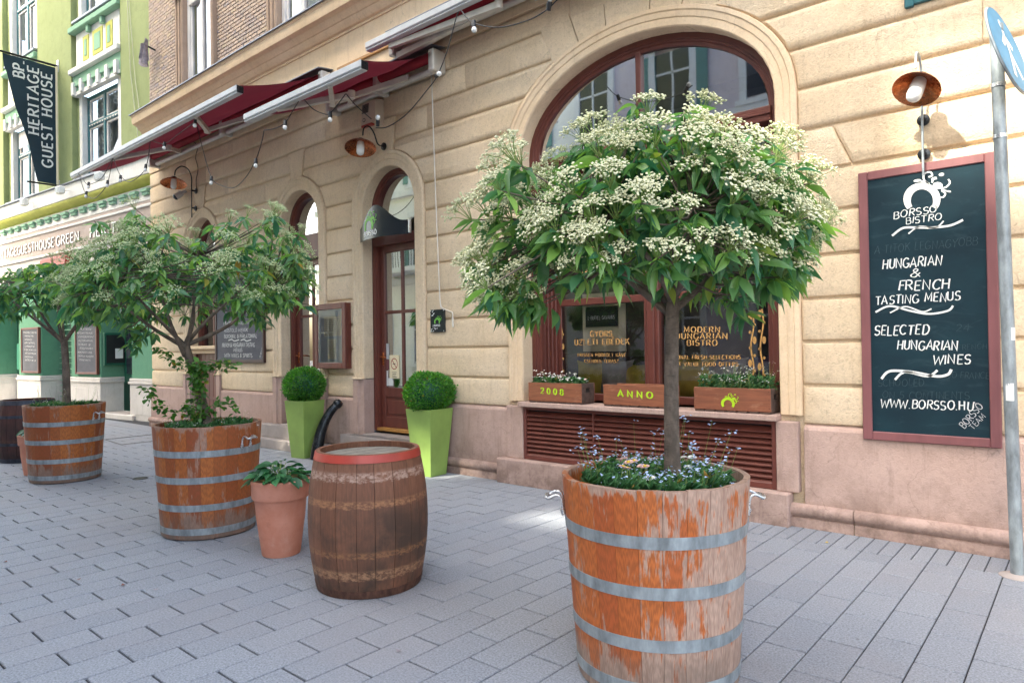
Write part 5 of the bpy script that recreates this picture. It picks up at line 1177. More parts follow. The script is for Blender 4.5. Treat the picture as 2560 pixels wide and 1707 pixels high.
part('sign_plate', MB().lathe([(0, 0), (.298, 0), (.302, .006), (.298, .014), (0, .014)], 48).xf(Q), M['galv'], sg, 30)
part('sign_face', MB().lathe([(.0, .0155), (.292, .0155)], 48).xf(Q), M['blue_sign'], sg, recalc=False)
fig = MB()
for pts in ([(0, .14), (0, -.02)], [(0, .1), (-.09, .02)], [(0, .1), (.09, .03)], [(0, -.02), (-.07, -.2)], [(0, -.02), (.08, -.19)]): ribbon(fig, pts, lambda d: .022, lambda a, b: Q @ Vector((a, b, .017)))
b_ = len(fig.v); fig.v += [tuple(Q @ Vector((.03*cos(k*pi/6), .19+.03*sin(k*pi/6), .017))) for k in range(12)]; fig.f.append(tuple(range(b_, b_+12)))
part('sign_symbol', fig, M['white'], sg, recalc=False)
# ---- loose wires and a rag on an iron stub at the building corner
t = thing('wall_wire', 'thin dark wire hanging down the wall beside the hooked lamp', 'cable', (-12.5, 5.76, 4.4))
part('wire', MB().tube(crv([on_y(z4(610, 845)[0], z4(610, 845)[1], 5.75), on_y(z4(650, 900)[0], z4(650, 900)[1], 5.75), on_y(z4(635, 990)[0], z4(635, 990)[1], 5.75), on_y(z4(655, 1080)[0], z4(655, 1080)[1], 5.75), on_y(z4(640, 1180)[0], z4(640, 1180)[1], 5.75), on_y(z4(645, 1270)[0], z4(645, 1270)[1], 5.75)], 6), .006, 5), M['dark_wood'], t, 60)
p = on_y(379, 125, 5.72); t = thing('iron_stub', 'short iron flag stub with a grey rag caught on it, upper wall corner', 'bracket', (p.x, 5.75, p.z))
part('stub', MB().tube([(p.x+.02, 5.79, p.z-.0), (p.x+.0, 5.62, p.z+.05)], .018, 8), M['black_iron'], t, 40)
rr = random.Random(6); V = []; n, k = 10, 8
for i in range(n+1):
    for j in range(k+1): u, v = i/n, j/k; V.append((p.x-.05+.07*sin(u*9+v*4)+(u-.5)*.34*(1-.5*v), 5.60+.06*cos(u*11+v*2), p.z+.14-v*.5*(.7+.3*sin(u*3.1))-.05*sin(u*7)))
part('rag', MB().add(V, [(i*(k+1)+j, (i+1)*(k+1)+j, (i+1)*(k+1)+j+1, i*(k+1)+j+1) for i in range(n) for j in range(k)]), M['rag'], t, 180, recalc=False)
# ================================================================== barrels, planters, pots
def cone_stave(rb, rt, h, th, a, seg=2):
    """one stave of a straight tub, centred on +x, angle a"""
    mb = MB(); V = []
    for j in range(3):
        z = h*j/2; r = rb+(rt-rb)*j/2
        for i in range(seg+1):
            t = -a/2+a*i/seg; V.append((r*cos(t), r*sin(t), z))
        for i in range(seg, -1, -1):
            t = -a/2+a*i/seg; V.append(((r-th)*cos(t), (r-th)*sin(t), z))
    m = 2*(seg+1); fs = [(j*m+i, j*m+(i+1) % m, (j+1)*m+(i+1) % m, (j+1)*m+i) for j in range(2) for i in range(m)]
    fs += [tuple(range(m)), tuple(range(3*m-1, 2*m-1, -1))]; return mb.add(V, fs)
def hoop(mb, rf, z0, z1, th=.0035, n=56):
    pr = [(rf(z0)+.0005, z0), (rf(z0)+th, z0), (rf((z0+z1)/2)+th, (z0+z1)/2), (rf(z1)+th, z1), (rf(z1)+.0005, z1)]; return mb.lathe(pr, n)
def planter(label, c, wood, handles, rz):
    h, rb, rt, n = .905, .366, .427, 26; a = 2*pi/n; r = random.Random(int(abs(c[0])*100))
    t = thing('wooden_planter', label, 'planter', (c[0], c[1], 0), 0, 'round tubs with steel hoops along the pavement')
    me = mesh_of('stave', cone_stave(rb, rt, h-.012, .028, a*.985), M[wood])
    for i in range(n): inst('stave', me, t, (0, 0, .012+r.uniform(-.002, .002)), (0, 0, rz+a*i))
    part('tub_floor', MB().lathe([(0, 0), (rb-.02, 0), (rb-.02, .03), (0, .03)], 30), M['crate_old'], t, world=False)
    rf = lambda z: rb+(rt-rb)*(z-.012)/(h-.012)
    for z in (.045, .235, .455, .665):
        hp = part('hoop', hoop(MB(), rf, z, z+.052), M['galv'], t, 50, world=False)
        rv = MB()
        for k in (0, 1): q = rz+2.3+z*1.7+k*.09; R = rf(z+.026)+.0035; rv.lathe([(0, -.003), (.006, -.003), (.004, .003), (0, .004)], 8, (R*cos(q), R*sin(q), z+.026))
        part('rivet', rv, M['galv'], hp, world=False)
    for q in handles:
        R = rf(.74); d, s = Vector((cos(q), sin(q), 0)), Vector((-sin(q), cos(q), 0)); mb = MB()
        P_ = [d*(R+.008)-s*.045+Vector((0, 0, .725)), d*(R+.012)-s*.045+Vector((0, 0, .775)), d*(R+.022)-s*.045+Vector((0, 0, .80)), d*(R+.045)-s*.045+Vector((0, 0, .805)), d*(R+.075)-s*.047+Vector((0, 0, .79)), d*(R+.086)-s*.03+Vector((0, 0, .795)), d*(R+.086)+s*.03+Vector((0, 0, .795)), d*(R+.075)+s*.047+Vector((0, 0, .79)), d*(R+.045)+s*.045+Vector((0, 0, .805)), d*(R+.022)+s*.045+Vector((0, 0, .80)), d*(R+.012)+s*.045+Vector((0, 0, .775)), d*(R+.008)+s*.045+Vector((0, 0, .725))]
        mb.tube([tuple(p) for p in curve_pts(P_, 4)], .0075, 8)
        for sg_ in (-1, 1): mb.tube([d*(R+.002)+s*.045*sg_+Vector((0, 0, .715)), d*(R+.012)+s*.045*sg_+Vector((0, 0, .745))], .012, 8)
        part('handle', mb, M['steel'], t, 60, world=False)
    V = MB(); n2 = 10; ro = random.Random(9)
    prof = [(0, .815), (.1, .82), (.2, .812), (.3, .815), (.375, .805)]; V.lathe(prof, 24); part('soil', V, M['soil'], t, 180, world=False)
    return t
P1, P2, P3 = (-9.444, 2.709), (-5.715, 2.692), (-1.568, 2.835)
planter('orange cedar tub with steel hoops, furthest left of the three tubs', P1, 'planter_new', [radians(31), radians(211)], .2)
planter('orange cedar tub with steel hoops beside the terracotta pot', P2, 'planter_new', [radians(17), radians(197)], .5)
planter('sun bleached cedar tub with peeling varnish, nearest on the right', P3, 'planter_worn', [radians(-146), radians(40)], .1)
def barrel(label, c, mat, hoops, rz, h=.865, r0=.327, rm=.381):
    t = thing('wine_barrel', label, 'barrel', (c[0], c[1], 0), 0, 'wine barrels on the pavement')
    n = 22; rf = lambda z: r0+(rm-r0)*(1-((z-h/2)/(h/2))**2); r = random.Random(3)
    ws = [r.uniform(.7, 1.3) for _ in range(n)]; tot = sum(ws); a0 = rz; mcache = {}
    for w in ws:
        a = 2*pi*w/tot; k = round(a, 2)
        if k not in mcache:
            V = []; J = 10
            for j in range(J+1):
                z = h*j/J; R = rf(z); q = .5-.004/R/1.
                for tt in (-a/2*.972, 0, a/2*.972): V.append((R*cos(tt), R*sin(tt), z))
                for tt in (a/2*.972, 0, -a/2*.972): V.append(((R-.026)*cos(tt), (R-.026)*sin(tt), z))
            m = 6; mcache[k] = mesh_of('stave', MB().add(V, [(j*m+i, j*m+(i+1) % m, (j+1)*m+(i+1) % m, (j+1)*m+i) for j in range(J) for i in range(m)]+[tuple(range(m)), tuple(range((J+1)*m-1, J*m-1, -1))]), M[mat], 35)
        inst('stave', mcache[k], t, (0, 0, 0), (0, 0, a0+a/2)); a0 += a
    part('core', MB().lathe([(rf(z)-.02, z) for z in [h*.05+h*.85*i/8 for i in range(9)]], 30), M['black_iron'], t, 180, world=False)
    hd = part('barrel_head', MB().lathe([(0, h-.038), (r0-.024, h-.038), (r0-.024, h-.06)], 36), M['barrel_top'], t, world=False)
    for i in range(1, 6): x = -r0+.02+i*2*(r0-.02)/6; L = sqrt(max(0, (r0-.03)**2-x*x)); part('plank_seam', MB().box(x-.001, x+.001, -L, L, h-.0381, h-.0372), M['black_iron'], hd, world=False)
    for z0, z1, m in hoops: part('hoop', hoop(MB(), rf, z0, z1, .0035), M[m], t, 50, world=False)
    return t
barrel('old oak wine barrel with a red top hoop and faded hoop marks', (-3.588, 2.735), 'barrel', [(.815, .862, 'red_hoop'), (.004, .05, 'rust')], .3)
bx = on_z(0, 1150).x
barrel('dark brown wine barrel with blue black hoops at left edge', (-11.62, 2.86), 'barrel_dark', [(.80, .862, 'dark_hoop'), (.62, .66, 'dark_hoop'), (.24, .28, 'dark_hoop'), (.0, .06, 'dark_hoop')], .9)
def pot(label, c, h, rb, rt, squash=1):
    t = thing('terracotta_pot', label, 'pot', (c[0], c[1], 0), .2, 'terracotta pots')
    part('body', MB().lathe([(0, 0), (rb, 0), (rb+.004, .01), (rb+(rt-rb)*.55, h*.5), (rt-.022, h*.745), (rt-.02, h*.75)], 40), M['terra'], t, 40, world=False)
    part('rim', MB().lathe([(rt-.023, h*.745), (rt-.008, h*.752), (rt-.003, h*.77), (rt, h*.95), (rt+.004, h*.965), (rt+.003, h*.99), (rt-.006, h), (rt-.02, h*.995), (rt-.028, h*.96), (rt-.04, h*.80)], 40), M['terra'], t, 40, world=False)
    part('soil', MB().lathe([(0, h*.87), (rt-.032, h*.86)], 24), M['soil'], t, world=False)
    return t
pot('terracotta pot with leafy plant between cedar tub and oak barrel', (-4.607, 2.708), .555, .133, .207)
pot('small terracotta pot half hidden behind the leftmost tub', (-10.12, 2.58), .50, .125, .19)
# lime tapered planters
def square_pot(label, c, rz, h, hb, ht):
    t = thing('lime_planter', label, 'planter', (c[0], c[1], 0), rz, 'tall lime green planters by the doors')
    def ringv(s, z): return [(-s, -s, z), (s, -s, z), (s, s, z), (-s, s, z)]
    V = ringv(hb, 0)+ringv(hb+(ht-hb)*.6, h*.6)+ringv(ht, h)+ringv(ht-.012, h)+ringv(ht-.02, h-.06)
    fs = [(0, 3, 2, 1)]+[(k*4+i, k*4+(i+1) % 4, (k+1)*4+(i+1) % 4, (k+1)*4+i) for k in range(4) for i in range(4)]
    o = part('shell', MB().add(V, fs), M['lime_pot'], t, world=False); bv = o.modifiers.new('soft_edges', 'BEVEL'); bv.width = .006; bv.segments = 2; bv.limit_method = 'ANGLE'
    s = ht-.02; part('soil', MB().quad((-s, -s, h-.055), (s, -s, h-.055), (s, s, h-.055), (-s, s, h-.055)), M['soil'], t, world=False, recalc=False)
    return t
LP = [((-8.47, 5.37), radians(8)), ((-6.02, 5.50), radians(4))]
square_pot('lime green tapered planter left of the iron wheel guard', LP[0][0], LP[0][1], .80, .135, .195)
square_pot('lime green tapered planter right of the bistro door', LP[1][0], LP[1][1], .79, .135, .20)

# ================================================================== leaves
def leaf_mesh(name, mat, wid=.30, fold=.16, droop=.25, k=5):
    V = []; prof = [.03, .42, .78, .97, 1., .86, .58, .26, .0] if wid < .45 else [.05, .75, 1., .9, .55, .0]
    n = len(prof)-1
    for i, w in enumerate(prof):
        y = i/n; z = -droop*y*y; x = w*wid/2
        V += [(-x, y, z+fold*x), (0, y, z), (x, y, z+fold*x)]
    return mesh_of(name, MB().add(V, [f for i in range(n) for f in ((3*i, 3*i+1, 3*i+4, 3*i+3), (3*i+1, 3*i+2, 3*i+5, 3*i+4))]), mat, 180, recalc=False)
def frame(d, upv=Vector((0, 0, 1)), twist=0.):
    y = d.normalized(); z = (upv - y*upv.dot(y)); z = z.normalized() if z.length > .05 else Vector((1, 0, 0)); x = y.cross(z)
    if twist: c, s = cos(twist), sin(twist); x, z = x*c+z*s, z*c-x*s
    return Matrix(((x.x, y.x, z.x, 0), (x.y, y.y, z.y, 0), (x.z, y.z, z.z, 0), (0, 0, 0, 1)))
def mass(name, me_src, mats4, parent, mat, rnd, tone=(0, 1)):
    """many copies of one small mesh joined into one uncountable mass"""
    import numpy as np
    sv = np.array([list(v.co)+[1] for v in me_src.vertices]); sf = [list(p.vertices) for p in me_src.polygons]; n = len(sv)
    V = np.concatenate([(sv @ np.array(m).T)[:, :3] for m in mats4]); F = [[i+k*n for i in f] for k in range(len(mats4)) for f in sf]
    me = bpy.data.meshes.new(name); me.from_pydata(V.tolist(), [], F); me.materials.append(mat)
    me.polygons.foreach_set('use_smooth', [True]*len(me.polygons))
    tv = []
    for k in range(len(mats4)): tv += [rnd.uniform(*tone)]*len(sf)
    floats(me, 'tone', tv); me.update()
    o = inst(name, me, parent); return tag(o, kind='stuff')
LEAF = [leaf_mesh('leaf', M['leaf'], .31, .5, .30), leaf_mesh('leaf', M['leaf'], .28, .7, .12), leaf_mesh('leaf', M['leaf'], .34, .4, .48)]
# flower heads: a flat-topped spray of tiny creamy flowers
def cluster_mesh(seed, n=125, R=.078, fs=(.0050, .0078), pm='petal'):
    r = random.Random(seed); st = MB(); fl = []
    hubs = [Vector((cos(k*2.4), sin(k*2.4), 0))*R*.95*sqrt((k+.4)/9)*r.uniform(.85, 1.1) for k in range(9)]
    mb = MB(); mats = []
    for hb in hubs:
        if hb.length > R: hb.normalize(); hb *= R*.9
        top = Vector((hb.x, hb.y, .055+.03*(1-(hb.length/R)**2)))
        st.tube([(0, 0, -.02), tuple(top*.55), tuple(top*.92)], [.0022, .0016, .001], 3, False)
        for _ in range(n//9):
            q = top+Vector((r.gauss(0, .4), r.gauss(0, .4), r.gauss(.1, .3)))*R*.36; s = r.uniform(*fs)
            a = r.uniform(0, pi); nx = Vector((cos(a), sin(a), r.uniform(-.4, .4))); ny = Vector((-sin(a), cos(a), r.uniform(-.4, .4)))
            mb.add([q+nx*s, q+ny*s, q-nx*s, q-ny*s, q+Vector((0, 0, s*.55)), q-Vector((0, 0, s*.7))], [(0, 1, 4), (1, 2, 4), (2, 3, 4), (3, 0, 4), (1, 0, 5), (2, 1, 5), (3, 2, 5), (0, 3, 5)])
            if r.random() < .7: st.tube([tuple(top*.9), tuple(q)], .0007, 3, False)
    nf = len(mb.f); me = bpy.data.meshes.new('flower_cluster'); b = len(mb.v)
    me.from_pydata(mb.v+st.v, [], mb.f+[tuple(i+b for i in f) for f in st.f]); me.materials.append(M[pm]); me.materials.append(M['stalk'])
    me.polygons.foreach_set('material_index', [0]*nf+[1]*len(st.f)); me.update(); return me
CL = [cluster_mesh(s) for s in range(6)]
CL2 = [cluster_mesh(s+20, 120, .085, (.0040, .0064), 'petal_green') for s in range(6)]
def tree(label, base, fork, lean, cc, R, nsh, seed, leaf_len, n_single, cl_prob, zcut=-.30, up_lim=1., heads=None, extra=(), trunk_r=(.042, .034), skip=None):
    r = random.Random(seed); t = thing('flowering_tree', label, 'tree', base, 0, 'standard flowering trees in tubs'); B = Vector(base); fork = Vector(fork); cc = Vector(cc)
    mid = [B+(fork-B)*u+Vector(lean)*sin(pi*u) for u in (0, .25, .5, .75, 1)]
    mid[0] = mid[0]-Vector((0, 0, .03))
    n = len(crv(mid, 5)); tp = crv(mid, 5)
    part('trunk', MB().tube(tp, [trunk_r[0]*(1.35-.35*min(1, 5*i/n))+(trunk_r[1]-trunk_r[0])*i/(n-1) for i in range(n)], 14), M['bark'], t, 180)
    noise_dirs = [(Vector((r.gauss(0, 1), r.gauss(0, 1), r.gauss(0, .7))).normalized(), r.uniform(-.24, .26)) for _ in range(24)]
    def radius(d):
        k = 1.
        for nd, a in noise_dirs: k += a*max(0, d.dot(nd))**5
        return k
    shoots = []
    tries = 0
    while len(shoots) < nsh and tries < nsh*30:
        tries += 1
        z = r.uniform(zcut, 1); a = r.uniform(0, 2*pi); q = sqrt(1-z*z); d = Vector((q*cos(a), q*sin(a), z))
        f = radius(d)*(r.uniform(.90, 1.0) if r.random() < .62 else r.uniform(.55, .9))
        if z < 0 and f < .78: continue
        p = cc+Vector((d.x*R[0], d.y*R[1], d.z*R[2]))*f
        if skip and skip(p, d): continue
        mind = min(((p-s[0]).length for s in shoots), default=9)
        if mind < .055: continue
        shoots.append((p, d, f))
    for p in extra: shoots.append((Vector(p), ((Vector(p)-cc).normalized()), .95))
    # limbs
    limbs = []
    for i in range(7):
        a = 2*pi*i/7+r.uniform(-.3, .3); el = r.uniform(.12, .55) if i else 1.2
        d = Vector((cos(a)*cos(el), sin(a)*cos(el), sin(el))); e = cc+Vector((d.x*R[0], d.y*R[1], d.z*R[2]))*.72
        s0 = fork-Vector((0, 0, r.uniform(0, .10))); m1 = s0+(e-s0)*.45+Vector((r.uniform(-.05, .05), r.uniform(-.05, .05), -.05+.06*r.random()))
        pts = crv([s0, m1, e], 6); k = len(pts); limbs.append([Vector(p) for p in pts])
        part('branch', MB().tube(pts, [trunk_r[1]*.62*(1-.72*j/(k-1)) for j in range(k)], 8), M['bark'], t, 180)
    tw = MB()
    for p, d, f in shoots:
        best = min((q for L in limbs for q in L[3:]), key=lambda q: (q-p).length+.25*max(0, q.z-p.z+.1))
        m1 = (best+p)/2+Vector((0, 0, -.02)); tw.tube([best, m1, p], [.0065, .0045, .0028], 4, False)
    tag(part('twigs', tw, M['bark'], t, 180, recalc=False), kind='stuff')
    leaves = []
    for p, d, f in shoots:
        out = Vector((d.x, d.y, .35+.5*max(0, d.z))).normalized(); nl = r.randint(7, 11); a0 = r.uniform(0, 6.28)
        inner = f < .8
        for i in range(nl):
            a = a0+2.4*i; rad = Vector((cos(a), sin(a), 0)); L = leaf_len*r.uniform(.5, 1.2)
            dr = r.uniform(.1, 1.35)*(1.25 if d.z < .2 else .9)
            dv = (rad*r.uniform(.55, 1.)+Vector((d.x, d.y, 0))*.35+Vector((0, 0, -dr*.75+.12))).normalized()
            pos = p-out*r.uniform(0, .07)
            m4 = Matrix.Translation(pos) @ frame(dv, (Vector((0, 0, 1))+rad*.5).normalized(), r.gauss(0, .55)) @ Matrix.Diagonal((L*r.uniform(.8, 1.15), L, L*r.uniform(.3, 1.6), 1))
            leaves.append(((pos+dv*L*.5-CAM).length - .25*d.z + (.5 if inner else 0), m4))
    leaves.sort(key=lambda q: q[0])
    iB = Matrix.Translation(-B)
    for i, (s_, m4) in enumerate(leaves[:n_single]): inst('leaf', LEAF[i % 3], t, M=iB @ m4)
    o = mass('leaves', LEAF[0], [iB @ m for s_, m in leaves[n_single:]], t, M['leaf_a'], r, (0, .985))
    for p, d, f in shoots:
        if f > .74 and d.z > -.5 and r.random() < cl_prob(d):
            s = r.uniform(.72, 1.2); up_ = (Vector((0, 0, 1.1))+Vector((d.x, d.y, 0))*.9+Vector((r.gauss(0, .2), r.gauss(0, .2), 0))).normalized()
            m4 = Matrix.Translation(p+up_*.012) @ up_.to_track_quat('Z', 'Y').to_matrix().to_4x4() @ Matrix.Rotation(r.uniform(0, 6), 4, 'Z') @ Matrix.Scale(s, 4)
            inst('flower_cluster', r.choice(heads or CL), t, M=iB @ m4)
    return t
LAT = Vector((cos(YAW), sin(YAW), 0)); DEP = Vector((-sin(YAW), cos(YAW), 0))
def at(px, py, depth):                      # point straight ahead at a given depth
    d = ray(px, py); return CAM + d*depth
dep3 = (Vector((P3[0], P3[1], 0))).dot(DEP); f3 = at(1682, 745, dep3)
EX = []; re_ = random.Random(77)
for x, y, n in ((1165, 560, 4), (1150, 650, 3), (1175, 735, 5), (1245, 755, 3), (1330, 770, 5), (1215, 470, 4), (1260, 400, 4), (2025, 560, 5), (2040, 620, 4), (1975, 690, 5), (1900, 745, 3), (1820, 750, 3), (1970, 400, 4), (1920, 330, 4), (1620, 275, 4), (1480, 330, 3), (1760, 285, 4)):
    for k in range(n): EX.append(at(1640+(x-1640)*.90+re_.gauss(0, 28), 560+(y-560)*.93+re_.gauss(0, 24), dep3+re_.gauss(-.1, .15)))
tree('nearest small tree full of creamy blossom, before the big arched window', (-1.475, 2.845, .815), f3, (-.008, 0, 0), at(1628, 615, dep3), (.60, .60, .48), 265, 7, .130, 300, lambda d: .52 if d.z > .45 else .85, -.44, extra=EX,
     trunk_r=(.037, .031), skip=lambda p, d: (d.z < .22 and abs((p-CAM).dot(LAT)/((p-CAM).dot(DEP))*F_PX+1280-1530) < 190 and (p-CAM).dot(UP)/((p-CAM).dot(FW)) < .1))
dep2 = Vector((P2[0], P2[1], 0)).dot(DEP); f2 = at(462, 860, dep2)
EX2 = []
for x, y, n in ((335, 560, 7), (290, 590, 5), (560, 575, 5), (655, 560, 7), (700, 600, 5), (745, 650, 6), (765, 700, 5), (720, 740, 4), (200, 640, 5), (170, 700, 5), (230, 770, 5), (320, 820, 5), (345, 850, 3), (420, 610, 4), (640, 770, 4)):
    for k in range(n): EX2.append(at(x+re_.gauss(0, 22), y+re_.gauss(0, 18), dep2+re_.gauss(-.1, .3)))
tree('dense umbrella shaped blossoming tree in the tub beside terracotta pot', (-5.70, 2.70, .815), f2, (-.03, .02, .0), at(462, 735, dep2), (.93, .92, .45), 290, 21, .125, 240, lambda d: .66 if d.z > .1 else .45, -.4, heads=CL2, extra=EX2)
dep1 = Vector((P1[0], P1[1], 0)).dot(DEP); f1 = at(160, 850, dep1)
tree('small dark leaved tree with few flowers in the leftmost tub', (-9.43, 2.72, .815), f1, (.0, .01, 0), at(128, 748, dep1), (.86, .86, .44), 210, 5, .15, 120, lambda d: .2, -.36, heads=CL2, trunk_r=(.045, .036))

# ================================================================== small plants
rs = random.Random(31)
tiny = mesh_of('tiny_leaf', MB().add([(0, 0, 0), (.5, .45, .05), (0, 1, 0), (-.5, .45, .05)], [(0, 1, 2), (0, 2, 3)]), None)
def carpet(label, c, z, R, n, hmax, mat='herb', name='ground_cover', box=None, size=(.015, .03), group='plants in the tubs'):
    o_ = thing(name, label, 'plants', (c[0], c[1], z), 0, group); ms = []
    for _ in range(n):
        if box: x, y = rs.uniform(-box[0], box[0]), rs.uniform(-box[1], box[1])
        else: a, q = rs.uniform(0, 6.28), R*sqrt(rs.random()); x, y = q*cos(a), q*sin(a)
        hh = hmax*(rs.random()**1.6); d = Vector((rs.gauss(0, .8), rs.gauss(0, .8), .7)).normalized()
        ms.append(Matrix.Translation((x, y, hh)) @ frame(d, Vector((rs.random(), rs.random(), 1))) @ Matrix.Diagonal((rs.uniform(*size)*.55, rs.uniform(*size), 1, 1)))
    mass('foliage', tiny, ms, o_, M[mat], rs); return o_
def sprays(o_, c, n, R, h0, h1, mat, fsize, lean=.5, box=None, seed=1, nf=4, name='flowers'):
    r = random.Random(seed); st = MB(); fl = MB()
    for _ in range(n):
        if box: x, y = r.uniform(-box[0], box[0]), r.uniform(-box[1], box[1])
        else: a, q = r.uniform(0, 6.28), R*sqrt(r.random()); x, y = q*cos(a), q*sin(a)
        h = h0+(h1-h0)*r.random()**2.2; tip = Vector((x*(1+lean*h), y*(1+lean*h), h))+Vector((r.gauss(0, .03), r.gauss(0, .03), 0))
        b = Vector((x, y, 0)); st.tube([b, (b+tip)/2+Vector((r.gauss(0, .012), r.gauss(0, .012), 0)), tip], [.0014, .0011, .0008], 3, False)
        for k in range(r.randint(2, nf+1)):
            q = tip+Vector((r.gauss(0, .012), r.gauss(0, .012), r.uniform(-.02, .012))); s = fsize*r.uniform(.7, 1.2)
            a = r.uniform(0, pi); nx = Vector((cos(a), sin(a), r.uniform(-.5, .5)))*s; ny = Vector((-sin(a), cos(a), r.uniform(-.5, .5)))*s
            fl.add([q+nx, q+ny, q-nx, q-ny, q+Vector((0, 0, s*.4)), q-Vector((0, 0, s*.4))], [(0, 1, 4), (1, 2, 4), (2, 3, 4), (3, 0, 4), (1, 0, 5), (2, 1, 5), (3, 2, 5), (0, 3, 5)])
    tag(part('stems', st, M['stalk'], o_, world=False, recalc=False), kind='stuff'); tag(part(name, fl, M[mat], o_, world=False, recalc=False), kind='stuff')
o3 = carpet('bed of blue forget me nots filling the nearest tub', P3, .80, .335, 3400, .10, name='forget_me_nots'); sprays(o3, P3, 340, .32, .07, .17, 'blue_petal', .0072, .6, seed=3); sprays(o3, P3, 34, .32, .20, .40, 'blue_petal', .0075, 1.0, seed=5, nf=5, name='tall_flowers')
o2 = carpet('low bed of greenery with tiny pale flowers in the middle tub', P2, .80, .345, 2000, .09, name='forget_me_nots'); sprays(o2, P2, 110, .34, .04, .12, 'white_petal', .006, .4, seed=8); sprays(o2, P2, 14, .30, .12, .22, 'pink_petal', .004, .9, seed=18, name='tall_flowers')
o1 = carpet('silvery bed of dried flower stems in the leftmost tub', P1, .80, .345, 1900, .10, name='forget_me_nots'); sprays(o1, P1, 60, .34, .05, .14, 'alu', .007, .4, seed=9); sprays(o1, P1, 50, .30, .12, .34, 'white_petal', .004, .8, seed=19, name='tall_flowers')
def daisy(label, pos, r_, petal, centre, lean, group):
    t = thing('daisy', label, 'flower', pos, rs.uniform(0, 6), group); h = r_[1]; top = Vector((lean[0], lean[1], h))
    part('stem', MB().tube([(0, 0, -.01), tuple(top*.5+Vector((0, 0, h*.02))), tuple(top)], .0018, 5), M['stalk'], t, world=False)
    tilt = Vector((lean[0]*1.5+.1, lean[1]*1.5-.15, .9)).normalized(); Q = Matrix.Translation(top) @ tilt.to_track_quat('Z', 'Y').to_matrix().to_4x4(); pt_ = MB()
    for ring_, n, k in ((0, 16, 1.), (1, 13, .8)):
        for i in range(n):
            a = 2*pi*i/n+ring_*.2; s, w = r_[0]*k, r_[0]*.16; d, e = Vector((cos(a), sin(a), 0)), Vector((-sin(a), cos(a), 0))
            pt_.add([Q @ (d*s*.2+Vector((0, 0, .001))), Q @ (d*s*.75+e*w+Vector((0, 0, .004+.003*ring_))), Q @ (d*s+Vector((0, 0, .002+.004*ring_))), Q @ (d*s*.75-e*w+Vector((0, 0, .004+.003*ring_)))], [(0, 1, 2, 3)])
    part('petals', pt_, M[petal], t, world=False, recalc=False)
    if centre: part('flower_centre', MB().lathe([(r_[0]*.38, .003), (r_[0]*.3, .009), (0, .012)], 12).xf(Q), M['yolk'], t, 180, world=False)
ZP = lambda x, y: (1300+x*.28912, 820+y*.28912)
DL = ['pink pompom daisy at the back left of the nearest tub', 'large yellow eyed pink daisy standing above its neighbours left of the trunk', 'pink yellow eyed daisy tucked right behind the tall one', 'leftmost yellow eyed pink daisy in the nearest tub', 'lowest pink yellow eyed daisy, below the leftmost one', 'pink pompom daisy left of a pair near the trunk', 'yellow eyed pink daisy at the right of the pair near the trunk',
      'big creamy white daisy with broad yellow eye at the front of the tub', 'topmost white pompom daisy just right of the trunk', 'pink pompom daisy close to the right side of the trunk', 'white pompom daisy, left of the two at the back right', 'white pompom daisy furthest right in the nearest tub', 'pink pompom daisy low beside the trunk on its right', 'white pompom daisy low on the right of the trunk']
for i, (x, y, pet, cen, sz, dd) in enumerate(((870, 1155, 'pink_petal', 0, .018, .0), (945, 1185, 'pink_petal', 1, .020, -.08), (990, 1172, 'pink_petal', 1, .016, -.05), (820, 1220, 'pink_petal', 1, .017, -.12), (895, 1250, 'pink_petal', 1, .017, -.15), (1055, 1215, 'pink_petal', 0, .018, -.06), (1095, 1222, 'pink_petal', 1, .018, -.09), (1145, 1320, 'white_petal', 1, .022, -.22), (1350, 1075, 'white_petal', 0, .018, .12), (1335, 1155, 'pink_petal', 0, .018, .05), (1420, 1130, 'white_petal', 0, .019, .10), (1480, 1135, 'white_petal', 0, .020, .08), (1370, 1220, 'pink_petal', 0, .018, 0.), (1450, 1220, 'white_petal', 0, .017, .02))):
    p = at(*ZP(x, y), dep3+dd); q = Vector((P3[0], P3[1], 0)); v = Vector((p.x, p.y, 0))-q
    if v.length > .33: v = v.normalized()*.33
    b_ = q+v*.9; daisy(DL[i], (b_.x, b_.y, .82), (sz*1.3, max(.09, p.z-.81)), pet, cen, (p.x-b_.x, p.y-b_.y), 'daisies in the nearest tub')
# crate plants
o = carpet('daisies with green leaves growing in the crate painted 2008', (-4.34, 5.83), 1.076, 0, 520, .07, box=(.31, .10), name='crate_daisies', group=None, size=(.018, .04)); r = random.Random(2)
sprays(o, None, 60, 0, .07, .16, 'white_petal', .013, .0, (.30, .09), 12, 1); sprays(o, None, 14, 0, .06, .12, 'pink_petal', .014, .0, (.28, .09), 14, 2, 'pink_flowers')
o = carpet('grey green herbs with tiny white flowers in the crate with lime emblem', (-2.39, 5.83), 1.076, 0, 900, .12, box=(.32, .11), name='crate_herbs', group=None, size=(.015, .035)); sprays(o, None, 120, 0, .10, .24, 'white_petal', .0065, .0, (.31, .10), 22, 2); sprays(o, None, 16, 0, .15, .30, 'alu', .004, .2, (.31, .1), 25, 4, 'lavender_spikes')
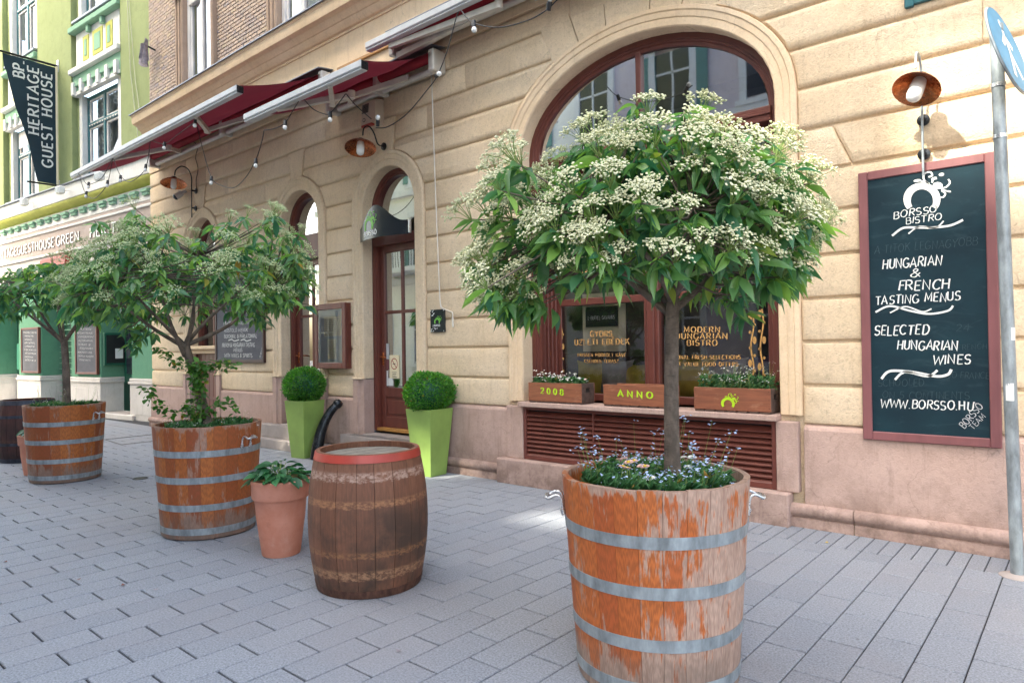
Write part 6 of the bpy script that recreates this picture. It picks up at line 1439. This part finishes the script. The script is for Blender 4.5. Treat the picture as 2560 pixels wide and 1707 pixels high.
# hosta-like plants in the pots
BROAD = leaf_mesh('leaf', M['hosta_leaf'], .62, .35, .30)
def broad(label, c, z, R, n, L, seed, h):
    r = random.Random(seed); t = thing('potted_plant', label, 'plant', (c[0], c[1], z), 0, 'broad leaved plants in terracotta pots'); st = MB()
    for i in range(n):
        a = i*2.4+r.uniform(-.3, .3); q = R*sqrt((i+.5)/n); hh = h*(1-.55*(q/R)**2)*r.uniform(.75, 1.1); p = Vector((q*cos(a), q*sin(a), hh)); d = Vector((cos(a), sin(a), r.uniform(-.35, .35)))
        st.tube([(p.x*.25, p.y*.25, -.02), tuple(p*.6+Vector((0, 0, hh*.2))), tuple(p)], .0026, 4, False)
        inst('leaf', BROAD, t, M=Matrix.Translation(p) @ frame(d, Vector((0, 0, 1)), r.uniform(-.5, .5)) @ Matrix.Scale(L*r.uniform(.75, 1.2), 4))
    part('leaf_stalks', st, M['stalk'], t, world=False, recalc=False)
broad('leafy dark green plant in the pink terracotta pot', (-4.607, 2.708), .47, .17, 70, .105, 4, .19)
broad('leafy plant in the half hidden terracotta pot at left', (-10.12, 2.58), .42, .14, 34, .10, 6, .16)
# clipped box balls
def ball(label, c, R, seed, zpot):
    r = random.Random(seed); t = thing('boxwood_ball', label, 'shrub', (c[0], c[1], zpot), 0, 'clipped boxwood balls'); zc = c[2]-zpot; ms = []
    part('stem', MB().tube([(0, 0, -.04), (.01, 0, zc*.5), (0, 0, zc)], [.022, .018, .012], 8).tube([(0, 0, 0), (.06, .03, zc*.7)], .008, 6).tube([(0, 0, 0), (-.06, -.05, zc*.7)], .008, 6), M['bark'], t, 180, world=False)
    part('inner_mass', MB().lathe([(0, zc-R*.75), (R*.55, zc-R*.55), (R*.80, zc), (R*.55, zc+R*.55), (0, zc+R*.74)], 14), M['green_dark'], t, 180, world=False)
    bumps = [(Vector((r.gauss(0, 1), r.gauss(0, 1), r.gauss(0, 1))).normalized(), r.uniform(-.09, .09)) for _ in range(30)]
    for i in range(9500):
        d = Vector((r.gauss(0, 1), r.gauss(0, 1), r.gauss(0, 1))).normalized()
        k = 1+sum(a*max(0, d.dot(b))**10 for b, a in bumps); q = R*k*((r.uniform(1.03, 1.12) if r.random() < .03 else r.uniform(.90, 1.03)) if r.random() < .7 else r.uniform(.6, .92))
        p = Vector((d.x*q*1.06, d.y*q*1.06, d.z*q*.93+zc))
        if p.z < .01: continue
        v = (d+Vector((r.gauss(0, .55), r.gauss(0, .55), r.gauss(.2, .5)))).normalized(); s = r.uniform(.020, .034)
        ms.append(Matrix.Translation(p) @ frame(v, Vector((r.gauss(0, 1), r.gauss(0, 1), 1)).normalized()) @ Matrix.Diagonal((s*.6, s, s, 1)))
    mass('foliage', tiny, ms, t, M['box_leaf'], r); return t
ball('clipped boxwood ball in lime planter left of the wheel guard', (-8.465, 5.37, 1.01), .268, 3, .745)
ball('clipped boxwood ball in lime planter right of the bistro door', (-6.03, 5.50, .975), .278, 8, .735)
# rose-like climber on the middle tree
RL = leaf_mesh('leaf', M['rose_leaf'], .66, .25, .2)
t = thing('climbing_shrub', 'light green leafy climber round the trunk of the middle tree', 'shrub', (-5.70, 2.70, .82)); r = random.Random(12); st = MB()
zc_ = lambda x, y: (360+x*400/1195, 780+y*400/1195)
arms = [[(400, 800), (330, 740), (220, 745), (130, 720), (60, 665), (40, 600), (10, 560)], [(420, 800), (350, 720), (310, 690)], [(430, 790), (500, 740), (560, 690), (640, 690), (670, 720)], [(400, 560), (380, 470), (330, 420), (250, 390), (190, 345), (140, 290), (80, 265)], [(400, 520), (440, 430), (520, 390), (600, 380), (660, 400)], [(395, 470), (420, 500), (470, 420), (560, 430)], [(390, 800), (370, 700), (385, 560), (370, 460), (385, 400)], [(420, 800), (435, 620), (400, 520), (420, 420), (400, 380)]]
B = Vector(t.location)
for k, arm in enumerate(arms):
    pts = [at(*zc_(*p), dep2-.06+r.uniform(-.10, .06)) for p in arm]; L = [Vector(p) for p in crv(pts, 5)]
    st.tube([tuple(p-B) for p in L], .003, 4, False)
    for i, p in enumerate(L[1:]):
        for _ in range(4 if k > 3 else 3 if i % 5 else 5):
            d = Vector((r.gauss(0, 1), r.gauss(0, 1), r.gauss(-.1, .6))).normalized()
            inst('leaf', RL, t, M=Matrix.Translation(p-B+d*.012+Vector((r.gauss(0, .022), r.gauss(0, .022), r.gauss(0, .02)))) @ frame(d, Vector((0, -.4, 1)), r.uniform(-.6, .6)) @ Matrix.Scale(r.uniform(.035, .062), 4))
part('runners', st, M['stalk'], t, world=False, recalc=False)
# a few fallen leaves
for i, (x, y, m) in enumerate(((195, 1447, 'red_leaf'), (307, 1461, 'red_leaf'), (390, 1472, 'rag'), (14, 1403, 'red_leaf'), (325, 1323, 'black_iron'), (2067, 1355, 'yellow_fabric'), (996, 1625, 'rag'))):
    p = on_z(x, y, .006); o = inst('fallen_leaf', mesh_of('fallen_leaf', MB().add([(-.012, 0, 0), (0, .02, .008), (.012, .004, .002), (.004, -.02, .006)], [(0, 1, 2), (0, 2, 3)]), M[m]), None, (p.x, p.y, .003), (0, 0, i*1.3))
    tag(o, ('dark dry leaf fallen on the grey pavers', 'russet dry leaf fallen on the grey pavers', 'grey green leaf fallen on the pavers', 'dark leaf on pavers at left edge', 'tiny dark leaf on pavers before the middle tub', 'small yellow leaf on pavers near wall base', 'grey scrap of leaf on pavers at bottom')[i], 'leaf', 'fallen leaves')
# ================================================================== green guest house, turned a little towards the street
GA = math.atan(.09)
gh = thing('guest_house', 'lime green guest house with white trimmed windows and green shopfront', 'building', (-14.9, 6.24, 0), GA)
def gp(name, mb, mat, parent=gh, smooth=None, recalc=True): return part(name, mb, M[mat] if isinstance(mat, str) else mat, parent, smooth, False, recalc)
Lx = -22.
WINS = [(-4.05, -2.19), (-8.47, -6.83), (-12.8, -11.1)]
mb = MB(); x = 0.6
for a, b2 in WINS:
    mb.quad((b2, 0, 5.4), (x, 0, 5.4), (x, 0, 16), (b2, 0, 16))
    for z0, z1 in ((5.4, 5.86), (7.88, 9.78), (12.2, 16)): mb.quad((a, 0, z0), (b2, 0, z0), (b2, 0, z1), (a, 0, z1))
    x = a
mb.quad((Lx, 0, 5.4), (x, 0, 5.4), (x, 0, 16), (Lx, 0, 16)); mb.quad((.6, 0, 0), (.6, 8, 0), (.6, 8, 16), (.6, 0, 16)).quad((Lx, 0, 16), (.6, 0, 16), (.6, 8, 16), (Lx, 8, 16))
gp('wall', mb, 'lime_wall', recalc=False)
# broad strips that stand proud beside the window bays
for x0, x1 in ((-1.80, .28), (-6.40, -4.36), (-10.9, -8.85)):
    gp('wall_strip', MB().box(x0, x1, -.13, .02, 5.78, 15.5, .01), 'lime_wall'); gp('strip_edge', MB().box(x0-.002, x0+.001, -.132, .0, 5.78, 15.5), 'lime_dark')
for wi, (a, b2) in enumerate(WINS):
    for zi, (z0, z1) in enumerate(((5.86, 7.88), (9.78, 12.2))):
        wf = gp('window', MB().box(a, a+.09, .10, .20, z0, z1, .01).box(b2-.09, b2, .10, .20, z0, z1, .01).box(a+.09, b2-.09, .10, .20, z1-.09, z1, .01).box(a+.09, b2-.09, .10, .20, z0, z0+.07, .01), 'teal_wood')
        xm, zt = (a+b2)/2, z0+(z1-z0)*.64
        gp('mullion', MB().box(xm-.045, xm+.045, .085, .19, z0+.07, z1-.09, .01), 'teal_wood', wf); gp('transom', MB().box(a+.09, xm-.046, .085, .19, zt-.05, zt+.06, .01).box(xm+.046, b2-.09, .085, .19, zt-.05, zt+.06, .01), 'teal_wood', wf)
        zig = MB()
        for i in range(12): xx = a+.12+(b2-a-.24)*i/12; zig.prism([(xx, zt), (xx+.06, zt-.035), (xx+.12, zt)], .075, .084)
        gp('transom_scallops', zig, 'white_wood', wf)
        for p, q in ((a+.09, xm-.045), (xm+.045, b2-.09)):
            for r0, r1 in ((z0+.07, zt-.05), (zt+.06, z1-.09)):
                gp('sash', MB().box(p+.002, p+.05, .12, .16, r0, r1).box(q-.05, q-.002, .12, .16, r0, r1).box(p+.05, q-.05, .12, .16, r0, r0+.045).box(p+.05, q-.05, .12, .16, r1-.045, r1), 'white_wood', wf)
        gp('pane', MB().quad((a+.09, .15, z0+.07), (b2-.09, .15, z0+.07), (b2-.09, .15, z1-.09), (a+.09, .15, z1-.09)), 'glass', wf, recalc=False)
        gp('curtain', MB().add([(a+(b2-a)*i/40, .34+.03*sin(i*1.9), z) for i in range(41) for z in (z0, z1)], [(2*i, 2*i+2, 2*i+3, 2*i+1) for i in range(40)]), 'curtain', wf, 180)
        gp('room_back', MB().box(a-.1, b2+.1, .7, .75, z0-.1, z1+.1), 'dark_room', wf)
        if wi == 1: gp('roller_blind', MB().box(a+.1, b2-.1, .09, .11, z1-.5, z1-.05, .01), 'white_wood', wf)
        for x0, x1 in ((a-.15, a), (b2, b2+.15)): gp('window_reveal', MB().box(x0, x1, -.02, .12, z0-.02, z1+.02, .006), 'white_wall', wf)
        gp('window_ledge', MB().box(a-.22, b2+.22, -.16, .10, z0-.10, z0-.021, .015), 'sheet', wf)
    # hood: bracketed mint band with white corbels
    hd = gp('window_hood', MB().box(a-.32, b2+.34, -.10, .0, 7.905, 8.42, .01), 'mint')
    gp('hood_ledge', MB().box(a-.34, b2+.36, -.20, .0, 8.4205, 8.56, .02), 'white_wall', hd); gp('hood_base', MB().box(a-.2, b2+.2, -.13, .0, 7.88, 7.904, .005), 'white_wall', hd)
    nb = 6
    for i in range(nb):
        xx = a-.18+(b2-a+.36)*i/(nb-1); gp('corbel', MB().prism([(xx-.06, 7.91), (xx+.06, 7.91), (xx+.075, 8.10), (xx+.06, 8.22), (xx-.06, 8.22), (xx-.075, 8.10)], -.17, -.1), 'white_wall', hd)
        if i < nb-1: xn = xx+(b2-a+.36)/(nb-1); gp('corbel_cap', MB().box(xx+.09, xn-.09, -.15, -.1, 8.10, 8.20, .01), 'mint', hd)
    gp('scallop_band', MB().box(a-.28, b2+.30, -.115, -.1001, 7.905, 7.99, .004), 'white_wall', hd)
    # panel zone below the upper window
    pz = gp('panel_zone', MB().box(a-.2, b2+.2, -.06, .0, 8.565, 9.45, .01), 'white_wall')
    for x0, x1 in ((a+.20, a+.52), (a+.72, b2-.62), (b2-.46, b2-.12)):
        gp('panel', MB().box(x0, x1, -.075, -.06, 8.68, 9.28, .01), 'olive', pz); gp('panel_field', MB().box(x0+.10, x1-.10, -.085, -.0751, 8.78, 9.18, .008), 'mint', pz)
    gp('panel_ledge', MB().box(a-.34, b2+.36, -.2, .0, 9.4505, 9.60, .02), 'mint', pz)
    for x0 in (a+.60, b2-.54): gp('bracket', MB().box(x0-.06, x0+.06, -.15, -.0601, 9.28, 9.45, .01), 'mint', pz)
# string course with olive cove, corbel table, fascia with letters
gp('string_course', MB().box(Lx, .05, -.22, .0, 5.36, 5.72, .01), 'white_wall'); gp('string_flashing', MB().box(Lx, .08, -.27, .0, 5.7205, 5.745, .004), 'sheet')
pr = [(-.20, 5.36), (-.205, 5.33), (-.17, 5.26), (-.10, 5.21), (-.04, 5.18), (0, 5.18)]; n = len(pr)
gp('olive_cove', MB().add([(x, y, z) for x in (Lx, .05) for y, z in pr], [(i, i+1, n+i+1, n+i) for i in range(n-1)]+[tuple(range(n)), tuple(range(2*n-1, n-1, -1))]), 'olive', smooth=40)
ct = gp('corbel_table', MB().box(Lx, .05, -.03, .0, 4.86, 5.179, .005), 'white_wall')
cm = mesh_of('corbel', MB().box(-.15, .15, -.09, .0, .07, .14, .01).box(-.13, .13, -.065, .0, 0, .0699, .01), M['mint'])
for i in range(40): inst('corbel', cm, ct, (-.35-.513*i, -.03, 4.97))
gp('corbel_scallop', MB().box(Lx, .05, -.05, -.0301, 4.86, 4.93, .005), 'white_wall', ct)
fs_ = gp('shop_fascia', MB().box(Lx, .05, -.04, .0, 4.10, 4.859, .005), 'taupe'); gp('fascia_moulding', MB().box(Lx, .05, -.075, -.0401, 4.72, 4.78, .012).box(Lx, .05, -.075, -.0401, 4.10, 4.16, .012), 'white_wall', fs_)
for s, x0, x1 in (('HERITAGEGUESTHOUSE', -9.95, -5.66), ('GREEN', -5.52, -4.2), ('HERITAGE', -3.6, -1.3)):
    for d, m_ in ((-.062, 'white'), (-.048, 'shadow_brown')):
        mbt = text(MB(), s, (x0+(.02 if d > -.06 else 0), d, 4.315), (x1+(.02 if d > -.06 else 0), d, 4.315), .235, 'slab', .085, gap=.16); gp('letters', mbt, m_, fs_, recalc=False)
# shopfront: piers with white bases, deep recesses
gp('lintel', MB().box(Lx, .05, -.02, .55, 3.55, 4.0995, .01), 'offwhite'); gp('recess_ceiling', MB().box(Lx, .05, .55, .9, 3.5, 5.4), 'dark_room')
gp('awning_box', MB().box(-5.95, -4.35, -.30, -.0205, 3.70, 3.98, .05), 'red_hoop')
piers = [(-1.71, .05), (-4.84, -3.22), (-8.23, -6.69), (-11.6, -10.0), (-15.2, -13.4), (-19, -17)]
for i, (a, b2) in enumerate(piers):
    pi_ = gp('pier', MB().box(a, b2, .0, .60, .93, 3.549, .008), 'green_mid'); gp('pier_base', MB().box(a-.03, b2+.03, -.035, .61, -.02, .80, .008), 'offwhite', pi_)
    gp('base_cap', MB().box(a-.06, b2+.06, -.065, .62, .8005, .86, .01).box(a-.04, b2+.04, -.045, .615, .8605, .9295, .012), 'offwhite', pi_)
    gp('base_panel', MB().box(a+.12, b2-.12, -.042, -.0351, .12, .66, .003).box(b2+.03, b2+.037, .08, .5, .12, .66, .003), 'offwhite', pi_)
for (a, _), (_, b2) in zip(piers, piers[1:]):
    gp('recess_wall', MB().box(b2, a, .56, .60, .8, 3.55), 'green_dark'); gp('recess_plinth', MB().box(b2+.031, a-.031, .50, .56, .0, .8, .01), 'offwhite' if b2 < -5 else 'green_dark')
dr = gp('shop_door', MB().box(-3.15, -1.78, .50, .555, .12, 2.9, .01), 'green_dark'); gp('door_pane', MB().box(-3.0, -2.55, .48, .4995, 1.0, 2.6, .006).box(-2.4, -1.95, .48, .4995, 1.0, 2.6, .006), 'dark_glass', dr)
gp('threshold', MB().box(-3.6, -1.5, -.10, .5, -.02, .10, .01), 'offwhite'); gp('doormat', MB().box(-3.0, -1.9, -.04, .34, .1005, .112, .003), 'step')
sh = gp('tiled_alcove', MB().box(-6.6, -4.95, .46, .499, .1, 2.7), 'green_dark')
for i in range(15): gp('shelf', MB().box(-6.55, -5.0, .38, .4595, .35+.15*i, .365+.15*i), 'mint', sh)
# guest house fittings
def gl(p): return gh.matrix_world @ Vector(p)
gh_m = Matrix.Translation((-14.9, 6.24, 0)) @ Matrix.Rotation(GA, 4, 'Z')
def gthing(name, label, cat, p, group=None):
    o = thing(name, label, cat, gh_m @ Vector(p), GA, group); o['_o'] = 0; del o['_o']; return o
def gpart(name, mb, mat, o, p, smooth=None, recalc=True):
    mb.v = [(x-p[0], y-p[1], z-p[2]) for x, y, z in mb.v]; return part(name, mb, M[mat], o, smooth, False, recalc)
for lab, x0, x1, seed in (('narrow chalkboard covered in faint scribbles on guest house pier by the door', -4.48, -3.29, 3), ('narrow chalkboard with handwritten lines on the far guest house pier', -7.9, -6.71, 4)):
    p = ((x0+x1)/2, 0, 1.0); o = gthing('chalkboard', lab, 'chalkboard', p); r = random.Random(seed); zt = 2.25
    gpart('board', MB().box(x0+.05, x1-.05, -.05, -.003, 1.02, zt-.04), 'slate_grey', o, p)
    for a in ((x0, x0+.06, 1.0, zt), (x1-.06, x1, 1.0, zt)): gpart('frame_stile', MB().box(a[0], a[1], -.07, -.003, a[2], a[3], .006), 'brown_wood', o, p)
    for z in (.9995+.001, zt-.055): gpart('frame_rail', MB().box(x0+.06, x1-.06, -.066, -.003, z, z+.055, .006), 'brown_wood', o, p)
    mb = MB()
    for i in range(9):
        z = 2.1-.095*i; L = x0+.12+r.uniform(0, .15); R_ = x1-.12-r.uniform(0, .35); n = int((R_-L)/.05)
        text(mb, ''.join(r.choice('AENOSMRTLIKU ') for _ in range(max(3, n))), (L, -.0525, z), (R_, -.0525, z-.02), .042, 'chalk', .05, r)
    gpart('chalk_scribble', mb, 'chalk' if seed == 4 else 'alu', o, p, recalc=False)
p = (-3.2, .1, 1.22); o = gthing('menu_box', 'dark green menu box with white sheet beside the guest house door', 'menu', p)
gpart('case', MB().box(-3.188, -3.10, .03, .53, 1.22, 2.0, .01), 'green_dark', o, p); gpart('panel', MB().box(-3.0995, -3.094, .07, .49, 1.27, 1.95), 'blackboard', o, p); gpart('sheet', MB().box(-3.0935, -3.09, .27, .45, 1.38, 1.62), 'white_paper', o, p)
p = (-8.8, .0, 1.06); o = gthing('letter_box', 'dark green cabinet on the guest house front at the left edge', 'cabinet', p)
gpart('cabinet', MB().box(-9.6, -8.35, .40, .555, 1.06, 1.84, .015), 'green_dark', o, p); gpart('slot', MB().box(-8.85, -8.6, .388, .3999, 1.60, 1.64, .004), 'steel', o, p)
for i, (x, lab) in enumerate(((-6.55, 'white floodlight on the guest house ledge, left'), (-4.35, 'white floodlight on the guest house ledge, middle'), (-2.25, 'white floodlight on the guest house ledge, under the awning'))):
    p = (x, -.2, 5.50); o = gthing('floodlight', lab, 'floodlight', p, 'floodlights on the guest house ledge')
    gpart('bracket', MB().tube([(x, -.20, 5.56), (x, -.36, 5.52)], .012, 6).tube([(x-.16, -.38, 5.52), (x+.16, -.38, 5.52)], .01, 6), 'white', o, p); gpart('housing', MB().box(x-.13, x+.13, -.48, -.34, 5.44, 5.62, .02), 'white', o, p); gpart('lamp_face', MB().box(x-.10, x+.10, -.4845, -.4802, 5.47, 5.59), 'galv', o, p)
# banner hanging square to the front
p = (-5.11, -.1, 5.8); bn = gthing('banner', 'dark navy wave cut banner with white slab lettering on the guest house', 'banner', p)
gpart('banner_pole', MB().tube([(-5.11, .0, 8.86), (-5.11, -1.40, 8.83)], .028, 10), 'black_iron', bn, p, 40); gpart('banner_pole', MB().tube([(-5.11, .0, 5.80), (-5.11, -.85, 5.78)], .024, 10), 'black_iron', bn, p, 40)
gpart('wall_mount', MB().box(-5.16, -5.06, -.15, -.131, 8.70, 9.02, .01).box(-5.16, -5.06, -.15, -.131, 5.66, 5.94, .01), 'steel', bn, p)
gpart('edge_pole', MB().tube([(-5.11, -.17, 8.84), (-5.11, -.17, 5.81)], .03, 10), 'paper', bn, p, 40)
edge = [tuple(q) for q in curve_pts([Vector(q) for q in ((-1.33, 8.80), (-1.30, 8.5), (-1.24, 8.30), (-1.09, 7.61), (-.93, 7.16), (-.80, 6.75), (-.72, 6.35), (-.62, 5.82))], 5)]
V = [];
for y, z in edge:
    for k in range(7): u = k/6; yy = -.20+(y+.20)*u; V.append((-5.11+.018*sin(z*2.2+u*3)*u, yy, z))
n = len(edge); V2 = [(x-.004, y, z) for x, y, z in V]
gpart('cloth', MB().add(V, [(i*7+k, i*7+k+1, (i+1)*7+k+1, (i+1)*7+k) for i in range(n-1) for k in range(6)]), 'navy', bn, p, 180, recalc=False)
for s, y, z0, z1, h in (('GUEST HOUSE', -.29, 6.22, 8.60, .23), ('HERITAGE', -.585, 6.98, 8.66, .23), ('BP.', -.89, 8.30, 8.72, .23)):
    mbt = text(MB(), s, (-5.085, y, z0), (-5.085, y, z1), h, 'slab', .085, gap=.2, up=Vector((0, -1, 0))); gpart('lettering', mbt, 'white', bn, p, recalc=False)
# thin pale wires down the green wall
for i, (pts, lab) in enumerate((([(318, 0), (326, 180), (345, 345)], 'left of two thin pale wires hanging down the lime wall'), ([(322, 0), (338, 200), (358, 345)], 'right of two thin pale wires hanging down the lime wall'))):
    dl = [gh_m.inverted() @ (CAM + ray(*q)*1.) for q in pts]; cl = gh_m.inverted() @ CAM; W_ = []
    for q in dl: d = q-cl; W_.append(cl+d*((-.16-cl.y)/d.y))
    pp = tuple(W_[-1]); o = gthing('hanging_wire', lab, 'cable', pp); gpart('wire', MB().tube(W_, .008, 5), 'wire', o, pp)

# ================================================================== the house across the street (seen in the panes, keeps the sun off)
opp = thing('opposite_house', 'pale tall town house across the street, mirrored in the panes', 'building', (-8, -6.2, 0))
YO = -6.2
def back(P): t = (P[1]-YO)/-SUN.y; return (P[0]+SUN.x*t, P[2]+SUN.z*t)
holes = []
def hole(X0, X1, Y, za, zb2, grow=0.):
    """opening in the added sun screen through which sun reaches X0..X1, za..zb2 at depth Y"""
    a, b2 = back((X0, Y, za)), back((X1, Y, zb2)); holes.append((a[0], b2[0], min(a[1], b2[1]), max(a[1], b2[1])))
def ghole(x0, x1, y0, y1):
    a, b2 = back((x0, y0, 0)), back((x1, y1, 0)); holes.append((a[0], b2[0], a[1], b2[1]))
hole(-1.0, 1.2, 5.76, 2.55, 3.5); 
ghole(-6.15, -5.45, 5.30, 5.66); ghole(-3.9, -3.1, 4.55, 5.0); ghole(-.55, .9, 4.95, 5.42); ghole(.05, .6, 4.3, 4.6)
hole(-9.3, -8.7, 5.45, .05, .35)
XA, XB, ZT = -27.5, 1.5, 23.5
xsb = sorted({XA, XB, *[h[0] for h in holes], *[h[1] for h in holes]}); zsb = sorted({11., ZT, *[h[2] for h in holes], *[h[3] for h in holes]})
mb = MB()
for x0, x1 in zip(xsb, xsb[1:]):
    for z0, z1 in zip(zsb, zsb[1:]):
        cx, cz = (x0+x1)/2, (z0+z1)/2
        if any(h[0] < cx < h[1] and h[2] < cz < h[3] for h in holes): continue
        mb.quad((x0, YO, z0), (x1, YO, z0), (x1, YO, z1), (x0, YO, z1))
part('sun_screen', mb, M['opp'], opp, recalc=False)  # unseen upper wall added to hold off the sun, pierced for sun patches
part('front_wall', MB().box(XA, -12, YO-.3, YO, 0, 11), M['opp'], opp); part('front_wall', MB().box(-12, XB, YO-.3, YO, 0, 11), M['opp_mauve'], opp)
wm = mesh_of('window', MB().box(-.55, .55, 0, .03, 0, 1.9), M['dark_glass']); fm = mesh_of('window_surround', MB().box(-.75, -.55, 0, .10, -.1, 2.0).box(.55, .75, 0, .10, -.1, 2.0).box(-.75, .75, 0, .14, 2.001, 2.2).box(-.85, .85, 0, .2, -.25, -.101).box(-.03, .03, .03, .06, 0, 1.9).box(-.55, .55, .03, .06, 1.25, 1.31), M['white_wall']); sm = mesh_of('shutter', MB().box(-.02, .52, 0, .05, 0, 1.9), M['shutter'])
for i in range(9):
    for z in (1.0, 4.8, 8.2):
        x = XA+1.8+i*2.75; w = inst('window', wm, opp, Vector((x, YO+.002, z))-opp.location); inst('surround', fm, w)
        if i % 2 == 0 and z > 2: inst('shutter', sm, w, (.56, .04, 0)); inst('shutter', sm, w, (-1.06, .04, 0))
for z in (4.1, 7.7): part('string_course', MB().box(XA, XB, YO, YO+.18, z, z+.25), M['white_wall'], opp)
for x in (-21, -13, -5.2):
    b_ = part('balcony', MB().box(x-1.6, x+1.6, YO, YO+1.1, 4.5, 4.68), M['white_wall'], opp); rl = MB()
    for k in range(21): rl.box(x-1.55+.155*k-.012, x-1.55+.155*k+.012, YO+1.04, YO+1.06, 4.6801, 5.6)
    part('railing', rl.box(x-1.6, x+1.6, YO+1.02, YO+1.08, 5.6001, 5.65), M['black_iron'], b_)
